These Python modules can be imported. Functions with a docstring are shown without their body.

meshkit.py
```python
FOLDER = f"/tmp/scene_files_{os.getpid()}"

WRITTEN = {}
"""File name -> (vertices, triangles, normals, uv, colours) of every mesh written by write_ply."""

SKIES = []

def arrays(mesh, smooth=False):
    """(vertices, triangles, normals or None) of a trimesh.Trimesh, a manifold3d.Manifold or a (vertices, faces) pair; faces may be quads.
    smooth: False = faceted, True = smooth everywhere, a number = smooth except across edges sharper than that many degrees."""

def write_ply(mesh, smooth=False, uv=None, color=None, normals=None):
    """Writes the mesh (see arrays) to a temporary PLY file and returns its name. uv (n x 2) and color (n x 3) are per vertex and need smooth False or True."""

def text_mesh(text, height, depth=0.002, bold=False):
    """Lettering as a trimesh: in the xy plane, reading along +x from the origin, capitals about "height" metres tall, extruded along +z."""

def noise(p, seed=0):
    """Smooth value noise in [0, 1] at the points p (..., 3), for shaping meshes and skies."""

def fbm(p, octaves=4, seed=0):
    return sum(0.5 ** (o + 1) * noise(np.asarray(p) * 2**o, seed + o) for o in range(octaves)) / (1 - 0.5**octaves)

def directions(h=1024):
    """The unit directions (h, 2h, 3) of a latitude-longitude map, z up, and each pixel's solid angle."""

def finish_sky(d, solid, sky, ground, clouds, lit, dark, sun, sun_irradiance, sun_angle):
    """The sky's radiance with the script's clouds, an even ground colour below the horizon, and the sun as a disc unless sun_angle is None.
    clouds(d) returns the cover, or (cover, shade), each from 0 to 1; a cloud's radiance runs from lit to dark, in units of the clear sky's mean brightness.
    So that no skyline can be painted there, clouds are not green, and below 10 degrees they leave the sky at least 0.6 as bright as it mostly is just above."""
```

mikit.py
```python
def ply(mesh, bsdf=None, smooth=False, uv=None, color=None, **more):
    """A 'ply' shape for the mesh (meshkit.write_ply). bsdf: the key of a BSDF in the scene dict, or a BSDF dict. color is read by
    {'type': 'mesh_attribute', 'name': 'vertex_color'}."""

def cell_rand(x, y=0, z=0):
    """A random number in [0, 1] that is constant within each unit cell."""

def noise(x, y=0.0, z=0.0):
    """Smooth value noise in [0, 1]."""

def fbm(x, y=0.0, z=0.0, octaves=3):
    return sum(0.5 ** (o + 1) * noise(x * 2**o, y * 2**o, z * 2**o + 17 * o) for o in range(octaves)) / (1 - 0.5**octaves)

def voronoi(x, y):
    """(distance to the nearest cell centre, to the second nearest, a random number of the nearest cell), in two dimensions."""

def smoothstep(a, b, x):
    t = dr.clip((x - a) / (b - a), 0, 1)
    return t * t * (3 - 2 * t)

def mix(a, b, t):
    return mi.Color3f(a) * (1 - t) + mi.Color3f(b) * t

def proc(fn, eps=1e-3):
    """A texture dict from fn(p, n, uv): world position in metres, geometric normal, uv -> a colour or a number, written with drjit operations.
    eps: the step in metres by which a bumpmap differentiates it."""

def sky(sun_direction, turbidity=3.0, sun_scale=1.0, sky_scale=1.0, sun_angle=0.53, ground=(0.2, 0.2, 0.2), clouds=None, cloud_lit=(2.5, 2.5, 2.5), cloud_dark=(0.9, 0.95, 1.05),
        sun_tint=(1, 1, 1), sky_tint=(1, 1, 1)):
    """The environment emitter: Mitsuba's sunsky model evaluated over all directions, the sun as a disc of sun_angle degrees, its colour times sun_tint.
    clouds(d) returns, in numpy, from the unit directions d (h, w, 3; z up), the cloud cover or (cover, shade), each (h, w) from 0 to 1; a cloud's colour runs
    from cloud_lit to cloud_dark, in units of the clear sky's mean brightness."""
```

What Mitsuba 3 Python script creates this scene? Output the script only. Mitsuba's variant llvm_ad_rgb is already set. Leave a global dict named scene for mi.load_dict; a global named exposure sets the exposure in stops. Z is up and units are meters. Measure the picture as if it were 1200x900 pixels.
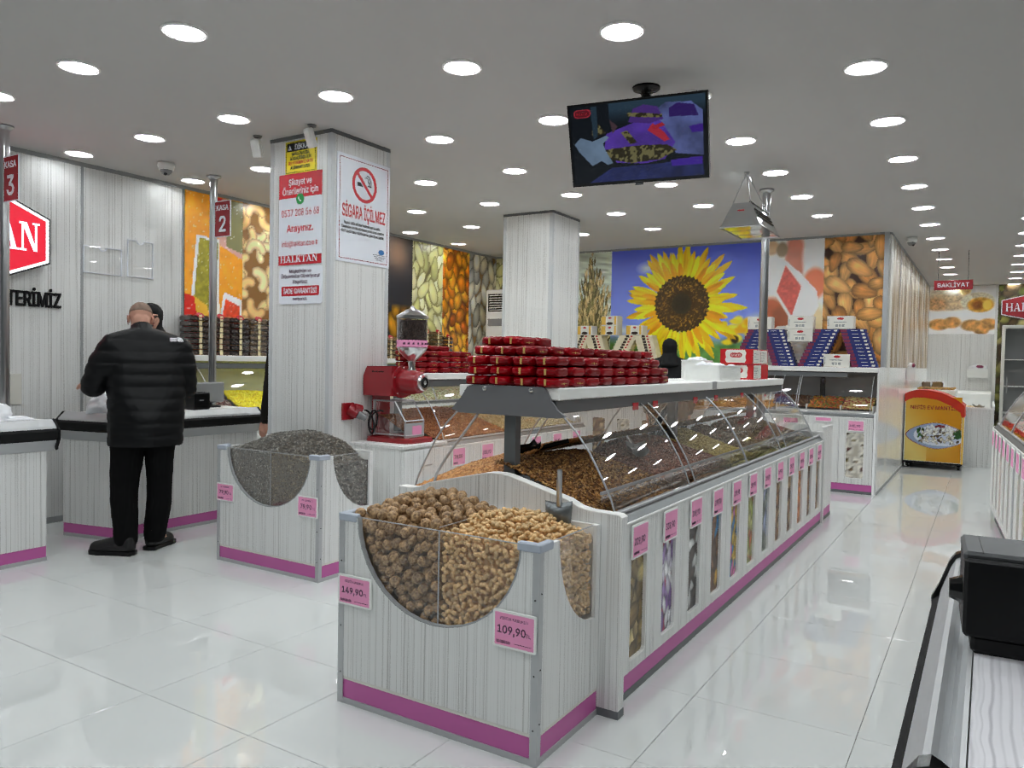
import math, random
import numpy as np, trimesh, drjit as dr, mitsuba as mi
import mikit, meshkit
import manifold3d as m3
from shapely.geometry import Polygon, box as sbox, Point
from shapely.ops import unary_union
from shapely import affinity

scene, labels = {}, {}
PI = math.pi
rng = np.random.default_rng(7)

# ------------------------------------------------------------------ camera, light, exposure
CAM_R = np.array([[0.5267501, -0.8498, 0.0193447], [-0.0156729, -0.0324639, -0.99935], [0.8498757, 0.5261046, -0.0304192]])
CAM_C = [-1.7846, -2.16282, 1.32926]
cam_m = np.eye(4)
cam_m[:3, 0], cam_m[:3, 1], cam_m[:3, 2], cam_m[:3, 3] = -CAM_R[0], -CAM_R[1], CAM_R[2], CAM_C
scene['camera'] = {'type': 'perspective', 'fov': math.degrees(2 * math.atan(600 / 902.306)), 'fov_axis': 'x',
                   'near_clip': 0.02, 'far_clip': 100.0, 'to_world': mi.ScalarTransform4f(cam_m)}
exposure = 0.50
LAMP = [28.4, 30.0, 30.4]        # radiance of every ceiling downlight
LAMP_R = 0.092

# ------------------------------------------------------------------ materials
def lin(c):
    c = np.asarray(c, float) / 255.0
    return np.where(c <= 0.04045, c / 12.92, ((c + 0.055) / 1.055) ** 2.4)
def rgb(c):
    return {'type': 'rgb', 'value': [float(x) for x in lin(c)]}
def mat(name, c, rough=0.5, metal=0.0, spec=0.5, **kw):
    scene[name] = {'type': 'twosided', 'b': {'type': 'principled', 'base_color': c if isinstance(c, dict) else rgb(c), 'roughness': rough, 'metallic': metal, 'specular': spec, **kw}}
def diff(name, c):
    scene[name] = {'type': 'twosided', 'b': {'type': 'diffuse', 'reflectance': c if isinstance(c, dict) else rgb(c)}}
VC = {'type': 'mesh_attribute', 'name': 'vertex_color'}

def f_stripe(p, n, uv):
    h = dr.select(dr.abs(n.x) > 0.5, p.y, dr.select(dr.abs(n.z) > 0.7, p.y, p.x))
    z = dr.select(dr.abs(n.z) > 0.7, p.x, p.z)
    a = mikit.noise(h * 420.0, z * 1.3, 3.0)
    b = mikit.noise(h * 190.0, z * 0.9, 8.0)
    c = mikit.noise(h * 60.0, z * 0.5, 1.0)
    t = mikit.smoothstep(0.46, 0.98, 0.48 * a + 0.40 * b + 0.12 * c)
    return mikit.mix(mi.Color3f(0.72, 0.725, 0.715), mi.Color3f(0.41, 0.405, 0.39), t)
def f_desk(p, n, uv):
    w = 0.012 * mikit.noise(p.x * 6.0, p.y * 8.0) + 0.004 * mikit.noise(p.x * 22.0, p.y * 30.0, 5.0)
    a = mikit.noise((p.y + w) * 190.0, p.x * 1.6, 4.0)
    b = mikit.noise((p.y + w) * 340.0, p.x * 4.0, 2.0)
    t = mikit.smoothstep(0.4, 0.9, 0.62 * a + 0.38 * b)
    return mikit.mix(mi.Color3f(0.64, 0.63, 0.66), mi.Color3f(0.40, 0.39, 0.42), t)
mat('m_stripe', mikit.proc(f_stripe), 0.42, 0, 0.4)
mat('m_stripe_gloss', mikit.proc(f_stripe), 0.12, 0, 0.5)
mat('m_desk', mikit.proc(f_desk), 0.35, 0, 0.4)
scene['m_tile'] = {'type': 'plastic', 'diffuse_reflectance': {'type': 'rgb', 'value': [0.87, 0.88, 0.876]}, 'int_ior': 1.72, 'nonlinear': True}
diff('m_grout', (95, 92, 90))
diff('m_ceiling', (201, 200, 198))
mat('m_white', (232, 233, 230), 0.35)
mat('m_white_gloss', (236, 237, 238), 0.15)
mat('m_offwhite', (214, 212, 204), 0.5)
mat('m_alu', (186, 188, 190), 0.42, 0.55)
mat('m_alu_dark', (120, 124, 126), 0.4, 0.8)
mat('m_grey', (128, 130, 131), 0.45)
mat('m_greytrim', (150, 153, 154), 0.5)
mat('m_capblue', (168, 176, 188), 0.4)
mat('m_chrome', (225, 226, 226), 0.07, 1.0)
mat('m_steel', (190, 192, 194), 0.22, 1.0)
mat('m_black', (8, 9, 10), 0.4, 0, 0.25)
mat('m_cream', (226, 210, 166), 0.45)
mat('m_trimlight', (196, 199, 201), 0.45)
mat('m_black_matte', (16, 17, 18), 0.75, 0, 0.25)
mat('m_black_gloss', (9, 10, 11), 0.12)
mat('m_darkgrey', (62, 64, 66), 0.5)
mat('m_pink', (188, 92, 158), 0.35)
mat('m_tag', (230, 150, 190), 0.5)
mat('m_tagink', (70, 35, 62), 0.6)
mat('m_ink', (28, 26, 30), 0.6)
mat('m_signred', (178, 28, 40), 0.4)
mat('m_deepred', (140, 18, 30), 0.35)
mat('m_signyellow', (236, 214, 30), 0.45)
mat('m_signwhite', (226, 230, 238), 0.4)
mat('m_green', (30, 130, 60), 0.5)
mat('m_blue', (40, 100, 160), 0.5)
mat('m_foil', (146, 4, 18), 0.16, 0.0, 0.3)
mat('m_foil2', (124, 4, 14), 0.2, 0.0, 0.3)
mat('m_gold', (214, 182, 110), 0.35, 0.5)
mat('m_redpaint', (138, 14, 26), 0.25, 0.0, 0.6, clearcoat=0.6, clearcoat_gloss=0.9)
mat('m_redlid', (196, 40, 14), 0.2, 0, 0.5, clearcoat=0.5, clearcoat_gloss=0.9)
mat('m_jacket', (7, 8, 10), 0.5, 0, 0.22)
mat('m_trouser', (9, 9, 10), 0.9, 0, 0.15)
mat('m_shoe', (15, 15, 16), 0.5)
mat('m_olive', (30, 29, 27), 0.9, 0, 0.15)
mat('m_skin', (196, 148, 128), 0.55, 0, 0.35)
mat('m_hood', (106, 107, 110), 0.25, 0.0, 0.5)
mat('m_tissue', (238, 240, 244), 0.8, 0, 0.1)
diff('m_vc', VC)
mat('m_vcs', VC, 0.5, 0, 0.4)
mat('m_print', VC, 0.3, 0, 0.4)
mat('m_mirror', (200, 204, 206), 0.05, 1.0)
scene['m_glass'] = {'type': 'thindielectric', 'int_ior': 1.5}
scene['m_screen'] = {'type': 'twosided', 'b': {'type': 'principled', 'base_color': rgb((6, 7, 9)), 'roughness': 0.12, 'specular': 0.4}}

# ------------------------------------------------------------------ names
_used = set()
def uname(k):
    if k not in _used:
        _used.add(k); return k
    i = 1
    while f'{k}_{i:03d}' in _used: i += 1
    k = f'{k}_{i:03d}'; _used.add(k); return k
_memo = {}
def put(key, mesh, m, smooth=False, color=None, tw=None, **more):
    mk = (id(mesh), m, smooth)
    if mk not in _memo:
        _memo[mk] = (mikit.ply(mesh, m, smooth=smooth, color=color), mesh)
    d = dict(_memo[mk][0])
    if tw is not None: d['to_world'] = mi.ScalarTransform4f(tw)
    d.update(more)
    scene[key] = d
    return key
def T(name, label, cat=None, group=None, kind=None):
    k = uname(name); d = {'label': label}
    if cat: d['category'] = cat
    if group: d['group'] = group
    if kind: d['kind'] = kind
    labels[k] = d
    return k
def P(parent, name, mesh, m, smooth=False, label=None, kind=None, **kw):
    k = uname(parent + '__' + name)
    put(k, mesh, m, smooth, **kw)
    if label or kind:
        labels[k] = {a: b for a, b in (('label', label), ('kind', kind)) if b}
    return k
def S(name, mesh, m, label, cat=None, group=None, kind=None, smooth=False, **kw):
    k = T(name, label, cat, group, kind)
    put(k, mesh, m, smooth, **kw)
    return k

# ------------------------------------------------------------------ mesh helpers
def cat(*ms):
    ms = [m for m in ms if m is not None]
    return trimesh.util.concatenate(ms) if len(ms) > 1 else ms[0]
_bx = {}
def box(x0, x1, y0, y1, z0, z1, c=0.0):
    x0, x1, y0, y1, z0, z1 = min(x0, x1), max(x0, x1), min(y0, y1), max(y0, y1), min(z0, z1), max(z0, z1)
    if c <= 0:
        m = trimesh.creation.box(extents=[x1 - x0, y1 - y0, z1 - z0])
        m.apply_translation([(x0 + x1) / 2, (y0 + y1) / 2, (z0 + z1) / 2]); return m
    hx, hy, hz = (x1 - x0) / 2, (y1 - y0) / 2, (z1 - z0) / 2
    c = min(c, 0.45 * min(2 * hx, 2 * hy, 2 * hz))
    pts = []
    for a in (-1, 1):
        for b in (-1, 1):
            for d in (-1, 1):
                pts += [[a * (hx - c), b * (hy - c), d * hz], [a * (hx - c), b * hy, d * (hz - c)], [a * hx, b * (hy - c), d * (hz - c)]]
    m = trimesh.convex.convex_hull(np.array(pts)); m.apply_translation([(x0 + x1) / 2, (y0 + y1) / 2, (z0 + z1) / 2])
    return trimesh.Trimesh(m.vertices, m.faces, process=False)
def tf(m, M4):
    m = m.copy(); m.apply_transform(M4); return m
def frame(o, u, v, n=None):
    """4x4 that takes local x,y,z to u,v,n at o."""
    u, v = np.asarray(u, float), np.asarray(v, float)
    n = np.cross(u, v) if n is None else np.asarray(n, float)
    A = np.eye(4); A[:3, 0], A[:3, 1], A[:3, 2], A[:3, 3] = u, v, n, o
    return A
def fix(m):
    if m.volume < 0: m.invert()
    return m
def extr(poly, h, M4=None):
    geoms = getattr(poly, 'geoms', [poly])
    m = cat(*[trimesh.creation.extrude_polygon(g, h, engine='earcut') for g in geoms if g.area > 1e-9])
    if M4 is not None:
        m.apply_transform(M4)
        if np.linalg.det(M4[:3, :3]) < 0 and m.volume < 0: m.invert()
    return m
def rrect(w, h, r, cx=0, cy=0):
    return sbox(cx - w / 2 + r, cy - h / 2 + r, cx + w / 2 - r, cy + h / 2 - r).buffer(r, quad_segs=4)
def tube(pts, r, n=8, caps=True):
    pts = np.asarray(pts, float); k = len(pts)
    r = np.broadcast_to(np.asarray(r, float), (k,))
    t = np.gradient(pts, axis=0); t /= np.linalg.norm(t, axis=1, keepdims=True) + 1e-12
    ref = np.array([0, 0, 1.0]) if abs(t[0, 2]) < 0.9 else np.array([1.0, 0, 0])
    u = np.cross(t[0], ref); u /= np.linalg.norm(u)
    V = []
    for i in range(k):
        u = u - t[i] * (u @ t[i]); u /= np.linalg.norm(u) + 1e-12
        w = np.cross(t[i], u)
        for a in range(n):
            V.append(pts[i] + r[i] * (math.cos(2 * PI * a / n) * u + math.sin(2 * PI * a / n) * w))
    F = []
    for i in range(k - 1):
        for a in range(n):
            b = (a + 1) % n
            F += [[i * n + a, i * n + b, (i + 1) * n + b], [i * n + a, (i + 1) * n + b, (i + 1) * n + a]]
    if caps:
        V += [pts[0], pts[-1]]
        for a in range(n):
            b = (a + 1) % n
            F += [[k * n, b, a], [k * n + 1, (k - 1) * n + a, (k - 1) * n + b]]
    return trimesh.Trimesh(np.array(V), np.array(F), process=False)
def cyl(p0, p1, r, n=16): return tube([p0, p1], r, n)
def lathe(prof, n=24, o=(0, 0, 0)):
    """profile of (r, z), turned about z."""
    prof = np.asarray(prof, float); k = len(prof)
    a = np.arange(n) * 2 * PI / n
    V = np.stack([np.outer(np.cos(a), prof[:, 0]), np.outer(np.sin(a), prof[:, 0]), np.tile(prof[:, 1], (n, 1))], -1).reshape(-1, 3)
    F = []
    for i in range(n):
        j = (i + 1) % n
        for q in range(k - 1):
            F += [[i * k + q, j * k + q, j * k + q + 1], [i * k + q, j * k + q + 1, i * k + q + 1]]
    m = trimesh.Trimesh(V + np.asarray(o), np.array(F), process=False); m.merge_vertices(); m.update_faces(m.nondegenerate_faces())
    return m
def sphere(c, r, sub=2):
    m = trimesh.creation.icosphere(subdivisions=sub, radius=1.0)
    m.vertices = m.vertices * np.asarray(r) + np.asarray(c); return m
_txt = {}
def text(s, h, o, u, v, w=None, depth=0.0012, bold=False, align='c', sx=1.0):
    """lettering centred (align c) or starting (align l) at o, capitals h tall, at most w wide."""
    k = (s, bold)
    if k not in _txt:
        t = meshkit.text_mesh(s, 1.0, 1.0, bold); b = t.bounds; t.apply_translation([-(b[0, 0]), 0, 0]); _txt[k] = (t.vertices.copy(), t.faces.copy(), b[1, 0] - b[0, 0])
    V, F, L = _txt[k]
    f = h * sx
    if w is not None: f = min(f, w / L) if align != 'fit' else w / L
    Q = V * [f, h, depth]
    if align != 'l': Q = Q - [L * f / 2, 0, 0]
    return trimesh.Trimesh(Q @ np.array([u, v, np.cross(u, v)], float) + np.asarray(o, float), F, process=False)
def grid_sheet(w, h, nu, nv, M4, fn):
    """flat sheet w x h, with colours fn(U, V) in sRGB 0..255; local x, y from 0. returns mesh, linear colours"""
    U, V = np.meshgrid(np.linspace(0, w, nu), np.linspace(0, h, nv))
    C = lin(np.clip(fn(U, V), 0, 255)).reshape(-1, 3)
    pts = np.stack([U, V, U * 0], -1).reshape(-1, 3) @ M4[:3, :3].T + M4[:3, 3]
    i = np.arange((nu - 1) * (nv - 1)); r, c = i // (nu - 1), i % (nu - 1)
    a = r * nu + c
    F = np.vstack([np.stack([a, a + 1, a + nu + 1], 1), np.stack([a, a + nu + 1, a + nu], 1)])
    return trimesh.Trimesh(pts, F, process=False), C
def rotm(yaw=0, pitch=0, roll=0):
    return trimesh.transformations.euler_matrix(roll, pitch, yaw, 'sxyz')
def place(x, y, z, yaw=0.0, s=1.0):
    A = rotm(yaw); A[:3, :3] *= s; A[:3, 3] = (x, y, z); return A
X, Y, Z = np.eye(3)
CEIL = 2.83

# ================================================================== structure
def structure(key, label):
    labels[uname(key)] = {'label': label, 'kind': 'structure'}
    return key
# ---- floor: grout bed and one polished tile per 0.6 m
fl = structure('floor', 'glossy white square floor tiles with thin dark joints')
put(fl, box(-4.6, 15.2, -4.3, 4.3, -0.06, -0.003), 'm_grout')
tile_m = box(-0.299, 0.299, -0.299, 0.299, -0.012, 0.0, 0.0008)
far = []
for i in range(-8, 26):
    for j in range(-7, 8):
        cx, cy = i * 0.6 + 0.3, j * 0.6 + 0.3
        if cx > 7.6 and cy > -0.9: continue
        if -1.4 < cx < 10.2 and (cx + 1.785) * 0.526 - abs((cy + 2.163)) * 0.0 > -9 and -3.1 < cy < 4.1 and (cx > 0.2 or cy > -1.5):
            P(fl, 'tile', tile_m, 'm_tile', tw=place(cx, cy, 0))
        else:
            far.append(tf(tile_m, place(cx, cy, 0)))
P(fl, 'distant_tiles', cat(*far), 'm_tile', kind='stuff')
# ---- ceiling
ce = structure('ceiling', 'flat matte white plasterboard ceiling')
put(ce, box(-4.6, 15.2, -4.3, 4.3, CEIL, CEIL + 0.1), 'm_ceiling')

# ---- printed photo panels ------------------------------------------------
def fb(U, V, f, seed=0, o=3):
    return meshkit.fbm(np.stack([U * f, V * f, U * 0 + 3.3], -1), o, seed)
def nz(U, V, fu, fv, seed=0):
    return meshkit.noise(np.stack([U * fu, V * fv, U * 0 + 1.7], -1), seed)
class Cv:
    def __init__(s, U, V, c):
        s.U, s.V = U, V; s.C = np.zeros(U.shape + (3,)) + np.asarray(c, float)
    def put(s, m, c): s.C[m] = np.broadcast_to(np.asarray(c, float), s.C.shape)[m] if np.ndim(c) == 1 else c[m]
    def blend(s, w, c): w = np.clip(w, 0, 1)[..., None]; s.C[:] = s.C * (1 - w) + np.asarray(c, float) * w
    def oval(s, cx, cy, a, b, rot, c, dark=0.45, lines=0, hl=0.15, seed=0, ring=None, egg=0.0):
        cr, sr = math.cos(rot), math.sin(rot)
        dx, dy = s.U - cx, s.V - cy
        x, y = (dx * cr + dy * sr) / a, (-dx * sr + dy * cr) / (b * (1 - egg * (dx * cr + dy * sr) / a))
        d = x * x + y * y; m = d < 1
        if not m.any(): return
        sh = 1 - dark * d[m] ** 1.5 + hl * np.exp(-((dx[m] + 0.25 * a) ** 2 + (dy[m] - 0.3 * b) ** 2) / (0.12 * a * b))
        if lines: sh *= 0.86 + 0.28 * nz(x[m] * 2 + seed, y[m], 1.0, lines, seed)
        col = np.asarray(c, float)[None] * sh[:, None]
        if ring is not None:
            r_ = (d[m] > 0.72)[:, None]; col = np.where(r_, np.asarray(ring, float)[None] * sh[:, None], col)
        s.C[m] = col
    def poly(s, pts, c, soft=0.0):
        pts = np.asarray(pts, float); ins = np.zeros(s.U.shape, bool); j = len(pts) - 1
        for i in range(len(pts)):
            (xi, yi), (xj, yj) = pts[i], pts[j]
            with np.errstate(divide='ignore', invalid='ignore'):
                ins ^= ((yi > s.V) != (yj > s.V)) & (s.U < (xj - xi) * (s.V - yi) / (yj - yi + 1e-12) + xi)
            j = i
        s.put(ins, c); return ins
def spots(w, h, d, seed, n=4000):
    g = np.random.default_rng(seed); out = []
    for _ in range(n):
        p = g.uniform([-0.05 * w, -0.05 * h], [1.05 * w, 1.05 * h])
        if all((p[0] - q[0]) ** 2 + (p[1] - q[1]) ** 2 > d * d for q in out): out.append(p)
    return out
def nuts(bg, a, b, cols, d, seed, lines=0, ring=None, dark=0.45, egg=0.0, spread=PI, base=0.0, hl=0.15, passes=1):
    def fn(U, V):
        w, h = U.max(), V.max(); g = np.random.default_rng(seed); c = Cv(U, V, bg)
        c.C *= (0.7 + 0.6 * fb(U, V, 4 / a * 0.05, seed))[..., None]
        for k in range(passes):
            for p in spots(w, h, d, seed + k):
                f = g.uniform(0.85, 1.2); col = np.array(cols[g.integers(len(cols))]) * g.uniform(0.85, 1.08)
                c.oval(p[0], p[1], a * f, b * f * g.uniform(0.9, 1.1), base + g.uniform(-spread, spread), col, dark, lines, hl, int(g.integers(99)), ring, egg)
        return c.C
    return fn
ALMOND = nuts((52, 26, 10), 0.138, 0.074, [(208, 148, 80), (194, 130, 66), (218, 162, 96)], 0.132, 5, lines=9, egg=0.28, dark=0.40, spread=1.1, base=-0.8)
CASHEW_BG = (120, 82, 40)
def CASHEW(U, V):
    c = Cv(U, V, CASHEW_BG); g = np.random.default_rng(3)
    for p in spots(U.max(), V.max(), 0.13, 8):
        r, t0, f = 0.085, g.uniform(0, 2 * PI), g.uniform(0.85, 1.1)
        col = np.array([(226, 186, 128), (214, 168, 108), (232, 200, 148)][g.integers(3)])
        dx, dy = U - p[0], V - p[1]; th = np.mod(np.arctan2(dy, dx) - t0 + PI, 2 * PI) - PI; tc = np.clip(th, -1.25, 1.25)
        d = np.hypot(dx - r * np.cos(tc + t0), dy - r * np.sin(tc + t0)) / (0.056 * f * (1 - 0.12 * np.abs(tc)))
        m = d < 1; c.C[m] = col[None] * (1 - 0.42 * d[m] ** 2.2 + 0.10 * fb(U, V, 30, 5)[m] + 0.05 * np.exp(-(d[m] - 0.3) ** 2 / 0.05))[:, None]
    return c.C
PUMPKIN = nuts((92, 84, 50), 0.17, 0.072, [(206, 202, 142), (190, 188, 120), (222, 218, 170)], 0.125, 12, ring=(168, 160, 92), dark=0.28, egg=0.3, spread=0.9, base=PI / 2)
RAISIN = nuts((96, 44, 8), 0.115, 0.078, [(204, 128, 22), (186, 104, 18), (222, 150, 40), (160, 78, 14)], 0.115, 4, lines=4, dark=0.5, spread=0.8, base=PI / 2, hl=0.35)
PISTA = nuts((120, 92, 52), 0.16, 0.08, [(206, 198, 176), (186, 182, 166), (222, 214, 196), (160, 160, 156)], 0.14, 9, dark=0.5, egg=0.25, spread=0.6, base=1.3)
DARKFIG = nuts((30, 30, 34), 0.15, 0.075, [(190, 130, 24), (150, 96, 18), (206, 150, 40)], 0.15, 15, lines=5, dark=0.6, spread=0.5, base=1.4)
def DARKMIX(U, V):
    C = DARKFIG(U, V); top = np.clip((V - 0.72) / 0.08, 0, 1)[..., None]
    g = np.array((34, 34, 38.0)) + np.array((70, 44, 22.0)) * np.exp(-((U - 1.1) ** 2 + (V - 1.4) ** 2) / 0.05)[..., None]
    return C * (1 - top) + g * top
def LOKUM1(U, V):
    c = Cv(U, V, (214, 138, 30)); n = fb(U, V, 14, 3)
    c.C *= (0.85 + 0.3 * n)[..., None]
    c.poly([(0.30, 1.6), (0.36, 1.16), (0.62, 1.05), (0.64, 1.6)], (196, 150, 140)); c.poly([(0.26, 1.6), (0.30, 1.34), (0.40, 1.6)], (190, 30, 34))
    c.poly([(0.44, 1.6), (0.44, 1.15), (0.64, 1.10), (0.64, 1.6)], (112, 108, 70))
    c.poly([(0.06, 0.55), (0.12, 1.22), (0.36, 1.20), (0.36, 0.52)], (226, 224, 214))
    m = c.poly([(0.09, 0.56), (0.15, 1.20), (0.35, 1.17), (0.34, 0.53)], (134, 126, 34)); c.C[m] *= (0.75 + 0.5 * fb(U, V, 40, 7))[m][:, None]
    m = c.poly([(-0.01, 0.22), (-0.01, 0.68), (0.10, 0.66), (0.20, 0.22)], (188, 34, 22)); c.C[m] *= (0.85 + 0.3 * n)[m][:, None]
    c.poly([(0.10, 0.66), (0.24, 0.58), (0.30, 0.22), (0.18, 0.22)], (206, 160, 46))
    m = c.poly([(0.34, 0.30), (0.42, 0.72), (0.62, 0.66), (0.64, 0.24)], (236, 226, 216))
    m = c.poly([(0.37, 0.34), (0.44, 0.66), (0.60, 0.60), (0.60, 0.34)], (196, 62, 32)); c.C[m] *= (0.7 + 0.6 * fb(U, V, 30, 9))[m][:, None]
    c.poly([(0.30, 0.40), (0.34, 0.62), (0.38, 0.60), (0.36, 0.36)], (226, 214, 204))
    sug = (fb(U, V, 55, 21) > 0.70); c.C[sug] = c.C[sug] * 0.5 + 118
    return c.C
def LOKUM2(U, V):
    c = Cv(U, V, (218, 216, 210)); w, h = U.max(), V.max(); x, y = U / w, V / h; Q = lambda p: np.array(p) * (w, h)
    def ell(cx, cy, a, b, col, s=0.35): c.blend((1.15 - np.hypot((x - cx) / a, (y - cy) / b)) / s, col)
    ell(.12, .78, .30, .26, (226, 226, 224)); ell(.10, .95, .16, .06, (206, 176, 140)); ell(.52, .86, .17, .20, (196, 124, 104)); ell(.30, .93, .10, .06, (150, 130, 104)); ell(.86, .86, .22, .16, (224, 222, 220))
    ell(.86, .66, .20, .12, (214, 118, 84)); ell(.14, .42, .26, .14, (170, 92, 62)); ell(.36, .40, .22, .10, (150, 84, 58)); ell(.74, .36, .16, .12, (206, 146, 96)); ell(.92, .25, .16, .24, (212, 194, 152))
    c.poly(Q([(.38, .84), (.62, .74), (.90, .60), (.93, .48), (.82, .38), (.64, .30), (.50, .38), (.34, .52)]), (236, 234, 232))
    m = c.poly(Q([(.36, .82), (.64, .64), (.50, .42), (.44, .42), (.20, .60)]), (196, 92, 82)); c.C[m] *= (0.84 + 0.32 * fb(U, V, 34, 4))[m][:, None]
    for a, b in (((.36, .83), (.65, .65)), ((.20, .60), (.46, .41)), ((.20, .60), (.36, .83))):
        t = np.clip(((x - a[0]) * (b[0] - a[0]) + (y - a[1]) * (b[1] - a[1])) / ((b[0] - a[0]) ** 2 + (b[1] - a[1]) ** 2), 0, 1); d = np.hypot(x - a[0] - t * (b[0] - a[0]), (y - a[1] - t * (b[1] - a[1])) * 1.4)
        c.blend((0.030 - d) / 0.018, (232, 220, 214))
    m = c.poly(Q([(.02, .12), (.10, .26), (.26, .33), (.52, .34), (.74, .26), (.84, .12), (.8, -.1), (0, -.1)]), (226, 218, 204)); c.C[m] *= (0.84 + 0.3 * nz(U, V, 24, 64, 4))[m][:, None]
    return c.C * (0.94 + 0.12 * fb(U, V, 9, 2))[..., None]
def WHEAT(U, V):
    w, h = U.max(), V.max(); c = Cv(U, V, (196, 206, 192))
    c.C *= (0.68 + 0.5 * nz(U, V + 0.12 * U, 7, 38, 3))[..., None]
    g = np.random.default_rng(4)
    for _ in range(1100):
        t = g.uniform(-1, 1); L = (1.12 - 0.45 * abs(t)) * g.uniform(0.35, 1.0)
        x0 = w * (0.5 + 0.06 * t); x1 = w * (0.5 + 0.52 * t + g.uniform(-.05, .05)); y1 = h * 1.02 * L; ang = math.atan2(y1, x1 - x0)
        col = np.array([(190, 164, 108), (160, 142, 90), (214, 194, 142), (92, 84, 46), (122, 116, 66)][g.integers(5)])
        c.oval((x0 + x1) / 2 + (x1 - x0) * g.uniform(-.1, .4), y1 * g.uniform(0.35, 0.95), 0.062, 0.011, ang, col, 0.35, 0, 0.2)
    return c.C
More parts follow.
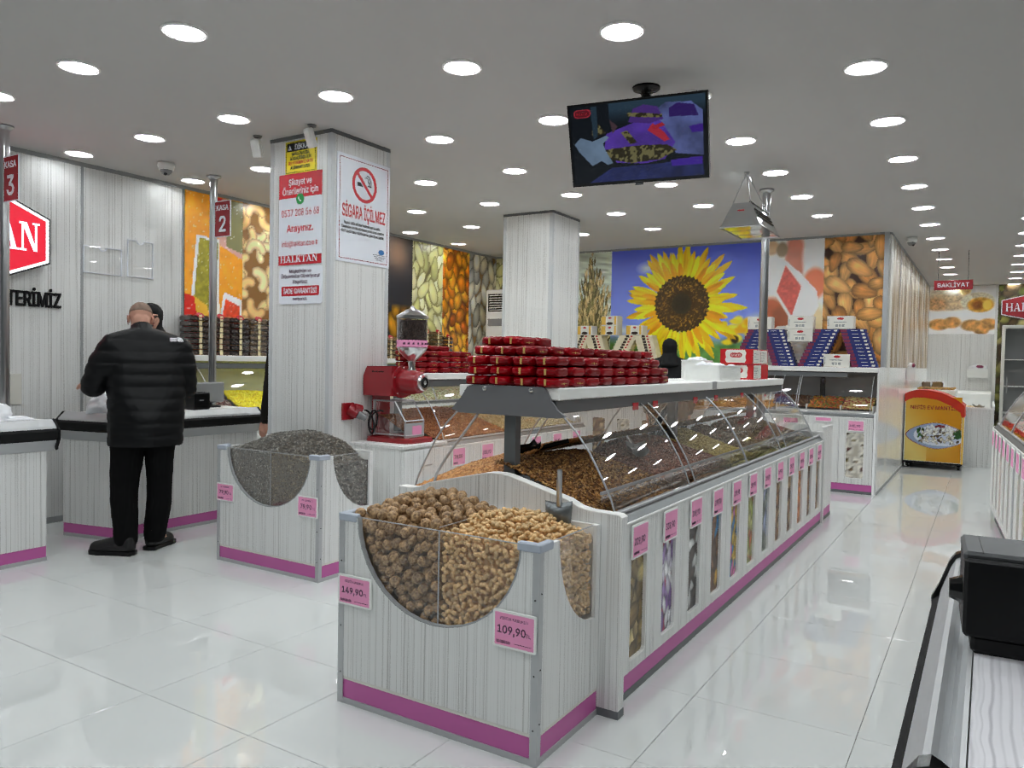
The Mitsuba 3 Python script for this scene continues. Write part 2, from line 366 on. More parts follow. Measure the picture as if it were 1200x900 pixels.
def SUNFLOWER(U, V):
    w, h = U.max(), V.max(); c = Cv(U, V, (0, 0, 0)); y = V / h
    t = np.clip((y - 0.1) / 0.9, 0, 1)[..., None]
    c.C = np.array((140, 160, 224.0)) * (1 - t) + np.array((78, 92, 198.0)) * t
    def ell(cx, cy, a, b, col, s): c.blend((1 - np.hypot((U - cx) / a, (V - cy) / b)) / s, col)
    for cx, cy, a, b in ((0.50, 1.26, 0.17, 0.10), (0.60, 1.33, 0.10, 0.09), (1.94, 0.58, 0.20, 0.10), (1.84, 0.52, 0.14, 0.10), (0.15, 0.45, 0.3, 0.1)):
        ell(cx, cy, a, b, (196, 206, 234), 0.9)
    gr = np.clip((0.34 - V + 0.10 * fb(U, V, 3, 5)) / 0.14, 0, 1); n = fb(U, V, 8, 8)
    c.C = c.C * (1 - gr[..., None]) + gr[..., None] * (np.array((34, 70, 28.0)) + np.array((90, 110, 60.0)) * n[..., None])
    g = np.random.default_rng(2)
    for _ in range(26):
        ell(1.52 + g.uniform(0, 0.46), 0.42 + g.uniform(-.12, .16), g.uniform(.05, .1), g.uniform(.04, .08), [(232, 196, 30), (214, 160, 20), (240, 210, 60)][g.integers(3)], 0.5)
    ell(1.66, 0.34, 0.06, 0.06, (46, 34, 14), 0.4)
    cx, cy = 0.975, 0.79
    for ring, n_, r0, L, wd, cols in ((0, 30, 0.34, 0.42, 0.10, [(222, 170, 18), (236, 196, 22)]), (1, 28, 0.33, 0.36, 0.105, [(246, 216, 30), (232, 184, 18)]), (2, 24, 0.32, 0.25, 0.10, [(226, 152, 14), (240, 200, 24)])):
        for k in range(n_):
            a = 2 * PI * (k + 0.5 * ring) / n_ + g.uniform(-.09, .09); l = L * g.uniform(0.8, 1.2)
            col = np.array(cols[g.integers(2)], float)
            pts = []
            for q, ww in ((-.35, .25), (0.0, .8), (.3, 1.0), (.6, .8), (.85, .4), (1.0, 0)):
                pts.append((q, ww))
            P1 = [(cx + (r0 + q * l) * math.cos(a + s_ * wd * ww * 0.95), cy + (r0 + q * l) * math.sin(a + s_ * wd * ww * 0.95)) for s_ in (1,) for q, ww in pts]
            P2 = [(cx + (r0 + q * l) * math.cos(a - wd * ww * 0.95), cy + (r0 + q * l) * math.sin(a - wd * ww * 0.95)) for q, ww in reversed(pts)]
            m = c.poly(P1 + P2, col)
            rr, th = np.hypot(U - cx, V - cy), np.arctan2(V - cy, U - cx)
            c.C[m] *= (0.78 + 0.4 * nz(th * 14, rr, 1.5, 4, k))[m][:, None]
    rr, th = np.hypot(U - cx, (V - cy)), np.arctan2(V - cy, U - cx)
    m = rr < 0.355 * (1 + 0.03 * np.sin(th * 40))
    gold = fb(U, V, 55, 6); base = np.array((62, 42, 16.0)) + np.array((150, 110, 30.0)) * (np.clip((gold - 0.5) * 3.2, 0, 1) * np.clip((rr - 0.10) / 0.1, 0, 1))[..., None]
    base = np.where((rr < 0.13)[..., None], np.array((58, 48, 28.0)) * (0.8 + 0.4 * gold[..., None]), base)
    base = base * (0.75 + 0.35 * np.clip(1 - np.abs(rr - 0.22) / 0.14, 0, 1))[..., None]
    c.C[m] = base[m]
    return c.C
def GRAIN(seed):
    def fn(U, V):
        a, b, e = nz(U, V, 7, 0.9, seed), nz(U, V, 16, 2.2, seed + 3), fb(U, V, 7, seed)
        t = np.clip(0.55 * a + 0.45 * b, 0, 1)[..., None]
        t = np.clip((t - 0.5) * 2.4 + 0.5, 0, 1); C = np.array((92, 72, 50.0)) * (1 - t) + np.array((206, 206, 200.0)) * t
        low = np.clip(1.15 - V / 1.4, 0, 1)[..., None]
        C = C * (1 - 0.5 * low * e[..., None]) + np.array((150, 108, 58.0)) * 0.5 * low * e[..., None]
        return C * 0.92
    return fn
def WALNUTSWEET(U, V):
    w, h = U.max(), V.max(); c = Cv(U, V, (222, 224, 226)); x, y = U / w, V / h
    def ell(cx, cy, a, b, col, s=0.25, n=0, sp=30):
        d = np.hypot((x - cx) / a, (y - cy) / b); m = np.clip((1 - d) / s, 0, 1)
        cc = np.zeros(U.shape + (3,)) + np.array(col, float)
        if n: cc = cc * (1 - n + 2 * n * fb(U, V, sp, int(cx * 100)))[..., None]
        c.C[:] = c.C * (1 - m[..., None]) + cc * m[..., None]
    ell(0.45, 0.90, 0.2, 0.14, (214, 176, 112), 0.2, 0.4, 25); ell(0.2, 0.75, 0.34, 0.28, (206, 194, 172), 0.3, 0.3, 40); ell(0.3, 0.66, 0.5, 0.2, (190, 166, 130), 0.3, 0.4, 40)
    ell(0.1, 0.62, 0.22, 0.16, (170, 132, 90), 0.4, 0.5, 40); ell(0.74, 0.66, 0.28, 0.22, (206, 196, 172), 0.15, 0.3, 40); ell(0.78, 0.6, 0.22, 0.17, (190, 138, 40), 0.2, 0.4, 18); ell(0.74, 0.6, 0.12, 0.12, (118, 66, 20), 0.5, 0.5, 18); ell(0.88, 0.6, 0.08, 0.12, (208, 176, 70), 0.3)
    for cx, cy, a in ((0.16, 0.2, 0.2), (0.36, 0.24, 0.16), (0.66, 0.18, 0.2), (0.9, 0.2, 0.18), (0.8, 0.10, 0.14)): ell(cx, cy, a, 0.14, (172, 124, 66), 0.3, 0.6, 16)
    return c.C
OLIVES = nuts((50, 40, 24), 0.10, 0.07, [(120, 118, 60), (92, 96, 44), (70, 54, 32), (160, 152, 100)], 0.12, 31, dark=0.5)

def mural(wall, label, w, h, M4, fn, step):
    m, c = grid_sheet(w, h, max(2, int(w / step)), max(2, int(h / step)), M4, lambda U, V: fn(U, V) * 1.16 + 8)
    return P(wall, 'photo_panel', m, 'm_print', label=label, color=c)
def on_left(x0, z0, y=3.988): return frame((x0, y, z0), X, Z)
def on_back(y0, z0, x=7.658): return frame((x0_(x), y0, z0), -Y, Z)
def x0_(x): return x

# ---- left wall (y = 4.0)
wl = structure('wall_left', 'left wall of pale striped panels and tall printed food photographs')
put(wl, box(-4.6, 7.8, 4.02, 4.3, 0, CEIL), 'm_offwhite')
xs = [-4.5, -3.6, -2.7, -1.8, -0.9, 0.0, 0.735, 1.635, 2.533]
for a, b in zip(xs[:-1], xs[1:]):
    P(wl, 'panel', box(a + 0.011, b - 0.011, 4.0, 4.02, 0.045, CEIL - 0.03), 'm_stripe')
    P(wl, 'joint_strip', box(b - 0.011, b + 0.011, 3.996, 4.02, 0.045, CEIL - 0.03), 'm_greytrim')
P(wl, 'lower_panel', box(2.545, 7.67, 4.0, 4.02, 0.0, 1.2), 'm_stripe')
P(wl, 'top_strip', box(-4.5, 7.67, 3.985, 4.02, CEIL - 0.03, CEIL), 'm_greytrim')
P(wl, 'skirting', box(-4.5, 7.67, 3.985, 4.02, 0.0, 0.045), 'm_greytrim')
for x0, x1, fn, lab in ((2.545, 3.173, LOKUM1, 'photo of orange, green and red sugar-dusted jelly sweets'), (3.173, 4.37, CASHEW, 'photo of pale roasted cashews'),
                        (4.37, 5.742, DARKMIX, 'dark photo of golden dried fruit on black'), (5.742, 6.372, PUMPKIN, 'photo of pale green pumpkin seeds'),
                        (6.372, 6.975, RAISIN, 'photo of amber raisins'), (6.975, 7.655, PISTA, 'photo of grey white pistachio shells')):
    mural(wl, lab, x1 - x0, 1.6, on_left(x0, 1.2), fn, 0.011)
# ---- back wall (x = 7.67)
wb = structure('wall_back', 'back wall of tall printed photographs with a large sunflower')
put(wb, box(7.69, 7.9, -1.2, 4.3, 0, CEIL), 'm_offwhite')
P(wb, 'lower_panel', box(7.67, 7.69, -1.19, 4.02, 0, 1.3), 'm_stripe')
P(wb, 'top_strip', box(7.645, 7.69, -1.19, 4.0, CEIL - 0.025, CEIL), 'm_greytrim')
for y0, y1, fn, lab, st in ((4.0, 3.3, PUMPKIN, None, .012), (3.3, 2.70, RAISIN, None, .014), (2.70, 2.154, WHEAT, 'photo of a tied wheat sheaf on pale boards', .009), (2.154, 0.19, SUNFLOWER, 'photo of a giant yellow sunflower under blue sky', .0085),
                        (0.165, -0.51, LOKUM2, 'photo of pink and white jelly sweets', .01), (-0.51, -1.135, ALMOND, 'photo of brown almonds', .008)):
    mural(wb, lab, y0 - y1, 1.505, on_back(y0, 1.30), fn, st)
P(wb, 'joint_strip', box(7.648, 7.67, 0.165, 0.19, 1.3, CEIL - 0.025), 'm_alu')
P(wb, 'corner_strip', box(7.635, 7.67, -1.185, -1.135, 1.30, CEIL - 0.0), 'm_alu')
# ---- side wall of the far aisle (y = -1.2)
ws = structure('wall_inner', 'inner wall along the right aisle, striped photo panels above glossy white panels')
put(ws, box(7.69, 14.2, -1.18, -1.0, 0, CEIL), 'm_offwhite')
for a, b in ((7.0, 7.67), (7.67, 9.0), (9.0, 10.4), (10.4, 12.3), (12.3, 14.19)):
    P(ws, 'lower_panel', box(a + 0.004, b - 0.004, -1.2, -1.18, 0.0, 1.33), 'm_stripe_gloss')
for k, (a, b) in enumerate(((7.70, 8.86), (8.88, 10.3), (10.32, 11.7), (11.72, 13.0), (13.02, 14.18))):
    mural(ws, 'blurred photo of dry brown stalks' if k == 0 else None, b - a, 1.47, frame((a, -1.192, 1.335), X, Z), GRAIN(11 + 5 * k), 0.022)
    P(ws, 'joint_strip', box(b, b + 0.02, -1.196, -1.18, 1.335, CEIL), 'm_alu')
P(ws, 'top_strip', box(7.68, 14.2, -1.205, -1.18, CEIL - 0.025, CEIL), 'm_greytrim')
P(ws, 'skirting', box(7.0, 14.2, -1.206, -1.2, 0, 0.03), 'm_greytrim')
# ---- far wall (x = 14.2), right and front walls (both out of view)
wf = structure('wall_far', 'far end wall with a walnut sweet photograph and olive photograph')
put(wf, box(14.22, 14.5, -4.3, -1.0, 0, CEIL), 'm_offwhite')
P(wf, 'lower_panel', box(14.2, 14.22, -2.24, -1.2, 0, 1.96), 'm_stripe')
mural(wf, 'photo of walnuts and rolled nut sweets', 1.02, 0.86, frame((14.2, -1.2, 1.96), -Y, Z), WALNUTSWEET, 0.011)
P(wf, 'joint_strip', box(14.18, 14.22, -2.26, -2.22, 0, CEIL), 'm_white')
mural(wf, 'photo of green olives', 1.9, 2.7, frame((14.2, -2.26, 0.12), -Y, Z), OLIVES, 0.022)
wr = structure('wall_right', 'plain grey right wall, out of view, toned to limit bounced light')
put(wr, box(-4.6, 14.5, -4.3, -4.1, 0, CEIL), 'm_unseen_right')
wfr = structure('wall_front', 'plain grey front wall behind the viewpoint, unseen, toned to limit bounced light')
put(wfr, box(-4.6, -4.4, -4.3, 4.3, 0, CEIL), 'm_unseen_front')
mat('m_unseen_front', (120, 122, 124), 0.3); mat('m_unseen_right', (116, 114, 110), 0.6)  # greys of the unseen walls, set for how much light they bounce back

# ---- two square columns
def column(name, x0, x1, y0, y1, label):
    k = structure(name, label)
    put(k, box(x0 + 0.012, x1 - 0.012, y0 + 0.012, y1 - 0.012, 0, CEIL), 'm_offwhite')
    P(k, 'panel', box(x0, x0 + 0.012, y0 + 0.03, y1 - 0.03, 0, CEIL - 0.025), 'm_stripe')
    P(k, 'panel', box(x1 - 0.012, x1, y0 + 0.03, y1 - 0.03, 0, CEIL - 0.025), 'm_stripe')
    P(k, 'panel', box(x0 + 0.03, x1 - 0.03, y0, y0 + 0.012, 0, CEIL - 0.025), 'm_stripe')
    P(k, 'panel', box(x0 + 0.03, x1 - 0.03, y1 - 0.012, y1, 0, CEIL - 0.025), 'm_stripe')
    for cx, sx in ((x0, 1), (x1, -1)):
        for cy, sy in ((y0, 1), (y1, -1)):
            P(k, 'corner_strip', cat(box(cx - sx * 0.003, cx + sx * 0.032, cy - sy * 0.003, cy, 0, CEIL), box(cx - sx * 0.003, cx, cy - sy * 0.003, cy + sy * 0.032, 0, CEIL)), 'm_trimlight')
    ring = sbox(x0 - 0.005, y0 - 0.005, x1 + 0.005, y1 + 0.005).difference(sbox(x0 + 0.012, y0 + 0.012, x1 - 0.012, y1 - 0.012))
    P(k, 'top_strip', extr(ring, 0.025, place(0, 0, CEIL - 0.0251)), 'm_alu_dark')
column('column', 1.915, 2.487, 1.555, 2.137, 'square pale striped column carrying the red, yellow and no smoking notices')
column('column_001', 4.945, 5.534, 1.566, 2.137, 'plain square pale striped column behind the red packs')

# ---- ceiling downlights; those behind and right of the viewpoint are out of view
rim_m = lathe([(0.080, 0.0), (0.104, 0.0), (0.104, -0.004), (0.096, -0.009), (LAMP_R, -0.005), (0.080, 0.0)], 32)
lamp_m = lathe([(0.0001, -0.003), (LAMP_R, -0.003)], 32)
lamp_m = trimesh.Trimesh(lamp_m.vertices, lamp_m.faces, process=False)
if lamp_m.face_normals[:, 2].mean() > 0: lamp_m.invert()
diff('m_lampface', (240, 240, 240))
for k in range(-3, 15):
    for j in range(-5, 4):
        x, y = 0.484 + 0.979 * k, 1.073 + 0.8875 * j
        if x > 7.3 and y > -1.4: continue
        if (1.8 < x < 2.6 and 1.45 < y < 2.25) or (4.85 < x < 5.65 and 1.45 < y < 2.25) or y < -4.0: continue
        if (j == -5 and x < 7) or (j == 3 and k <= 0) or (j == 2 and k < 0) or (j >= 1 and k < -1): continue  # out-of-view lamps kept only where they light bin fronts, floor and right aisle
        r = T('ceiling_downlight', 'round flush white ceiling downlight', 'downlight', 'round downlights in rows across the ceiling')
        P(r, 'rim', rim_m, 'm_white', 20, tw=place(x, y, CEIL - 0.0005))
        P(r, 'diffuser', lamp_m, 'm_lampface', tw=place(x, y, CEIL - 0.0005), emitter={'type': 'area', 'radiance': {'type': 'rgb', 'value': LAMP}})

# ================================================================== display counters
GLASS_P = np.array([(0.030, 0.745), (0.050, 0.80), (0.088, 0.875), (0.145, 0.972), (0.204, 1.048), (0.262, 1.104), (0.300, 1.135)])
def sweep_s(poly_dz, s0, s1, F):
    """solid with the (d, z) outline, from s0 to s1 along the counter, in frame F (local s, d, z)"""
    A = frame((s0, 0, 0), (0, 1, 0), (0, 0, 1), (1, 0, 0))
    return tf(extr(Polygon(poly_dz), s1 - s0, A), F)
def glass_sheet(s0, s1, r, F):
    g = GLASS_P + [0, r]; V, FF = [], []
    for d, z in g: V += [[s0, d, z], [s1, d, z]]
    for i in range(len(g) - 1): FF += [[2 * i, 2 * i + 1, 2 * i + 3], [2 * i, 2 * i + 3, 2 * i + 2]]
    return tf(trimesh.Trimesh(np.array(V, float), np.array(FF), process=False), F)
def rib_mesh(s, r, F, w=0.009):
    g = GLASS_P + [0, r]
    return tf(tube([(s, d - 0.003, z + 0.002) for d, z in g], w / 2, 6), F)
def pic(seed, kind):
    return {'walnut': nuts((52, 44, 28), 0.07, 0.045, [(150, 128, 84), (120, 98, 58), (190, 172, 120)], 0.06, seed, lines=8),
            'candy': nuts((60, 44, 66), 0.045, 0.02, [(150, 120, 176), (196, 190, 206), (120, 84, 150), (226, 226, 230), (160, 40, 90)], 0.035, seed, base=1.4, spread=0.5, dark=0.35),
            'blackwhite': nuts((36, 30, 26), 0.05, 0.03, [(60, 50, 44), (44, 38, 34), (206, 208, 206), (80, 66, 56)], 0.05, seed),
            'bluebrown': nuts((60, 40, 26), 0.06, 0.028, [(60, 130, 180), (110, 74, 44), (150, 100, 60), (86, 60, 40), (190, 150, 70)], 0.045, seed, base=1.1, spread=0.6),
            'mixed': nuts((60, 50, 40), 0.045, 0.022, [(206, 170, 60), (190, 150, 44), (206, 110, 170), (60, 120, 170), (214, 180, 90)], 0.035, seed, base=1.3, spread=0.6),
            'green': nuts((90, 84, 50), 0.06, 0.025, [(150, 160, 80), (176, 130, 80), (196, 110, 70), (190, 190, 120)], 0.04, seed, base=1.3, spread=0.5),
            'grey': nuts((80, 86, 80), 0.06, 0.03, [(130, 140, 130), (106, 116, 100), (150, 160, 190)], 0.05, seed, base=1.3, spread=0.5),
            'brown': nuts((50, 34, 24), 0.04, 0.022, [(120, 84, 56), (150, 108, 70), (96, 66, 44), (190, 160, 120)], 0.035, seed, base=1.2, spread=0.7),
            'orange': nuts((110, 60, 30), 0.05, 0.025, [(206, 130, 80), (190, 110, 60), (220, 160, 110)], 0.04, seed, base=1.2, spread=0.7),
            'figs': nuts((150, 140, 124), 0.07, 0.06, [(206, 200, 184), (190, 184, 170), (220, 214, 200), (150, 120, 96)], 0.085, seed, dark=0.35, ring=(176, 168, 152)),
            }[kind]
def FIGS(U, V):
    c = Cv(U, V, (176, 170, 156)); g = np.random.default_rng(5)
    for p in spots(U.max(), V.max(), 0.085, 4):
        c.oval(p[0], p[1], 0.062, 0.058, 0, (222, 218, 206), 0.25, 6, 0.05, 3)
        c.oval(p[0], p[1], 0.022, 0.02, 0, [(110, 90, 60), (84, 40, 36), (120, 110, 70)][g.integers(3)], 0.4, 5)
    return c.C
def tag_card(parent, s, z, w, h, price, F, detail=2, d=-0.006, upper='', label=None):
    """pink price card in a white frame on the counter's front face, centred at (s, z)"""
    A = F @ frame((s - w / 2, d, z - h / 2), (1, 0, 0), (0, 0, 1), (0, -1, 0))
    k = P(parent, 'price_tag', tf(extr(rrect(w, h, 0.006, w / 2, h / 2), 0.006), A), 'm_white', label=label)
    m = 0.008
    P(k, 'card', tf(box(m, w - m, m, h - m, 0.006, 0.0068), A), 'm_tag')
    u, v = A[:3, 0], A[:3, 1]
    def at(x, y): return A[:3, :3] @ np.array([x, y, 0.0068]) + A[:3, 3]
    if detail:
        ts = [text(price, h * 0.20, at(w * 0.44, h * 0.40), u, v, w=w * 0.66, bold=True, depth=0.0006)]
        if detail > 1:
            ts += [text(upper or 'KURUYEMİŞ', h * 0.075, at(w * 0.5, h * 0.76), u, v, w=w * 0.7, depth=0.0006), text('TL', h * 0.10, at(w * 0.83, h * 0.40), u, v, depth=0.0006)]
        bars = [box(w * 0.09 + i * w * 0.022, w * 0.09 + i * w * 0.022 + w * 0.012, h * 0.12, h * 0.20, 0.0068, 0.0074) for i in range(15)]
        bars += [box(w * 0.5, w * 0.9, h * 0.16, h * 0.172, 0.0068, 0.0074)]
        P(k, 'lettering', cat(tf(cat(*bars), A), *ts), 'm_tagink')
    return k
_panel_cache = {}
def panels(key, n, w, r, F, pics, prices, s0=0.0, step=0.012, detail=1, slot=(0.17, 0.145, 0.60), tags=True):
    zt = 0.70 + r
    body = sbox(0.0015, 0.10, w - 0.0015, zt)
    hole = rrect(slot[0], slot[2] - slot[1], 0.02, w * 0.48, (slot[1] + slot[2]) / 2)
    for i in range(n):
        A = F @ frame((s0 + i * w, 0.018, 0), (1, 0, 0), (0, 0, 1), (0, -1, 0))
        pl = P(key, 'panel', tf(extr(body.difference(hole) if pics else body, 0.018), A), 'm_stripe')
        if pics:
            B = F @ frame((s0 + i * w + w * 0.48 - slot[0] / 2 - 0.008, 0.014, slot[1] - 0.008), (1, 0, 0), (0, 0, 1), (0, -1, 0))
            fn = pics[i % len(pics)]; st = step * (1 + 0.25 * i) if step < 0.02 else step
            m, c = grid_sheet(slot[0] + 0.016, slot[2] - slot[1] + 0.016, max(6, int(0.19 / st)), max(8, int(0.47 / st)), B, fn)
            P(pl, 'picture', m, 'm_print', color=c)
            fr = rrect(slot[0] + 0.008, slot[2] - slot[1] + 0.008, 0.022, w * 0.48, (slot[1] + slot[2]) / 2).difference(hole)
            P(pl, 'slot_edge', tf(extr(fr, 0.0195), A), 'm_white')
        if tags:
            tag_card(key, s0 + i * w + w * 0.44, 0.622 + r, 0.165, 0.135, prices[i % len(prices)], F, detail if i < 6 else min(detail, 1))
def base_strips(key, s0, s1, F, d0=0.004):
    P(key, 'pink_strip', tf(box(s0, s1, d0, d0 + 0.02, 0.03, 0.098), F), 'm_pink', label='pink plinth strip')
    P(key, 'skirting', tf(box(s0, s1, d0 - 0.002, d0 + 0.02, 0.0, 0.03), F), 'm_alu_dark')
def half(key, L, r, F, secs, depth, header=True, posts=()):
    P(key, 'ledge', sweep_s([(-0.003, 0.700 + r), (-0.003, 0.706 + r), (0.022, 0.730 + r), (0.024, 0.738 + r), (0.052, 0.738 + r), (0.052, 0.70 + r)], 0, L, F), 'm_alu_dark')
    P(key, 'glass_channel', tf(box(0, L, 0.024, 0.046, 0.736 + r, 0.750 + r, 0.003), F), 'm_alu')
    P(key, 'top_edge', tf(box(0, L, -0.006, 0.004, 0.698 + r, 0.707 + r, 0.002), F), 'm_white')
    P(key, 'body', tf(box(0.0, L, 0.03, depth, 0.02, 0.695 + r), F), 'm_offwhite')
    P(key, 'tray', tf(box(0.0, L, 0.052, depth, 0.695 + r, 0.705 + r), F), 'm_darkgrey')
    for a, b in secs:
        P(key, 'glass_pane', glass_sheet(a, b, r, F), 'm_glass', True)
        for s in (a, b): P(key, 'glass_rib', rib_mesh(s, r, F), 'm_alu', True)
    if header: P(key, 'header_rail', tf(box(0.02, L - 0.3, 0.285, 0.32, 1.118 + r, 1.172 + r, 0.004), F), 'm_alu_dark')
PR = ['229,90', '339,90', '249,90', '199,90', '319,90', '189,90', '259,90', '169,90', '279,90', '149,90', '239,90', '209,90']

# ---- the long island in the middle
ISL = T('display_counter', 'long white island counter with curved glass, red packs stacked on top', 'display counter')
FI = frame((0.90, -0.985, 0), X, Y, Z)           # right half: s along x, d into the island
LI = 4.24
base_strips(ISL, 0.0, LI, FI)
IP = [pic(3, 'walnut'), pic(4, 'candy'), pic(5, 'blackwhite'), pic(6, 'bluebrown'), pic(7, 'mixed'), pic(8, 'green'), pic(9, 'grey'), pic(10, 'brown'), pic(11, 'brown'), pic(12, 'orange'), pic(13, 'brown'), pic(14, 'brown')]
panels(ISL, 12, 0.3485, 0.0, FI, IP, PR, s0=0.05, step=0.0045, detail=1, slot=(0.165, 0.145, 0.60))
half(ISL, LI, 0.0, FI, [(0.035, 0.90), (0.99, 1.93), (1.94, 2.80), (2.98, 3.95)], 0.52)
FL = frame((0.90 + LI, 0.055, 0), -X, -Y, Z)     # left half, turned round
base_strips(ISL, 0.0, LI, FL)
P(ISL, 'left_panel', tf(box(0, LI, 0, 0.018, 0.10, 0.70), FL), 'm_stripe')
half(ISL, LI, 0.0, FL, [(0.29, 1.26), (1.44, 2.30), (2.31, 3.25), (3.34, 4.205)], 0.52, header=False)
gab = [(-1.03, 0.03), (-1.03, 0.752), (-1.015, 0.761), (-0.90, 0.763), (-0.85, 0.772), (-0.80, 0.795), (-0.53, 0.862), (-0.50, 0.866), (-0.45, 0.866), (-0.42, 0.862), (-0.13, 0.795), (-0.08, 0.772), (-0.03, 0.763), (0.04, 0.763), (0.055, 0.03)]
AG = frame((0.836, 0, 0), Y, Z, X)
P(ISL, 'end_panel', extr(Polygon(gab), 0.05, AG), 'm_stripe', label='wavy-topped white end panel')
top = np.array(gab[1:-1])
P(ISL, 'end_panel_edge', extr(Polygon(np.vstack([top + [0, 0.0045], top[::-1]])), 0.052, frame((0.835, 0, 0), Y, Z, X)), 'm_white')
P(ISL, 'end_panel_foot', box(0.834, 0.888, -1.032, 0.057, 0.0, 0.03), 'm_alu_dark')
P(ISL, 'far_end_panel', box(5.14, 5.17, -1.0, 0.06, 0.0, 0.775), 'm_stripe')
hood = Polygon([(-0.315, 1.226), (-0.652, 1.226), (-0.668, 1.215), (-0.694, 1.170), (-0.722, 1.135), (-0.760, 1.111), (-0.724, 1.104), (-0.25, 1.104), (-0.205, 1.118), (-0.255, 1.172), (-0.285, 1.215)])
P(ISL, 'hood_plate', extr(hood, 0.012, frame((0.888, 0, 0), Y, Z, X)), 'm_hood', label='grey plastic end plate of the shelf')
for y in (-0.375, -0.60): P(ISL, 'bolt', tf(sphere((0, 0, 0), (0.006, 0.011, 0.011), 1), place(0.886, y, 1.212)), 'm_chrome', True)
P(ISL, 'shelf', box(0.90, 4.80, -0.722, -0.235, 1.174, 1.2235, 0.004), 'm_white', label='white top shelf')
P(ISL, 'shelf_joint', box(2.88, 2.97, -0.7235, -0.235, 1.178, 1.2243), 'm_alu')
for x in (0.95, 2.88, 4.75):
    P(ISL, 'post', box(x, x + 0.045, -0.492, -0.435, 0.70, 1.176, 0.003), 'm_alu_dark')
P(ISL, 'canopy_underside', box(0.90, 4.78, -0.64, -0.30, 1.160, 1.174), 'm_alu_dark')
P(ISL, 'support_rod', tube([(0.905, -0.33, 1.10), (0.905, -0.27, 1.025), (0.905, -0.204, 0.947), (0.905, -0.159, 0.888), (0.905, -0.12, 0.83), (0.905, -0.10, 0.77)], 0.006, 6), 'm_alu')
for y in (-0.865,):
    P(ISL, 'tray_divider', box(1.0, 5.10, y - 0.002, y + 0.002, 0.705, 0.805), 'm_glass')
    P(ISL, 'divider_bar', box(1.0, 5.10, y - 0.004, y + 0.004, 0.800, 0.812), 'm_alu')
for x in (1.72, 1.98, 2.62, 3.02, 3.62): P(ISL, 'red_card', tf(box(-.035, .035, -.001, .001, -.018, .018), place(x, -0.704, 1.118)), 'm_signred')
for x in (1.83, 2.83, 3.80):
    P(ISL, 'compartment_wall', trimesh.Trimesh(np.array([(x, -0.86, 0.70), (x, -0.47, 0.70), (x, -0.47, 0.90), (x, -0.86, 0.81)]), np.array([[0, 1, 2], [0, 2, 3]]), process=False), 'm_glass')
# end block at the far end
EB = T('corner_bin', 'plain white boxy end unit closing the far end of the island', 'display bin')
P(EB, 'body', cat(box(5.175, 5.60, -0.985, -0.965, 0.10, 0.81), box(5.58, 5.60, -0.985, 0.0, 0.1, 0.81), box(5.175, 5.60, -0.02, 0.0, 0.1, 0.81), box(5.175, 5.60, -0.97, 0.0, 0.1, 0.60)), 'm_stripe')
P(EB, 'pink_strip', box(5.175, 5.596, -0.982, -0.01, 0.03, 0.10), 'm_pink')
P(EB, 'skirting', box(5.175, 5.60, -0.985, 0.0, 0, 0.03), 'm_alu_dark')

# ---- second island behind, in line with the columns
IS2 = T('display_counter', 'white counter with curved glass behind the red coffee grinder', 'display counter')
F2 = frame((2.62, 1.12, 0), X, Y, Z)
base_strips(IS2, 0, 2.26, F2)
panels(IS2, 6, 0.3765, 0.0, F2, None, ['78,00', '119,90', '98,90', '139,90'], step=0.02, detail=1)
half(IS2, 2.26, 0.0, F2, [(0.03, 1.0), (1.01, 2.2)], 0.9)
P(IS2, 'shelf', tf(box(0.0, 2.26, 0.265, 0.80, 1.174, 1.2235, 0.004), F2), 'm_white', label='white top shelf')
P(IS2, 'tray_wall', tf(box(0.0, 2.26, 0.88, 0.9, 0.70, 0.86), F2), 'm_white')
for s in (0.08, 2.1): P(IS2, 'post', tf(box(s, s + 0.045, 0.5, 0.55, 0.70, 1.176), F2), 'm_alu_dark')

# ---- sweets counter along the left wall
IS3 = T('display_counter', 'white sweets counter along the left wall with yellow candies under glass', 'display counter')
F3 = frame((2.47, 3.50, 0), X, Y, Z)
base_strips(IS3, 0, 4.3, F3)
P(IS3, 'front_panel', tf(box(0, 4.3, 0, 0.018, 0.10, 0.795), F3), 'm_white')
half(IS3, 4.3, 0.085, F3, [(0.06, 1.15), (1.16, 2.2), (2.21, 3.2), (3.21, 4.25)], 0.48)
P(IS3, 'shelf', tf(box(0.0, 4.3, 0.265, 0.49, 1.272, 1.325, 0.004), F3), 'm_white', label='white top shelf')
P(IS3, 'back_board', tf(box(0.0, 4.3, 0.47, 0.485, 0.79, 1.272), F3), 'm_vcpale')
mat('m_vcpale', (206, 210, 176), 0.5)
P(IS3, 'end_panel', tf(extr(Polygon([(0, 0), (0, 0.80), (0.10, 0.84), (0.3, 1.0), (0.33, 1.28), (0.34, 1.335), (0.49, 1.335), (0.49, 0)]), 0.02, frame((-0.02, 0, 0), Y, Z, X)), F3), 'm_white')

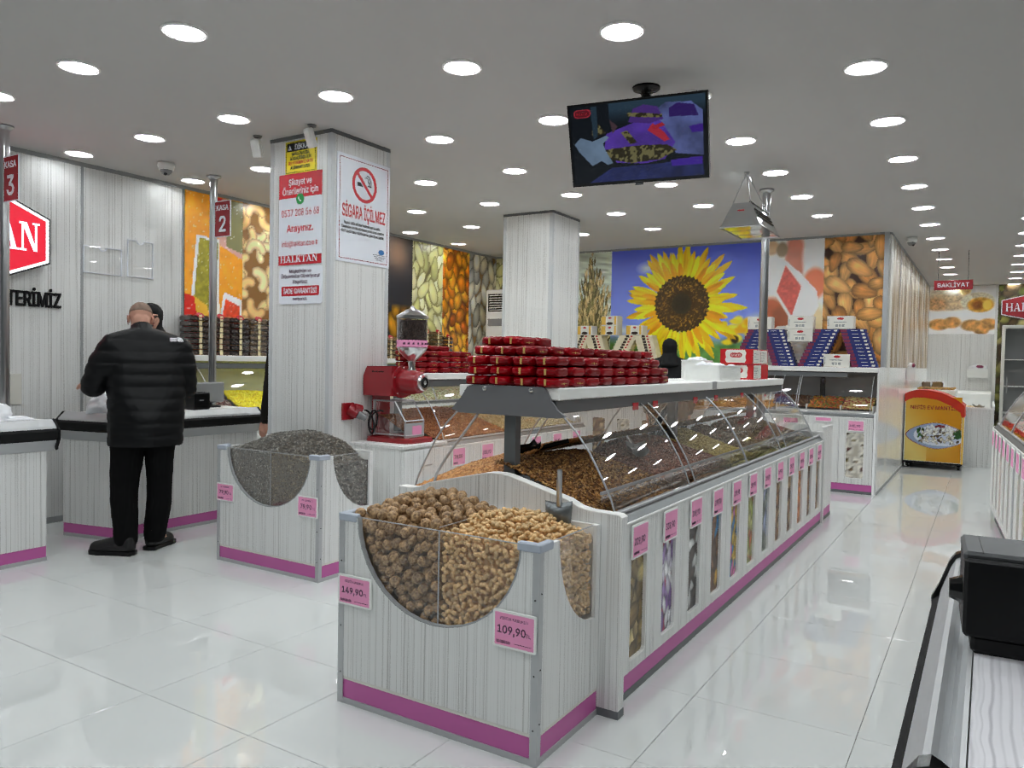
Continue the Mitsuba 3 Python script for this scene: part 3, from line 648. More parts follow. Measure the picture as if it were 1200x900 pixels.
# ---- counter along the back wall
IS4 = T('display_counter', 'white glass counter along the back wall below the sunflower and almond photographs', 'display counter')
F4 = frame((6.974, 2.46, 0), -Y, X, Z)
base_strips(IS4, 0, 3.62, F4)
panels(IS4, 11, 0.329, 0.095, F4, [FIGS if i % 2 == 0 else pic(30 + i, 'brown') for i in range(11)], ['165,00', '249,90', '199,90'], step=0.02, detail=0, slot=(0.17, 0.165, 0.64), tags=False)
for i in range(8, 11):
    if i == 9: tag_card(IS4, i * 0.329 + 0.17, 0.768, 0.17, 0.05, '199,90', F4, 0)
    else: tag_card(IS4, i * 0.329 + 0.165, 0.715, 0.16, 0.115, '165,90', F4, 1)
half(IS4, 3.62, 0.095, F4, [(0.05, 1.0), (1.1, 2.55), (2.66, 2.83), (2.85, 3.58)], 0.69)
P(IS4, 'shelf', tf(box(0.0, 3.63, 0.262, 0.69, 1.274, 1.327, 0.004), F4), 'm_white', label='white top shelf')
P(IS4, 'back_board', tf(box(0.0, 3.62, 0.66, 0.68, 0.79, 1.274), F4), 'm_grey')
P(IS4, 'end_panel', tf(extr(Polygon([(0, 0), (0, 0.845), (0.30, 0.925), (0.40, 0.97), (0.42, 1.335), (0.69, 1.335), (0.69, 0)]), 0.022, frame((3.622, 0, 0), Y, Z, X)), F4), 'm_white_gloss')
for s in (1.0, 2.35, 3.0): P(IS4, 'post', tf(box(s, s + 0.05, 0.5, 0.54, 0.79, 1.276), F4), 'm_black_matte')

# ---- counter at the right edge, turned a few degrees
IS5 = T('display_counter', 'white slatted-front glass counter at the right edge of the aisle', 'display counter')
a5 = math.radians(3.6); u5 = np.array([-math.cos(a5), -math.sin(a5), 0]); n5 = np.array([math.sin(a5), -math.cos(a5), 0])
F5 = frame(np.array([6.28, -2.214, 0]), u5, n5, Z)
base_strips(IS5, 0.05, 3.7, F5, 0.03)
panels(IS5, 11, 0.333, 0.11, F5, IP[::-1], PR, step=0.02, detail=0, slot=(0.15, 0.145, 0.70))
half(IS5, 3.7, 0.11, F5, [(0.25, 1.2), (1.22, 2.2), (2.22, 3.2)], 0.6)
P(IS5, 'end_panel', tf(box(-0.03, 0.0, -0.006, 0.6, 0.10, 0.83, 0.01), F5), 'm_white')
P(IS5, 'shelf', tf(box(0.3, 3.7, 0.265, 0.7, 1.284, 1.335, 0.004), F5), 'm_white')

# ================================================================== corner bins with U-shaped glass fronts
def u_cut(hw, top, bot, n=18):
    return [(hw * math.cos(PI + PI * i / n), top + (top - bot) * math.sin(PI + PI * i / n)) for i in range(n + 1)]
def corner_bin(label, x0, x1, y0, y1, top, sidecut, price_a, price_b, upa, upb):
    k = T('corner_bin', label, 'display bin')
    yc, hw = (y0 + y1) / 2 - 0.01, 0.364 * (y1 - y0) / 0.885
    fp = sbox(y0 + 0.02, 0.105, y1 - 0.02, top - 0.012)
    cut = Polygon([(yc + a, b) for a, b in u_cut(hw, top, 0.383 + (top - 0.735))] + [(yc + hw, top + 0.1), (yc - hw, top + 0.1)])
    P(k, 'front_panel', extr(fp.difference(cut), 0.016, frame((x0, 0, 0), Y, Z, X)), 'm_stripe')
    ln = np.array([(yc + a, b) for a, b in u_cut(hw, top - 0.01, 0.383 + (top - 0.735))])
    edge = Polygon(np.vstack([ln, (ln - [yc, top]) * [0.985, 0.985] + [yc, top]][:1] + [((ln - [yc, top]) * [0.983, 0.985] + [yc, top])[::-1]]))
    P(k, 'cut_edge', extr(edge, 0.018, frame((x0 - 0.001, 0, 0), Y, Z, X)), 'm_greytrim')
    sp = sbox(x0 + 0.02, 0.105, x1, top - 0.012)
    xa, xb = sidecut
    cs = [(xb + (xa - xb) * math.cos(0.5 * PI * i / 10), top - (top - 0.378 - (top - 0.735)) * math.sin(0.5 * PI * i / 10)) for i in range(11)]
    scut = Polygon(cs + [(xb, top + 0.1), (xa, top + 0.1)])
    P(k, 'side_panel', extr(sp.difference(scut), 0.016, frame((0, y0 + 0.016, 0), X, Z, -Y)), 'm_stripe')
    P(k, 'left_panel', box(x0 + 0.02, x1, y1 - 0.016, y1, 0.105, top - 0.012), 'm_stripe')
    P(k, 'back_panel', box(x1 - 0.016, x1, y0 + 0.01, y1 - 0.016, 0.02, top - 0.012), 'm_white')
    P(k, 'inner_floor', box(x0 + 0.03, x1 - 0.016, y0 + 0.03, y1 - 0.03, 0.30, 0.315), 'm_darkgrey')
    for yy, sy in ((y0, 1), (y1, -1)):
        P(k, 'corner_post', cat(box(x0 - 0.003, x0 + 0.024, yy - sy * 0.003, yy + sy * 0.001, 0.0, top - 0.012), box(x0 - 0.003, x0 + 0.001, yy - sy * 0.003, yy + sy * 0.024, 0.0, top - 0.012)), 'm_alu')
        P(k, 'post_cap', cat(box(x0 - 0.006, x0 + 0.022, yy - sy * 0.006, yy + sy * 0.085, top - 0.03, top, 0.004), box(x0 - 0.006, x0 + 0.085, yy - sy * 0.006, yy + sy * 0.022, top - 0.03, top, 0.004)), 'm_capblue')
        for zz in (0.12, 0.30, 0.55): P(k, 'screw', cat(sphere((x0 - 0.003, yy + sy * 0.012, zz), 0.0032, 1), sphere((x0 + 0.012, yy - sy * 0.003, zz + 0.02), 0.0032, 1)), 'm_darkgrey')
    P(k, 'pink_strip', box(x0 + 0.003, x1, y0 + 0.003, y1 - 0.003, 0.022, 0.092), 'm_pink', label='pink plinth strip')
    P(k, 'strip_lip', box(x0 + 0.0015, x1, y0 + 0.0015, y1 - 0.0015, 0.092, 0.104, 0.001), 'm_offwhite')
    P(k, 'skirting', box(x0 - 0.001, x1, y0 - 0.001, y1 + 0.001, 0.0, 0.022), 'm_alu')
    def sheet(a, b, c, d): return trimesh.Trimesh(np.array([a, b, c, d], float), np.array([[0, 1, 2], [0, 2, 3]]), process=False)
    gt = top - 0.015
    P(k, 'glass_pane', sheet((x0 + 0.018, y1 - 0.03, 0.31), (x0 + 0.018, y0 + 0.018, 0.31), (x0 + 0.018, y0 + 0.018, gt), (x0 + 0.018, y1 - 0.03, gt)), 'm_glass')
    P(k, 'glass_pane', sheet((x0 + 0.018, y0 + 0.018, 0.31), (x1 - 0.017, y0 + 0.018, 0.31), (x1 - 0.017, y0 + 0.018, gt), (x0 + 0.018, y0 + 0.018, gt)), 'm_glass')
    P(k, 'divider', box(x0 + 0.019, x1 - 0.016, yc - 0.012, yc - 0.008, 0.31, gt + 0.012), 'm_glass')
    P(k, 'glass_edge', cat(box(x0 + 0.016, x0 + 0.020, y0 + 0.02, y1 - 0.03, gt, gt + 0.003), box(x0 + 0.02, x1 - 0.02, y0 + 0.016, y0 + 0.020, gt, gt + 0.003), box(x0 + 0.019, x1 - 0.02, yc - 0.012, yc - 0.008, gt + 0.011, gt + 0.014)), 'm_alu')
    P(k, 'divider_edge', box(x0 + 0.0165, x0 + 0.0185, yc - 0.0125, yc - 0.0075, 0.36, gt), 'm_alu')
    FT = frame((x0, y1, 0), -Y, X, Z)
    tag_card(k, 0.087, 0.445 + (top - 0.735) * 0.3, 0.166, 0.115, price_a, FT, 2, upper=upa, label='pink price card reading ' + price_a)
    tag_card(k, (y1 - y0) - 0.085, 0.437 + (top - 0.735) * 0.3, 0.166, 0.125, price_b, FT, 2, upper=upb, label='pink price card reading ' + price_b)
    return k
BIN1 = corner_bin('white corner bin of walnuts and peanuts with U-shaped glass front at the island end', 0.375, 0.833, -0.945, -0.063, 0.735, (0.51, 0.802), '149,90', '109,90', 'CEVİZ KABUKLU', 'FISTIK KABUKLU')
BIN2 = corner_bin('white corner bin of grey sunflower seeds in front of the notice column', 1.445, 1.905, 1.15, 2.065, 0.75, (1.555, 1.875), '79,90', '79,90', 'AY ÇEKİRDEĞİ', 'AY ÇEKİRDEĞİ')

# ================================================================== nuts, sweets and heaps
def rand_rots(n, g, flat=0.0):
    q = g.normal(size=(n, 4)); q /= np.linalg.norm(q, axis=1, keepdims=True)
    w, x, y, z = q.T
    R = np.stack([1 - 2 * (y * y + z * z), 2 * (x * y - z * w), 2 * (x * z + y * w), 2 * (x * y + z * w), 1 - 2 * (x * x + z * z), 2 * (y * z - x * w), 2 * (x * z - y * w), 2 * (y * z + x * w), 1 - 2 * (x * x + y * y)], -1).reshape(n, 3, 3)
    if flat > 0:
        a = g.uniform(0, 2 * PI, n); t = g.normal(0, (1 - flat) * 0.9, (n, 2))
        R2 = np.array([rotm(a[i], t[i, 0], t[i, 1])[:3, :3] for i in range(n)]); return R2
    return R
def joined(base, pos, rots, scl, cols, shade=None):
    """one mesh of many copies of base; colours per piece"""
    V, F = base.vertices, base.faces; n, k = len(pos), len(V)
    VV = np.einsum('nij,kj->nki', rots, V) * np.asarray(scl).reshape(n, 1, -1) + pos[:, None, :]
    FF = (F[None] + (np.arange(n) * k)[:, None, None]).reshape(-1, 3)
    CC = np.repeat(cols, k, axis=0)
    if shade is not None: CC = CC * np.tile(shade, n)[:, None]
    return trimesh.Trimesh(VV.reshape(-1, 3), FF, process=False), CC
def ell_base(a, b, c, sub=1):
    m = trimesh.creation.icosphere(subdivisions=sub); m.vertices *= [a, b, c]; return m
def flake(a, b, c):
    V = np.array([(a, 0, 0), (-a, 0, 0), (0, b, 0), (0, -b, 0), (0, 0, c), (0, 0, -c)], float)
    F = np.array([(0, 2, 4), (2, 1, 4), (1, 3, 4), (3, 0, 4), (2, 0, 5), (1, 2, 5), (3, 1, 5), (0, 3, 5)])
    return trimesh.Trimesh(V, F, process=False)
def palette(cols, n, g, var=0.14):
    c = lin(np.array(cols, float))[g.integers(len(cols), size=n)]
    return np.clip(c * g.uniform(1 - var, 1 + var, (n, 1)), 0, 1)
def heap(name, label, catg, x0, x1, y0, y1, zf, base, cols, n, seed, size=(0.85, 1.2), flat=0.5, under=None, m='m_vcs', layers=1, res=0.03):
    """loose food lying on a mound zf(x, y): the mound itself and a cover of single pieces, joined as they cannot be counted"""
    g = np.random.default_rng(seed)
    nx, ny = max(3, int((x1 - x0) / res)), max(3, int((y1 - y0) / res))
    XX, YY = np.meshgrid(np.linspace(x0, x1, nx), np.linspace(y0, y1, ny)); ZZ = zf(XX, YY)
    pts = np.stack([XX, YY, ZZ], -1).reshape(-1, 3)
    i = np.arange((nx - 1) * (ny - 1)); a = (i // (nx - 1)) * nx + i % (nx - 1)
    F = np.vstack([np.stack([a, a + 1, a + nx + 1], 1), np.stack([a, a + nx + 1, a + nx], 1)])
    uc = lin(np.array(under if under is not None else np.array(cols).mean(0), float))
    px, py = g.uniform(x0, x1, n), g.uniform(y0, y1, n)
    pos = np.stack([px, py, zf(px, py) + g.uniform(-0.3, 0.5, n) * base.vertices[:, 2].max()], -1)
    mm, cc = joined(base, pos, rand_rots(n, g, flat), g.uniform(size[0], size[1], n), palette(cols, n, g))
    V = np.vstack([pts, mm.vertices]); FF = np.vstack([F, mm.faces + len(pts)]); C = np.vstack([np.tile(uc, (len(pts), 1)), cc])
    return S(name, trimesh.Trimesh(V, FF, process=False), m, label, catg, kind='stuff', smooth=True, color=C)

# ---- walnuts and peanuts in the front bin
def walnut_mesh(seed):
    m = trimesh.creation.icosphere(subdivisions=3); v = m.vertices.copy()
    n = meshkit.fbm(v * [2.6, 4.2, 3.0] + seed * 7.1, 3, seed) - 0.5; ridge = np.exp(-(v[:, 0] / 0.09) ** 2)
    r = 1 + 0.24 * n + 0.06 * ridge
    v = v * r[:, None] * [0.0195, 0.0205, 0.0228]
    m = m.copy(); m.vertices = v
    t = np.clip(0.5 + 2.2 * n + 0.25 * ridge, 0, 1)[:, None]
    return m, t
def peanut_mesh(seed):
    g = np.random.default_rng(seed); L = 0.0160 * g.uniform(0.9, 1.1); k, nn = 11, 10
    u = np.linspace(-1, 1, k); bend = g.uniform(-0.002, 0.003)
    r = 0.0086 * np.sqrt(np.clip(1 - np.abs(u) ** 3.2, 0.001, 1)) * (1 - 0.24 * np.exp(-(u / 0.26) ** 2)) * (1 + 0.07 * u * g.uniform(-1, 1))
    V, F = [], []
    for i in range(k):
        for a in range(nn):
            t = 2 * PI * a / nn; q = r[i] * (1 + 0.05 * math.cos(5 * t) * (i % 2 - 0.5) * 2)
            V.append((u[i] * L, q * math.cos(t) + bend * (1 - u[i] ** 2), q * math.sin(t)))
    for i in range(k - 1):
        for a in range(nn):
            b = (a + 1) % nn; F += [[i * nn + a, i * nn + b, (i + 1) * nn + b], [i * nn + a, (i + 1) * nn + b, (i + 1) * nn + a]]
    m = trimesh.Trimesh(np.array(V), np.array(F), process=False); fix(m)
    t = meshkit.noise(np.array(V) * 420 + seed, seed)[:, None]
    return m, t
def variants(make, n, dark, light, tint):
    out = []
    for i in range(n):
        m, t = make(i + 1); f = tint[i % len(tint)]
        out.append((m, (lin(dark) * (1 - t) + lin(light) * t) * f))
    return out
WN = variants(walnut_mesh, 6, (96, 70, 46), (198, 162, 120), [1.0, 0.82, 1.12, 0.94, 0.76, 1.06])
PN = variants(peanut_mesh, 8, (178, 138, 88), (242, 210, 158), [1.0, 0.80, 1.10, 0.92, 1.14, 0.74, 1.0, 1.06])
g_ = np.random.default_rng(21)
def fill_plane(poly, d, n, g, pts0=()):
    x0, y0, x1, y1 = poly.bounds; out = []
    for _ in range(n):
        p = g.uniform([x0, y0], [x1, y1])
        if poly.contains(Point(p)) and all((p[0] - q[0]) ** 2 + (p[1] - q[1]) ** 2 > d * d for q in out): out.append(p)
    return out
yc1 = -0.514
cut1 = Polygon([(yc1 + a, b) for a, b in u_cut(0.375, 0.76, 0.37)])
def zw(x, y):   # top of the walnut mound
    return 0.715 + 0.072 * np.clip((x - 0.39) / 0.22, 0, 1) * np.exp(-((y + 0.30) / 0.20) ** 2) - 0.02 * np.clip((x - 0.70) / 0.1, 0, 1)
def zp(x, y):
    return 0.700 + 0.065 * np.clip((x - 0.39) / 0.2, 0, 1) * np.exp(-((y + 0.70) / 0.22) ** 2) - 0.03 * np.clip((x - 0.66) / 0.14, 0, 1) - 0.02 * np.clip((-0.80 - y) / 0.12, 0, 1)
def put_nut(name, label, group, variants_, pos, R, s):
    A = np.eye(4); A[:3, :3] = R * s; A[:3, 3] = pos
    i = int(g_.integers(len(variants_)))
    k = T(name, label, name, group)
    put(k, variants_[i][0], 'm_vcs', True, color=variants_[i][1], tw=A)
wl_pts = []
for y, z in fill_plane(cut1.intersection(sbox(yc1 + 0.012, 0.3, -0.09, 0.70)), 0.0375, 6000, g_):
    wl_pts.append((0.375 + 0.019 + 0.0225 + g_.uniform(0, 0.004), y, z))
for x, y in fill_plane(sbox(0.425, yc1 + 0.012, 0.79, -0.10), 0.036, 7000, g_):
    wl_pts.append((x, y, zw(x, y) + g_.uniform(-0.006, 0.010)))
R_ = rand_rots(len(wl_pts), g_)
for p, R in zip(wl_pts, R_):
    put_nut('walnut', 'whole brown walnut heaped in the left half of the front bin', 'walnuts in the front bin', WN, p, R, g_.uniform(0.86, 1.10))
pn_pts = []
for y, z in fill_plane(cut1.intersection(sbox(-0.90, 0.3, yc1 - 0.024, 0.69)), 0.0212, 9000, g_):
    pn_pts.append((0.375 + 0.019 + 0.009 + g_.uniform(0, 0.006), y, z, 0))
cnt_front = len(pn_pts)
for x, y in fill_plane(sbox(0.405, -0.915, 0.80, yc1 - 0.024), 0.0222, 9000, g_):
    pn_pts.append((x, y, zp(x, y) + g_.uniform(-0.004, 0.010), 1))
side_poly = Polygon([(0.50, 0.69), (0.80, 0.69), (0.80, 0.39), (0.70, 0.42), (0.60, 0.50), (0.54, 0.58)])
for x, z in fill_plane(side_poly, 0.0212, 6000, g_):
    if z < zp(x, -0.92): pn_pts.append((x, -0.945 + 0.019 + 0.010, z, 2))
def pn_rot(kind):
    a = g_.uniform(0, PI); t = g_.normal(0, 0.35)
    if kind == 0: return (rotm(0, 0, 0) @ trimesh.transformations.rotation_matrix(a, X) @ trimesh.transformations.rotation_matrix(PI / 2 + t, Z))[:3, :3]
    if kind == 1: return (trimesh.transformations.rotation_matrix(a, Z) @ trimesh.transformations.rotation_matrix(t, Y))[:3, :3]
    return (trimesh.transformations.rotation_matrix(a, Y) @ trimesh.transformations.rotation_matrix(t, Z))[:3, :3]
solo = sorted(range(len(pn_pts)), key=lambda i: np.linalg.norm(np.array(pn_pts[i][:3]) - CAM_C))
solo_set = set(solo[:298]); rest = []
for i, (x, y, z, kd) in enumerate(pn_pts):
    R, s = pn_rot(kd), g_.uniform(0.9, 1.15)
    if i in solo_set: put_nut('peanut', 'unshelled tan peanut in the right half of the front bin', 'peanuts in the front bin', PN, (x, y, z), R, s)
    else: rest.append(((x, y, z), R, s))
def rest_mesh(items, vs, g):
    Vs, Fs, Cs, off = [], [], [], 0
    for p, R, s in items:
        m, c = vs[int(g.integers(len(vs)))]
        Vs.append(m.vertices @ (R * s).T + np.array(p)); Fs.append(m.faces + off); Cs.append(c); off += len(m.vertices)
    return trimesh.Trimesh(np.vstack(Vs), np.vstack(Fs), process=False), np.vstack(Cs)
# the layer under them, seen only through the gaps
g = np.random.default_rng(5)
for y, z in fill_plane(cut1.intersection(sbox(-0.90, 0.3, yc1 - 0.024, 0.68)), 0.02, 5000, g): rest.append(((0.428, y, z), pn_rot(0), 1.1))
for x, y in fill_plane(sbox(0.41, -0.91, 0.80, yc1 - 0.024), 0.022, 5000, g): rest.append(((x, y, zp(x, y) - 0.016), pn_rot(1), 1.15))
for x, z in fill_plane(side_poly, 0.021, 4000, g): rest.append(((x, -0.895, z - 0.01), pn_rot(2), 1.15))
m_, c_ = rest_mesh(rest, PN, g)
kk = S('peanuts', m_, 'm_vcs', 'tan peanuts piled behind and below the nearest ones in the front bin', 'peanuts', kind='stuff', smooth=True, color=c_)
core = cat(box(0.43, 0.815, -0.88, yc1 - 0.03, 0.32, 0.66))
put(uname(kk + '__pile'), core, 'm_core_tan')
mat('m_core_tan', (212, 176, 124), 0.9, 0, 0.1); mat('m_core_brown', (150, 118, 84), 0.9, 0, 0.1)
rest = []
WL = []
for i in range(4):
    m = trimesh.creation.icosphere(subdivisions=2); v = m.vertices; n = meshkit.fbm(v * 3 + i * 5, 2, i) - .5
    m.vertices = v * (1 + 0.12 * n)[:, None] * 0.021; t = np.clip(0.5 + 2 * n, 0, 1)[:, None]; WL.append((m, lin((96, 70, 46)) * (1 - t) + lin((198, 162, 120)) * t))
for y, z in fill_plane(cut1.intersection(sbox(yc1 + 0.014, 0.3, -0.09, 0.69)), 0.036, 4000, g): rest.append(((0.448, y, z), np.eye(3), 1.1))
for x, y in fill_plane(sbox(0.43, yc1 + 0.014, 0.79, -0.10), 0.037, 4000, g): rest.append(((x, y, zw(x, y) - 0.03), np.eye(3), 1.1))
m_, c_ = rest_mesh(rest, WL, g)
kk = S('walnuts', m_, 'm_vcs', 'brown walnuts below the top layer in the front bin', 'walnuts', kind='stuff', smooth=True, color=c_)
put(uname(kk + '__pile'), box(0.46, 0.81, yc1 + 0.03, -0.10, 0.32, 0.66), 'm_core_brown')

# ---- grey sunflower seeds in the second bin
seed_b = flake(0.0075, 0.0035, 0.0018)
SEEDC = [(98, 96, 92), (70, 68, 66), (134, 132, 126), (196, 192, 184), (52, 50, 48), (112, 106, 98)]
SEEDB = [(104, 90, 72), (80, 68, 54), (132, 114, 92), (176, 160, 132), (62, 52, 42)]
yc2 = (1.15 + 2.065) / 2 - 0.01
def zs(x, y): return 0.715 + 0.115 * np.clip((x - 1.46) / 0.2, 0, 1) * np.exp(-((y - 1.72) / 0.26) ** 2) + 0.05 * np.clip((x - 1.46) / 0.3, 0, 1) * np.exp(-((y - 1.42) / 0.2) ** 2) - 0.055 * np.exp(-((y - 1.20) / 0.09) ** 2)
def seeds():
    g = np.random.default_rng(8); pos, rots, cols = [], [], []
    cut2 = Polygon([(yc2 + a, b) for a, b in u_cut(0.39, 0.78, 0.38)])
    n = 9000; p = g.uniform([1.19, 0.38], [2.05, 0.73], (n, 2)); p = p[[cut2.contains(Point(q)) for q in p]]
    pos.append(np.stack([1.445 + 0.022 + g.uniform(0, 0.006, len(p)), p[:, 0], p[:, 1]], -1)); R = rand_rots(len(p), g, 0.6); rots.append(np.einsum('ij,njk->nik', rotm(0, PI / 2, 0)[:3, :3], R))
    cols.append(np.where((p[:, 0] > yc2)[:, None], palette(SEEDC, len(p), g), palette(SEEDB, len(p), g)))
    n = 8000; p = g.uniform([1.47, 1.18], [1.885, 2.04], (n, 2)); pos.append(np.stack([p[:, 0], p[:, 1], zs(p[:, 0], p[:, 1]) + g.uniform(-.001, .004, n)], -1)); rots.append(rand_rots(n, g, 0.6))
    cols.append(np.where((p[:, 1] > yc2)[:, None], palette(SEEDC, n, g), palette(SEEDC + SEEDB[:2], n, g)))
    n = 3500; p = g.uniform([1.54, 0.38], [1.885, 0.715], (n, 2)); pos.append(np.stack([p[:, 0], 1.15 + 0.022 + g.uniform(0, .006, n), np.minimum(p[:, 1], zs(p[:, 0], 1.17 + p[:, 0] * 0))], -1)); R = rand_rots(n, g, 0.6); rots.append(np.einsum('ij,njk->nik', rotm(0, 0, PI / 2)[:3, :3], R)); cols.append(palette(SEEDC, n, g))
    m, c = joined(seed_b, np.vstack(pos), np.vstack(rots), g.uniform(0.8, 1.25, sum(len(q) for q in pos)), np.vstack(cols))
    k = S('sunflower_seeds', m, 'm_vcs', 'grey striped sunflower seeds heaped in the corner bin by the notice column', 'seeds', kind='stuff', color=c)
    nx, ny = 12, 22; XX, YY = np.meshgrid(np.linspace(1.468, 1.886, nx), np.linspace(1.176, 2.04, ny)); ZZ = zs(XX, YY) - 0.003
    top = np.stack([XX, YY, ZZ], -1).reshape(-1, 3); bot = top.copy(); bot[:, 2] = 0.33
    hull_pts = np.vstack([top, bot]); i = np.arange((nx - 1) * (ny - 1)); a = (i // (nx - 1)) * nx + i % (nx - 1)
    F = [np.stack([a, a + 1, a + nx + 1], 1), np.stack([a, a + nx + 1, a + nx], 1)]; N = nx * ny
    rim = [(j, j + 1) for j in range(nx - 1)] + [((ny - 1) * nx + j, (ny - 1) * nx + j + 1) for j in range(nx - 1)] + [(j * nx, (j + 1) * nx) for j in range(ny - 1)] + [(j * nx + nx - 1, (j + 1) * nx + nx - 1) for j in range(ny - 1)]
    F.append(np.array([(p, q, q + N) for p, q in rim] + [(p, q + N, p + N) for p, q in rim]))
    mat('m_core_grey', (112, 106, 98), 0.9, 0, 0.1)
    put(uname(k + '__pile'), trimesh.Trimesh(hull_pts, np.vstack(F), process=False), 'm_core_grey')
seeds()

# ---- heaps in the long island (right half), from the near end
chip = flake(0.013, 0.008, 0.004); bean = ell_base(0.0085, 0.0055, 0.005, 1); ball = ell_base(0.0074, 0.0074, 0.0074, 1)
def zi(peak, x0, x1, wob=0.0):
    def f(x, y):
        t = np.clip((y + 0.855) / 0.40, 0, 1)
        e = np.clip(np.minimum(x - x0, x1 - x) / 0.12, 0, 1)
        return 0.745 + (peak - 0.745) * t ** 0.85 * (0.80 + 0.20 * np.sin(PI * np.clip((x - x0) / (x1 - x0), 0, 1))) * (0.75 + 0.25 * e)
    return f
BR = [(136, 92, 46), (110, 70, 34), (164, 116, 62), (84, 52, 26), (190, 148, 88)]
heap('dried_fruit_chips', 'dark brown chipped dried fruit heaped at the near end of the island', 'dried fruit', 0.93, 1.82, -0.86, -0.40, zi(0.905, 0.6, 1.82), chip, BR, 5200, 41, flat=0.35)
heap('red_peanuts', 'pinkish brown peanuts heaped in the second island compartment', 'peanuts', 1.84, 2.82, -0.86, -0.40, zi(0.90, 1.84, 2.82), bean, [(128, 84, 68), (104, 62, 48), (150, 106, 88), (90, 60, 50)], 6500, 42)
heap('pistachios', 'yellow green pistachios heaped in the third island compartment', 'nuts', 2.84, 3.35, -0.86, -0.40, zi(0.90, 2.84, 3.35), bean, [(176, 156, 90), (150, 128, 68), (196, 178, 112)], 3400, 43)
heap('roasted_chickpeas', 'grey brown roasted chickpeas heaped in the fourth island compartment', 'nuts', 3.36, 3.79, -0.86, -0.40, zi(0.89, 3.36, 3.79), bean, [(120, 106, 92), (98, 84, 70), (142, 126, 108)], 2800, 44)
heap('sunflower_kernels', 'brownish kernels heaped toward the far end of the island', 'seeds', 3.81, 5.08, -0.86, -0.40, zi(0.90, 3.81, 5.08), bean, [(110, 92, 74), (140, 112, 86), (86, 68, 52)], 6000, 45)
def zt(x, y): return 0.722 + 0.018 * np.sin(x * 9) * 0.5 + 0.0 * y
for i, (a, b, cols, lab) in enumerate(((1.02, 1.75, [(150, 104, 44), (120, 80, 34), (176, 130, 64)], 'amber dried fruit pieces in the first front tray of the island'), (1.80, 2.75, [(120, 78, 40), (96, 64, 34), (140, 100, 60)], 'brown dried fruit pieces in the second front tray of the island'),
                                       (2.80, 3.75, [(140, 136, 84), (118, 112, 70), (160, 150, 104)], 'green beige seeds in the third front tray of the island'), (3.80, 5.05, [(130, 120, 84), (170, 140, 80), (110, 120, 90)], 'mixed green beige nuts in the far front tray of the island'))):
    heap('tray_nuts', lab, 'nuts', a, b, -0.925, -0.872, zt, chip if i < 2 else bean, cols, 420 if i < 2 else 700, 50 + i, flat=0.4)
# left half: hazelnuts at the near end, plain heaps further on
def zl(x, y):
    t = np.clip((0.0 - y) / 0.42, 0, 1); return 0.752 + 0.075 * t + 0.115 * np.clip((x - 0.89) / 0.45, 0, 1) ** 0.85 * (0.55 + 0.45 * t)
heap('hazelnuts', 'orange brown shelled hazelnuts heaped on the left side of the island', 'hazelnuts', 0.91, 1.84, -0.42, -0.005, zl, ball, [(206, 146, 82), (186, 124, 64), (218, 166, 104), (168, 108, 56)], 7000, 46)
heap('pale_nuts', 'tan nuts on the left side of the island behind the hazelnuts', 'nuts', 1.86, 5.08, -0.42, -0.005, zl, bean, [(150, 112, 70), (120, 84, 50), (170, 134, 90)], 7000, 47)
# scoops lying in the island
def scoop(x, y, z, yaw, pitch, label, length=0.30, m='m_steel', mh='m_steel', roll=0.0):
    k = T('scoop', label, 'scoop'); A = rotm(yaw, pitch, roll); A[:3, 3] = (x, y, z)
    V, F, n, kk = [], [], 11, 6
    for i in range(kk):
        u = i / (kk - 1); w = 0.052 * (1 - 0.15 * u)
        for j in range(n):
            t = PI * j / (n - 1); V.append((0.13 * u, -w * math.cos(t), -w * 0.85 * math.sin(t) + (0.02 if i == 0 else 0)))
    for i in range(kk - 1):
        for j in range(n - 1):
            a = i * n + j; F += [[a, a + 1, a + n + 1], [a, a + n + 1, a + n]]
    c = len(V); V.append((0.0, 0, 0.0))
    for j in range(n - 1): F.append([c, j + 1, j])
    P(k, 'bowl', tf(trimesh.Trimesh(np.array(V, float), np.array(F), process=False), A), m, True)
    P(k, 'handle', tf(tube([(0.0, 0, -0.02), (-0.03, 0, -0.015), (-length + 0.13, 0, 0.0)], 0.0105, 8), A), mh, True)
    return k
scoop(0.77, -0.80, 0.795, 0.5, 1.25, 'metal scoop standing handle up in the peanut bin', 0.27, 'm_alu_dark', 'm_steel')
scoop(1.30, -0.40, 0.945, 2.4, 0.1, 'black scoop lying on the hazelnuts', 0.28, 'm_black', 'm_black')
scoop(2.02, -0.58, 0.90, -2.5, 0.12, 'shiny metal scoop lying in the second island compartment', 0.3)
# ---- heaps in the counter behind, the sweets counter and the back counter
def z2(x, y): return 0.75 + 0.16 * np.clip((y - 1.22) / 0.5, 0, 1)
heap('almonds', 'reddish almonds under glass in the counter behind the grinder', 'almonds', 2.66, 3.6, 1.20, 1.95, z2, bean, [(150, 92, 56), (126, 74, 44), (170, 116, 76)], 3800, 61)
heap('pumpkin_seeds', 'beige pumpkin seeds under glass in the counter behind the long island', 'seeds', 3.62, 4.84, 1.20, 1.95, z2, bean, [(176, 160, 116), (150, 134, 92), (190, 178, 140)], 3800, 62)
def z3(x, y): return 0.815 + 0.17 * np.clip((y - 3.56) / 0.30, 0, 1) * (0.8 + 0.2 * np.sin((x - 2.5) * 3))
cand = ell_base(0.013, 0.010, 0.009, 1)
heap('yellow_candies', 'bright yellow candies heaped under glass in the sweets counter', 'candies', 2.86, 3.62, 3.56, 3.95, z3, cand, [(240, 226, 24), (228, 206, 10), (246, 238, 60)], 2600, 63)
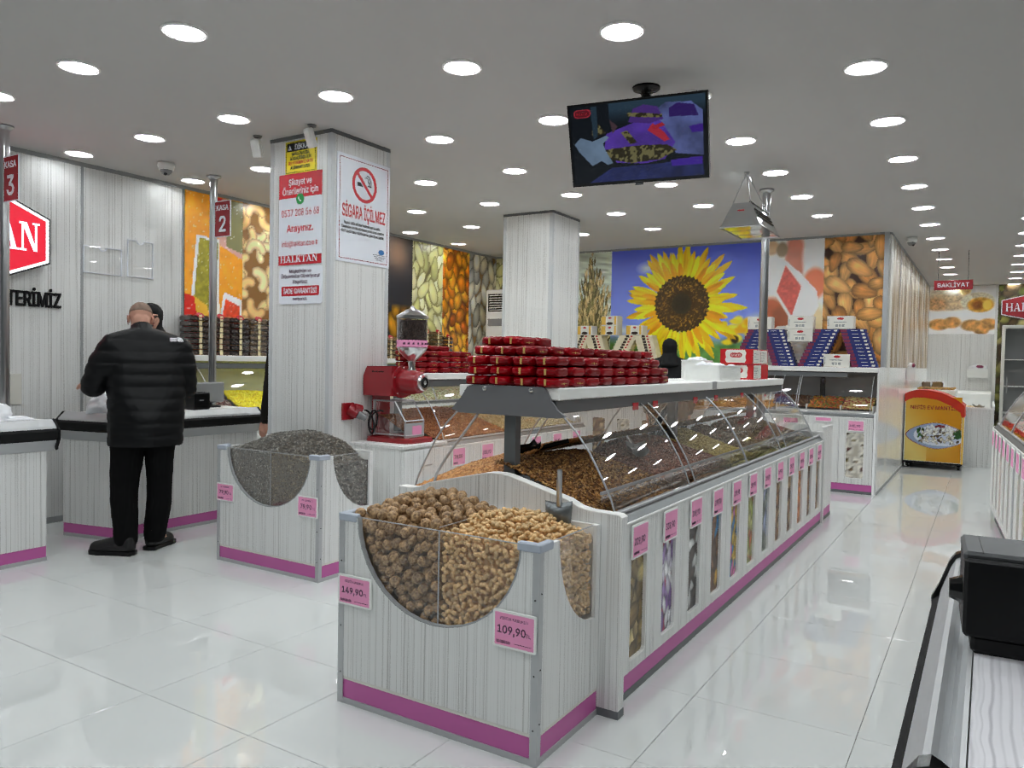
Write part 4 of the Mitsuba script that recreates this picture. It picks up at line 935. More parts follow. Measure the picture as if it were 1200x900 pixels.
heap('brown_candies', 'brown wrapped chocolates beside the yellow candies in the sweets counter', 'candies', 2.50, 2.84, 3.56, 3.95, lambda x, y: z3(x, y) - 0.03, cand, [(96, 44, 34), (70, 30, 26), (180, 160, 150)], 1300, 64)
heap('pale_candies', 'pale green and white candies further along the sweets counter', 'candies', 3.64, 6.6, 3.56, 3.95, z3, cand, [(190, 200, 150), (220, 216, 190), (170, 150, 110)], 3000, 65)
def z4(x, y): return 0.835 + 0.15 * np.clip((x - 7.05) / 0.4, 0, 1)
for y0, y1, cols, lab in ((-0.15, -0.45, [(90, 60, 40), (110, 80, 50), (70, 44, 30)], 'brown dried fruit in the back counter, left of the mixed colours'), (-0.47, -0.80, [(196, 60, 30), (220, 150, 30), (120, 60, 30), (90, 120, 40)], 'red and orange dried fruit in the back counter'), (-0.82, -1.12, [(206, 196, 130), (190, 176, 110), (160, 60, 50)], 'pale green and cream nuts in the back counter')):
    heap('dried_fruit', lab, 'dried fruit', 7.17, 7.60, y1, y0, z4, chip, cols, 420, int(100 - y0 * 50), size=(1.3, 2.0))
heap('dried_fruit', 'dark mixed dried fruit in the low front tray of the back counter', 'dried fruit', 7.03, 7.14, -1.12, -0.5, lambda x, y: 0.815 + 0 * x, chip, [(70, 50, 40), (110, 60, 50), (100, 110, 60), (140, 120, 90)], 420, 77, size=(1.0, 1.6))
P(IS4, 'tray_frame', cat(*[box(7.14, 7.62, y - 0.006, y + 0.006, 0.80, 0.915, 0.002) for y in (-0.14, -0.46, -0.81, -1.13)], box(7.145, 7.155, -1.13, -0.14, 0.80, 0.86)), 'm_white')
heap('dried_fruit', 'brown nuts along the rest of the back counter behind the island', 'dried fruit', 7.05, 7.60, -0.10, 2.35, z4, chip, BR, 1500, 78, size=(1.2, 2.0))
def z5(x, y): return 0.87 + 0 * x
Q5 = F5[:3, :3]; o5 = F5[:3, 3]
def heap5(s0, s1, cols, lab, seed, base):
    g = np.random.default_rng(seed); n = 900
    s, d = g.uniform(s0, s1, n), g.uniform(0.07, 0.5, n); z = 0.825 + 0.14 * np.clip(d / 0.4, 0, 1)
    pos = np.stack([s, d, z], -1) @ Q5.T + o5
    m, c = joined(base, pos, rand_rots(n, g, 0.4), g.uniform(1.2, 2.2, n), palette(cols, n, g))
    S('dried_fruit', m, 'm_vcs', lab, 'food', kind='stuff', color=c, smooth=True)
heap5(0.3, 0.75, [(196, 100, 76), (180, 84, 60), (206, 130, 104)], 'orange red dried fruit at the far end of the right counter', 81, chip)
heap5(0.8, 1.5, [(196, 90, 66), (180, 74, 50), (206, 120, 94)], 'orange red dried fruit nearer in the right counter', 82, chip)
heap5(1.55, 3.4, [(140, 120, 100), (120, 100, 80), (160, 146, 124)], 'grey brown dried fruit in the near part of the right counter', 83, chip)

# ================================================================== packs and boxes on the shelves
def pack_mesh(lx, ly, lz, seed):
    """soft foil brick, crimped at both ends, wrinkled all over"""
    m = trimesh.creation.box(extents=[2, 2, 2])
    for _ in range(3): m = m.subdivide()
    v = m.vertices.copy(); a = np.abs(v)
    r = 1 - 0.10 * (a[:, 0] ** 6 * a[:, 1] ** 6) - 0.10 * (a[:, 1] ** 5 * a[:, 2] ** 5)
    v *= r[:, None]; e = np.clip((a[:, 0] - 0.84) / 0.16, 0, 1)
    v[:, 2] *= 1 - 0.45 * e; v[:, 1] *= 1 - 0.06 * e
    v *= [lx / 2, ly / 2, lz / 2]
    n = meshkit.fbm(v * 55 + seed * 9.1, 3, seed) - .5; n2 = meshkit.noise(v * [30, 110, 110] + seed * 3.3, seed + 5) - .5
    m = trimesh.Trimesh(v, m.faces, process=False); nv = m.vertex_normals
    m.vertices = v + nv * (0.0095 * n + 0.004 * n2 - 0.001)[:, None]; return m
PK = [pack_mesh(0.137, 0.1005, 0.0395, i) for i in range(5)]
def band_mesh(lx, ly, lz): return fix(extr(unary_union([Point(0, -.004).buffer(.005), sbox(-.03, -.005, .03, -.003)]), 0.0008, frame((0, -ly / 2 - 0.0002, 0), X, Z)))
def end_mesh(lx, ly, lz): return box(-lx / 2 - 0.0008, -lx / 2 + .004, -.005, .005, -lz * .33, lz * .34)
PB = band_mesh(0.137, 0.1005, 0.0395); PE = end_mesh(0.137, 0.1005, 0.0395)
g = np.random.default_rng(31)
def packs(label, group, x0, y, z0, n, layers, dx=0.1445, yaw=0.0, skip=()):
    for l in range(layers):
        for i in range(n):
            if (i, l) in skip: continue
            k = T('red_pack', label, 'pack', group)
            A = place(x0 + dx * i + g.uniform(-.004, .004), y + g.uniform(-.004, .004), z0 + 0.0212 + 0.042 * l, yaw + g.uniform(-.07, .07)) @ rotm(0, g.uniform(-.02, .02), g.uniform(-.03, .03))
            put(k + '__wrapper', PK[int(g.integers(5))], 'm_foil' if g.uniform() < 0.6 else 'm_foil2', True, tw=A)
            g.uniform() < .45 and put(k + '__gold_print', PB, 'm_gold', tw=A); put(k + '__end_seam', PE, 'm_gold', tw=A)
ZS = 1.2237
packs('shiny red foil pack in the front row on the long island shelf', 'red packs in the front row on the island shelf', 0.94, -0.665, ZS, 9, 3, skip=[(8, 2)])
packs('shiny red foil pack in the second row on the long island shelf', 'red packs in the second row on the island shelf', 0.945, -0.553, ZS, 9, 3)
packs('shiny red foil pack of the fourth layer on the island shelf', 'red packs of the fourth layer on the island shelf', 0.97, -0.553, ZS + 0.126, 9, 1)
packs('shiny red foil pack in the third row on the long island shelf', 'red packs in the third row on the island shelf', 0.945, -0.441, ZS, 7, 3)
packs('shiny red foil pack in the leftmost row on the long island shelf', 'red packs in the leftmost row on the island shelf', 0.945, -0.325, ZS, 4, 3)
for l in (3, 4):
    for y in (-0.44, -0.332):
        packs('shiny red foil pack of the raised heap on the island shelf', 'red packs of the raised heap on the island shelf', 0.99 + 0.06 * (l - 3), y, ZS + 0.042 * l, 2, 1)
packs('shiny red foil pack in the front row on the shelf behind the grinder', 'red packs in the front row behind the grinder', 2.70, 1.445, ZS, 6, 4, skip=[(5, 3)])
packs('shiny red foil pack in the rear row on the shelf behind the grinder', 'red packs in the rear row behind the grinder', 2.70, 1.56, ZS, 4, 5)
# ---- chocolates in clear boxes on the sweets counter
def choc_mesh(w, d, h, seed):
    g = np.random.default_rng(seed); nx, ny = 22, 15
    U, V = np.meshgrid(np.linspace(-w / 2, w / 2, nx), np.linspace(-d / 2, d / 2, ny))
    H = h * 0.62 + 0.010 * np.abs(np.sin(U / w * PI * 5 + g.uniform(0, 3))) * np.abs(np.sin(V / d * PI * 4 + g.uniform(0, 3))) + g.uniform(0, 0.003, U.shape)
    top = np.stack([U, V, H], -1).reshape(-1, 3); i = np.arange((nx - 1) * (ny - 1)); a = (i // (nx - 1)) * nx + i % (nx - 1)
    F = np.vstack([np.stack([a, a + 1, a + nx + 1], 1), np.stack([a, a + nx + 1, a + nx], 1)])
    m = trimesh.Trimesh(top, F, process=False); b = box(-w / 2, w / 2, -d / 2, d / 2, 0.002, h * 0.62)
    lump = cat(*[sphere((x, -d / 2 - 0.001, h * 0.32), (w / 11, 0.006, h * 0.28), 1) for x in np.linspace(-w / 2 + w / 10, w / 2 - w / 10, 5)])
    return cat(m, b, lump)
for i, c in enumerate(((62, 44, 36), (48, 34, 30), (96, 72, 44), (70, 40, 28), (120, 96, 60))): mat(f'm_choc{i}', c, 0.3, 0, 0.5)
CH = [choc_mesh(0.195, 0.15, 0.050, i) for i in range(3)]
def lid_mesh(w, d, h):
    m = box(-w / 2 - .003, w / 2 + .003, -d / 2 - .009, d / 2 + .003, 0.0015, h - 0.001); m.update_faces(m.face_normals[:, 2] > -0.5); return m
LID = lid_mesh(0.195, 0.15, 0.050)
CHB = cat(box(-0.016, 0.016, -0.0870, -0.0860, 0.004, 0.046), box(-0.016, 0.016, -0.086, 0.08, 0.0495, 0.0503))
CHL = tf(lathe([(0.0001, 0.0), (0.034, 0.0), (0.034, 0.002), (0.0001, 0.002)], 16), np.diag([1.2, 0.8, 1, 1.0]))
def choc_stack(x, y, z, layers, col, label):
    for l in range(layers):
        k = T('chocolate_box', label, 'chocolate box', label.replace('clear box', 'clear boxes'))
        A = place(x + g.uniform(-.003, .003), y, z + 0.0515 * l, g.uniform(-.02, .02))
        put(k + '__chocolates', CH[l % 3], f'm_choc{col}', tw=A); put(k + '__lid', LID, 'm_glass', tw=A); put(k + '__gold_band', CHB, 'm_cream', tw=A)
        if l == layers - 1: put(k + '__round_label', CHL, 'm_signred', tw=A @ rotm(0, 0, 0) @ place(0.0, -0.075, 0.046) @ rotm(0, 0, 1.0))
cn = ['dark', 'black brown', 'golden', 'reddish brown', 'pale nutty']
for i, (x, c, lab) in enumerate(((2.59, 0, 'clear box of dark chocolates in the stack nearest the candy counter left end'), (2.805, 3, 'clear box of reddish chocolates in the stack behind the checkout pole'), (3.02, 1, 'clear box of black brown chocolates right of the checkout pole'),
                             (3.235, 2, 'clear box of golden chocolates in the fourth stack on the candy counter'), (3.445, 1, 'clear box of dark chocolates in the stack beside the notice column'), (3.66, 4, 'clear box of nutty chocolates in the stack behind the notice column'))):
    choc_stack(x, 3.90, 1.3255, 7, c, lab)
for i, (x, c) in enumerate(((5.16, 4), (5.38, 2), (5.85, 2), (6.07, 4), (6.29, 0))):
    choc_stack(x, 3.90, 1.3255, (5, 5, 7, 7, 6)[i], c, 'clear box of gold banded chocolates in the %s stack left of the white air conditioner' % ('first', 'second', 'third', 'fourth', 'fifth')[i])
# ---- boxes on the back counter (fronts face -x)
def carton(name, label, catg, group, x, yl, z, w, h, d, m, prints=()):
    k = T(name, label, catg, group); key = (name, w, h, d, m)
    if key not in _panel_cache: _panel_cache[key] = box(0, d, -w, 0, 0, h, 0.0015)
    A = place(x, yl, z, 0)
    put(k + '__body', _panel_cache[key], m, tw=A)
    for i, (nm, rects, mm) in enumerate(prints):
        kk = key + (nm,)
        if kk not in _panel_cache: _panel_cache[kk] = cat(*[q if not isinstance(q, tuple) else box(-0.0008, 0.001, -q[1] * w, -q[0] * w, q[2] * h, q[3] * h) for q in rects])
        put(k + '__' + nm, _panel_cache[kk], mm, tw=A)
    return k
mat('m_bluebox', (38, 48, 110), 0.3); mat('m_boxred', (120, 40, 70), 0.35); mat('m_beige', (222, 212, 184), 0.45); mat('m_boxyellow', (222, 180, 80), 0.45); mat('m_boxwhite', (222, 220, 212), 0.4)
mat('m_choc', (44, 30, 26), 0.4); mat('m_cardred', (190, 22, 30), 0.35)
BLP = (('red_end', [(0.0, 0.26, 0.08, 0.92)], 'm_boxred'), ('white_print', [(0.42, 0.68, 0.44, 0.58), (0.80, 0.93, 0.3, 0.8)], 'm_boxwhite'))
for s, (y0, y1, lab) in enumerate(((0.413, 0.237, 'first, left of the steel pole'), (-0.046, 0.085, 'second, right of the steel pole'), (-0.327, -0.497, 'third, leaning right'), (-0.887, -0.763, 'fourth, below the almond photograph'))):
    for l in range(11):
        t = l / 10
        carton('blue_box', 'slim blue box in the %s blue stack, %s' % tuple(q.strip() for q in lab.split(',')), 'box', 'blue boxes of the %s stack' % lab.split(',')[0], 7.285, y0 + (y1 - y0) * t, 1.3285 + 0.0378 * l, 0.252, 0.0372, 0.16, 'm_bluebox', BLP)
def oval(w, h, cy, cz): return tf(extr(Polygon([(math.cos(a) * w, math.sin(a) * h) for a in np.linspace(0, 2 * PI, 20, endpoint=False)]), 0.0018), frame((-0.0009, cy, cz), -Y, Z))
WHP = (('logo', [oval(0.034, 0.013, -0.137, 0.112)], 'm_signred'), ('print', [(0.25, 0.72, 0.50, 0.56), (0.32, 0.42, 0.16, 0.36), (0.46, 0.52, 0.16, 0.36), (0.56, 0.66, 0.16, 0.36), (0.04, 0.07, 0.2, 0.8)], 'm_greytrim'))
for y, z, lab in ((0.241, 1.7455, 'white sweets box on top of the first blue stack, behind the steel pole'), (-0.208, 1.6055, 'lower white sweets box wedged between the second and third blue stacks'), (-0.208, 1.7485, 'upper white sweets box wedged between the second and third blue stacks'),
                  (-0.626, 1.7455, 'white sweets box bridging the third and fourth blue stacks'), (-0.600, 1.3285, 'white sweets box standing on the shelf between the third and fourth blue stacks')):
    carton('sweets_box', lab, 'box', None, 7.28, y, z, 0.27, 0.141, 0.15, 'm_boxwhite', WHP)
BGP = (('dark_print', [(0.40, 0.58, 0.1, 0.95)], 'm_choc'), ('red_print', [(0.66, 0.78, 0.25, 0.8)], 'm_signred'), )
for s, (y0, y1, lab) in enumerate(((2.66, 2.50, 'first'), (2.242, 2.345, 'second'), (2.03, 1.86, 'third'), (1.56, 1.65, 'fourth'))):
    for l in range(10):
        carton('beige_box', 'slim beige box with chocolate print in the %s slanted beige stack by the wheat photograph' % lab, 'box', 'beige boxes of the %s slanted stack' % lab, 7.285, y0 + (y1 - y0) * l / 9, 1.3285 + 0.0352 * l, 0.235, 0.0346, 0.16, 'm_beige', BGP)
CTP = (('yellow_end', [(0.0, 0.26, 0.05, 0.95), (0.80, 0.92, 0.05, 0.95)], 'm_boxyellow'), ('logo', [oval(0.022, 0.012, -0.115, 0.094)], 'm_signred'), ('dark_print', [oval(0.045, 0.018, -0.115, 0.024)], 'm_choc'))
for y, z, lab in ((2.46, 1.6815, 'yellow and white chocolate box on top of the leftmost beige stacks'), (2.105, 1.6815, 'lower yellow and white chocolate box between the beige stacks'), (2.105, 1.8045, 'upper yellow and white chocolate box between the beige stacks'), (1.76, 1.6815, 'yellow and white chocolate box on the right pair of beige stacks'), (1.74, 1.3285, 'yellow and white chocolate box on the shelf under the right beige stacks')):
    carton('chocolate_carton', lab, 'box', None, 7.275, y, z, 0.22, 0.12, 0.16, 'm_boxwhite', CTP)

# ---- serif capitals of the shop's name, cap height 1
def _st(x, w=0.19): return sbox(x, 0, x + w, 1).union(sbox(x - .07, 0, x + w + .07, .07)).union(sbox(x - .07, .93, x + w + .07, 1))
SER = {'H': (unary_union([_st(.09), _st(.70), sbox(.2, .46, .8, .54)]), .99),
       'A': (unary_union([Polygon([(.40, 1), (.52, 1), (.88, 0), (.64, 0)]), Polygon([(.40, 1), (.46, .86), (.15, 0), (.05, 0)]), sbox(.2, .28, .68, .37), sbox(0, 0, .28, .075), sbox(.56, 0, .96, .075)]), .96),
       'L': (unary_union([_st(.10), sbox(.1, 0, .68, .075), Polygon([(.58, 0), (.72, 0), (.72, .30), (.66, .30)])]), .74),
       'K': (unary_union([_st(.10), Polygon([(.28, .42), (.66, .96), (.76, .96), (.36, .38)]), Polygon([(.36, .58), (.50, .64), (.86, .03), (.62, .03)]), sbox(.56, .925, .86, 1), sbox(.54, 0, .94, .075)]), .92),
       'T': (unary_union([_st(.32), sbox(.02, .925, .82, 1), Polygon([(.02, 1), (.14, 1), (.06, .70), (.02, .70)]), Polygon([(.82, 1), (.70, 1), (.78, .70), (.82, .70)])]).difference(sbox(0, .5, .0, .6)), .84),
       'N': (unary_union([sbox(.10, 0, .20, 1), sbox(.72, 0, .82, 1), Polygon([(.10, 1), (.34, 1), (.82, 0), (.66, 0)]), sbox(0, .925, .3, 1), sbox(0, 0, .32, .075), sbox(.60, .925, .94, 1)]), .94)}
def serif(word, h, o, u, v, depth=0.002, w=None):
    out, x = [], 0.0
    for ch in word:
        p, adv = SER[ch]; out.append(affinity.translate(p, x, 0)); x += adv + 0.03
    s = h if w is None else w / x
    poly = affinity.scale(affinity.translate(unary_union(out), -x / 2, 0), s, h, origin=(0, 0))
    return extr(poly, depth, frame(o, u, v))
# ---- white baskets with wrapped sweets and the two red cartons on the island shelf
def basket(x0, x1, y0, y1, z, h, label):
    k = T('plastic_basket', label, 'basket')
    o = rrect(x1 - x0, y1 - y0, 0.025, (x0 + x1) / 2, (y0 + y1) / 2); i_ = o.buffer(-0.004)
    P(k, 'wall', extr(o.difference(i_), h, place(0, 0, z)), 'm_white'); P(k, 'base', extr(o, 0.004, place(0, 0, z)), 'm_white')
    P(k, 'rim', extr(o.buffer(0.004).difference(i_), 0.008, place(0, 0, z + h - 0.008)), 'm_white')
    ribs = [box(x0 - 0.0015, x0 + 0.001, y, y + 0.006, z + 0.01, z + h - 0.012) for y in np.arange(y0 + 0.03, y1 - 0.03, 0.014)] + [box(x, x + 0.006, y0 - 0.0015, y0 + 0.001, z + 0.01, z + h - 0.012) for x in np.arange(x0 + 0.03, x1 - 0.03, 0.014)]
    P(k, 'ribs', cat(*ribs), 'm_white', kind='stuff')
    gg = np.random.default_rng(int(x0 * 100)); ms = []
    for j in range(26):
        m = ell_base(0.035, 0.026, 0.02, 2); v = m.vertices; m.vertices = v * (0.8 + 0.5 * meshkit.noise(v * 60 + j, j))[:, None]
        ms.append(tf(m, place(gg.uniform(x0 + .045, x1 - .045), gg.uniform(y0 + .045, y1 - .045), z + h - 0.022 + gg.uniform(-0.01, 0.025), gg.uniform(0, 6))))
    S('wrapped_sweets', cat(*ms), 'm_tissue', 'white tissue-wrapped sweets heaped in the ' + label, 'sweets', kind='stuff', smooth=True)
basket(3.13, 3.60, -0.70, -0.44, ZS, 0.10, 'front white basket right of the red packs')
basket(3.63, 3.86, -0.42, -0.25, ZS, 0.135, 'rear white basket behind the front basket')
for l, lab in ((0, 'lower red and white sweets carton on the island shelf'), (1, 'upper red and white sweets carton on the island shelf')):
    k = T('sweets_carton', lab, 'box'); z = ZS + 0.112 * l; x0 = 3.90 - 0.02 * l; y0, y1 = -0.70, -0.475 + 0.01 * l
    P(k, 'body', box(x0, x0 + 0.46, y0, y1, z, z + 0.111, 0.002), 'm_cardred')
    P(k, 'front_label', extr(Polygon([(.05, .01), (.18, .01), (.192, .03), (.184, .05), (.192, .08), (.18, .105), (.05, .105), (.036, .08), (.046, .05), (.036, .03)]), 0.001, frame((x0 - 0.0002, y1, z), -Y, Z)), 'm_boxwhite')
    P(k, 'logo', tf(extr(rrect(0.085, 0.034, 0.015), 0.001), frame((x0 - 0.0015, (y0 + y1) / 2, z + 0.066), -Y, Z)), 'm_signred')
    P(k, 'lettering', serif('HALKTAN', 0.016, np.array((x0 - 0.003, (y0 + y1) / 2, z + 0.058)), -Y, Z, 0.0006, w=0.07), 'm_boxwhite')
    P(k, 'side_label', cat(box(x0 + 0.03, x0 + 0.24, y0 - 0.0008, y0 + 0.001, z + 0.006, z + 0.105), *( [box(x0 + 0.25, x0 + 0.44, y0 - 0.0008, y0 + 0.001, z + 0.006, z + 0.105)] if l else [])), 'm_boxwhite')
    P(k, 'small_print', cat(*[box(x0 + 0.05 + 0.2 * (q % 2) * l, x0 + 0.05 + 0.2 * (q % 2) * l + g.uniform(0.06, 0.13), y0 - 0.0014, y0, z + 0.015 + 0.010 * q, z + 0.018 + 0.010 * q) for q in range(8)]), 'm_grey')

# ================================================================== signs, screen, lamps
def plate(name, label, o, u, v, w, h, m='m_signwhite', r=0.004, th=0.006, edge=True):
    k = T(name, label, 'sign'); P(k, 'plate', extr(rrect(w, h, r, w / 2, h / 2), th, frame(np.array(o, float), u, v)), m)
    n = np.cross(u, v)
    def at(x, y): return np.array(o, float) + np.array(u) * x + np.array(v) * y + n * th
    return k, at
U1, V1 = -Y, Z
# warning sign
k, at = plate('warning_sign', 'yellow and black camera warning notice at the top of the column', (1.9145, 1.985, 2.572), U1, V1, 0.295, 0.218, 'm_signyellow')
P(k, 'border', extr(rrect(0.283, 0.206, 0.004, 0.1475, 0.109).difference(rrect(0.277, 0.200, 0.003, 0.1475, 0.109)), 0.0008, frame(at(0, 0), U1, V1)), 'm_black')
P(k, 'black_band', extr(sbox(0.015, 0.150, 0.28, 0.206), 0.0009, frame(at(0, 0), U1, V1)), 'm_black')
P(k, 'heading', text('DİKKAT', 0.034, at(0.172, 0.161) + [-.0009, 0, 0], U1, V1, w=0.155, bold=True), 'm_signwhite')
P(k, 'icon', extr(Polygon([(.028, .160), (.044, .195), (.06, .160)]).difference(Polygon([(.038, .166), (.044, .182), (.05, .166)])), 0.0016, frame(at(0, 0), U1, V1)), 'm_signwhite')
P(k, 'lettering', cat(text('MAĞAZAMIZDA', 0.020, at(.147, .122), U1, V1, w=.17, bold=True), text('GÜVENLİĞİNİZ İÇİN', 0.020, at(.147, .092), U1, V1, w=.2, bold=True), text('ALINMAKTADIR.', 0.020, at(.147, .030), U1, V1, w=.19, bold=True)), 'm_ink')
P(k, 'red_lettering', text('SES VE GÖRÜNTÜ KAYDI', 0.020, at(.147, .061), U1, V1, w=.235, bold=True), 'm_signred')
# complaints notice
W_, H_ = 0.412, 0.618
k, at = plate('contact_sign', 'tall white and red contact notice with a phone number on the column', (1.9145, 2.043, 1.953), U1, V1, W_, H_)
def atf(fx, fy): return at(fx * W_, (1 - fy) * H_)
for q_ in (sbox(0, H_ * 0.735, W_, H_), sbox(0, 0, W_, H_ * 0.105)): P(k, 'red_field', extr(q_, 0.0009, frame(at(0, 0), U1, V1)), 'm_signred')
P(k, 'white_lettering', cat(text('Şikayet ve', 0.042, atf(.5, .125), U1, V1, w=.22, bold=True, depth=.002), text('Önerileriniz için', 0.042, atf(.5, .225), U1, V1, w=.34, bold=True, depth=.002)), 'm_signwhite'); P(k, 'shop_name', serif('HALKTAN', 0.045, atf(.48, .972), U1, V1, .002, w=0.36), 'm_signwhite')
P(k, 'phone_icon', cat(extr(Point(0, 0).buffer(0.034), 0.0022, frame(atf(.5, .285), U1, V1)), extr(Point(0, 0).buffer(0.037).difference(Point(0, 0).buffer(0.0335)), 0.0024, frame(atf(.5, .285), U1, V1))), 'm_green')
P(k, 'phone_handset', tf(tube([(-.012, .014, 0), (-.012, .002, 0), (-.002, -.010, 0), (.012, -.012, 0)], [.006, .004, .004, .006], 6), frame(atf(.5, .285) + [-.0022, 0, 0], U1, V1)), 'm_signwhite')
P(k, 'red_lettering', cat(text('0537 208 56 68', 0.046, atf(.5, .465), U1, V1, w=.36), text('Arayınız.', 0.046, atf(.5, .635), U1, V1, w=.26, bold=True), text('info@halktan.com.tr', 0.036, atf(.5, .795), U1, V1, w=.35)), 'm_signred')
# return guarantee
W_, H_ = 0.411, 0.255
k, at = plate('guarantee_sign', 'white rounded return guarantee notice under the contact notice', (1.9145, 2.035, 1.686), U1, V1, W_, H_, r=0.02)
P(k, 'red_field', extr(rrect(0.36, 0.066, 0.008, W_ / 2, 0.088), 0.0009, frame(at(0, 0), U1, V1)), 'm_signred')
P(k, 'heading', text('İADE GARANTİSİ', 0.034, at(W_ / 2, 0.072) + [-.0009, 0, 0], U1, V1, w=.32, bold=True), 'm_signwhite')
P(k, 'lettering', cat(text('Müşterimize ve', 0.024, at(W_ / 2, .212), U1, V1, w=.21, bold=True), text('Ürünlerimize Güveniyoruz', 0.024, at(W_ / 2, .178), U1, V1, w=.37, bold=True), text('Koşulsuz', 0.024, at(W_ / 2, .140), U1, V1, w=.15, bold=True), text('veriyoruz.', 0.022, at(W_ / 2, .025), U1, V1, w=.14, bold=True)), 'm_tagink')
# no smoking
W_, H_ = 0.527, 0.72
k, at = plate('no_smoking_sign', 'large white no smoking notice on the right face of the column', (1.962, 1.5545, 1.975), X, Z, W_, H_)
def atf(fx, fy): return at(fx * W_, (1 - fy) * H_)
P(k, 'border', extr(sbox(.022, .022, W_ - .022, H_ - .022).difference(sbox(.026, .026, W_ - .026, H_ - .026)), 0.0008, frame(at(0, 0), X, Z)), 'm_deepred')
ring = Point(0, 0).buffer(0.122, quad_segs=16).difference(Point(0, 0).buffer(0.098, quad_segs=16)); bar = affinity.rotate(sbox(-0.105, -0.0115, 0.105, 0.0115), -45, origin=(0, 0))
P(k, 'prohibition_ring', extr(unary_union([ring, bar]), 0.0016, frame(atf(.5, .245), X, Z)), 'm_signred')
cig = unary_union([sbox(-.072, -.014, .0, .012)]).difference(affinity.rotate(sbox(-0.2, -0.02, 0.2, 0.02), -45, origin=(0, 0)))
P(k, 'cigarette', cat(extr(cig, 0.0008, frame(atf(.5, .245), X, Z)), *[tf(tube(q, 0.0035, 5), frame(atf(.5, .245), X, Z)) for q in ([(.045, .0, 0), (.05, .02, 0), (.035, .03, 0), (.04, .05, 0), (.02, .055, 0), (.0, .05, 0)], [(.06, 0, 0), (.066, .02, 0), (.06, .045, 0), (.045, .065, 0), (.02, .07, 0)], [(.03, .0, 0), (.07, .0, 0)])]), 'm_ink')
P(k, 'heading', text('SİGARA İÇİLMEZ', 0.082, atf(.5, .575), X, Z, w=.43, bold=True, align='fit'), 'm_signred')
P(k, 'lettering', cat(text('Burada tütün ürünleri kullanılması yasaktır.', 0.019, atf(.47, .645), X, Z, w=.36, bold=True), text('Tüketenlere ve tükettirenlere yasal cezai yaptırım', 0.019, atf(.48, .685), X, Z, w=.43, bold=True), text('4207 sayılı kanun hükümlerine göre işlem yapılır.', 0.019, atf(.48, .725), X, Z, w=.43, bold=True)), 'm_ink')
P(k, 'blue_emblem', extr(affinity.scale(Point(0, 0).buffer(.03), 1.0, 0.62), 0.001, frame(atf(.84, .855), X, Z)), 'm_blue')
P(k, 'small_print', cat(*[box(2.32 + .01 * q, 2.46 - .012 * q, 1.5475, 1.5482, 2.055 - .012 * q, 2.058 - .012 * q) for q in range(4)]), 'm_ink')
# till signs hang on the checkout poles
def kasa(x, yl, z0, num, label):
    k, at = plate('till_sign', label, (x, yl, z0), -Y, Z, 0.20, 0.30, 'm_signwhite', th=0.008)
    P(k, 'red_face', extr(sbox(.006, .006, .194, .294), 0.001, frame(at(0, 0), -Y, Z)), 'm_deepred')
    P(k, 'lettering', text('KASA', 0.042, at(.10, .222) + [-.001, 0, 0], -Y, Z, w=.15, bold=True), 'm_signwhite'); P(k, 'number', cat(text(num, 0.125, at(.10, .045) + [-.001, 0, 0], -Y, Z, bold=True)), 'm_signwhite')
    P(k, 'bracket', box(x - 0.004, x + 0.006, yl - 0.012, yl + 0.03, z0 + 0.13, z0 + 0.16), 'm_alu')
kasa(2.42, 3.398, 2.312, '2', 'red till sign reading KASA 2 on the right checkout pole')
kasa(0.82, 3.466, 2.317, '3', 'red till sign reading KASA 3 on the left checkout pole')
# illuminated shop sign on the left wall
k = T('illuminated_sign', 'red illuminated shop sign with white serif letters on the left wall', 'sign')
bd = Polygon([(-.57, .0), (-.57, .34), (.0, .58), (.57, .34), (.57, .0), (.0, -.225)])
bd = Polygon([(-.57, .0), (-.57, .336), (-.05, .56), (.05, .56), (.57, .336), (.57, .0), (.05, -.21), (-.05, -.21)])
o_ = (0.772, 3.9, 1.99)
P(k, 'case', extr(bd, 0.098, frame((0.772, 3.998, 1.99), X, Z)), 'm_darkgrey')
P(k, 'white_edge', extr(bd.buffer(-.012).difference(bd.buffer(-.034)), 0.0012, frame((0.772, 3.9, 1.99), X, Z)), 'm_white', emitter={'type': 'area', 'radiance': {'type': 'rgb', 'value': [0.75, 0.78, 0.85]}})
P(k, 'red_face', extr(bd.buffer(-.034), 0.001, frame((0.772, 3.9, 1.99), X, Z)), 'm_signred', emitter={'type': 'area', 'radiance': {'type': 'rgb', 'value': [0.42, 0.004, 0.02]}})
P(k, 'letters', serif('HALKTAN', 0.21, (0.772, 3.899, 2.07), X, Z, 0.004, w=0.99), 'm_white', emitter={'type': 'area', 'radiance': {'type': 'rgb', 'value': [0.62, 0.75, 1.0]}})
k = S('wall_lettering', text('TERİMİZ', 0.108, (1.272, 4.0, 1.67), X, Z, w=0.385, depth=0.02, bold=True), 'm_black_matte', 'black raised letters TERİMİZ on the left wall below the red sign', 'lettering')
# clear document holders on the left wall
for x0, x1, z0, z1, lab in ((1.641, 1.961, 1.968, 2.184, 'left clear empty document holder on the striped wall'), (2.012, 2.242, 1.971, 2.28, 'right clear empty document holder on the striped wall')):
    k = T('document_holder', lab, 'document holder'); w, h = x1 - x0, z1 - z0
    pl = sbox(0, 0, w, h).difference(Point(w / 2, h).buffer(0.028)); A = frame((x0, 3.985, z0), X, Z)
    P(k, 'sheet', trimesh.Trimesh(np.array([(x0, 3.982, z0), (x1, 3.982, z0), (x1, 3.982, z1), (x0, 3.982, z1)]), np.array([[0, 1, 2], [0, 2, 3]]), process=False), 'm_glass')
    P(k, 'edge', extr(pl.difference(pl.buffer(-0.004)), 0.012, frame((x0, 3.998, z0), X, Z)), 'm_signwhite')
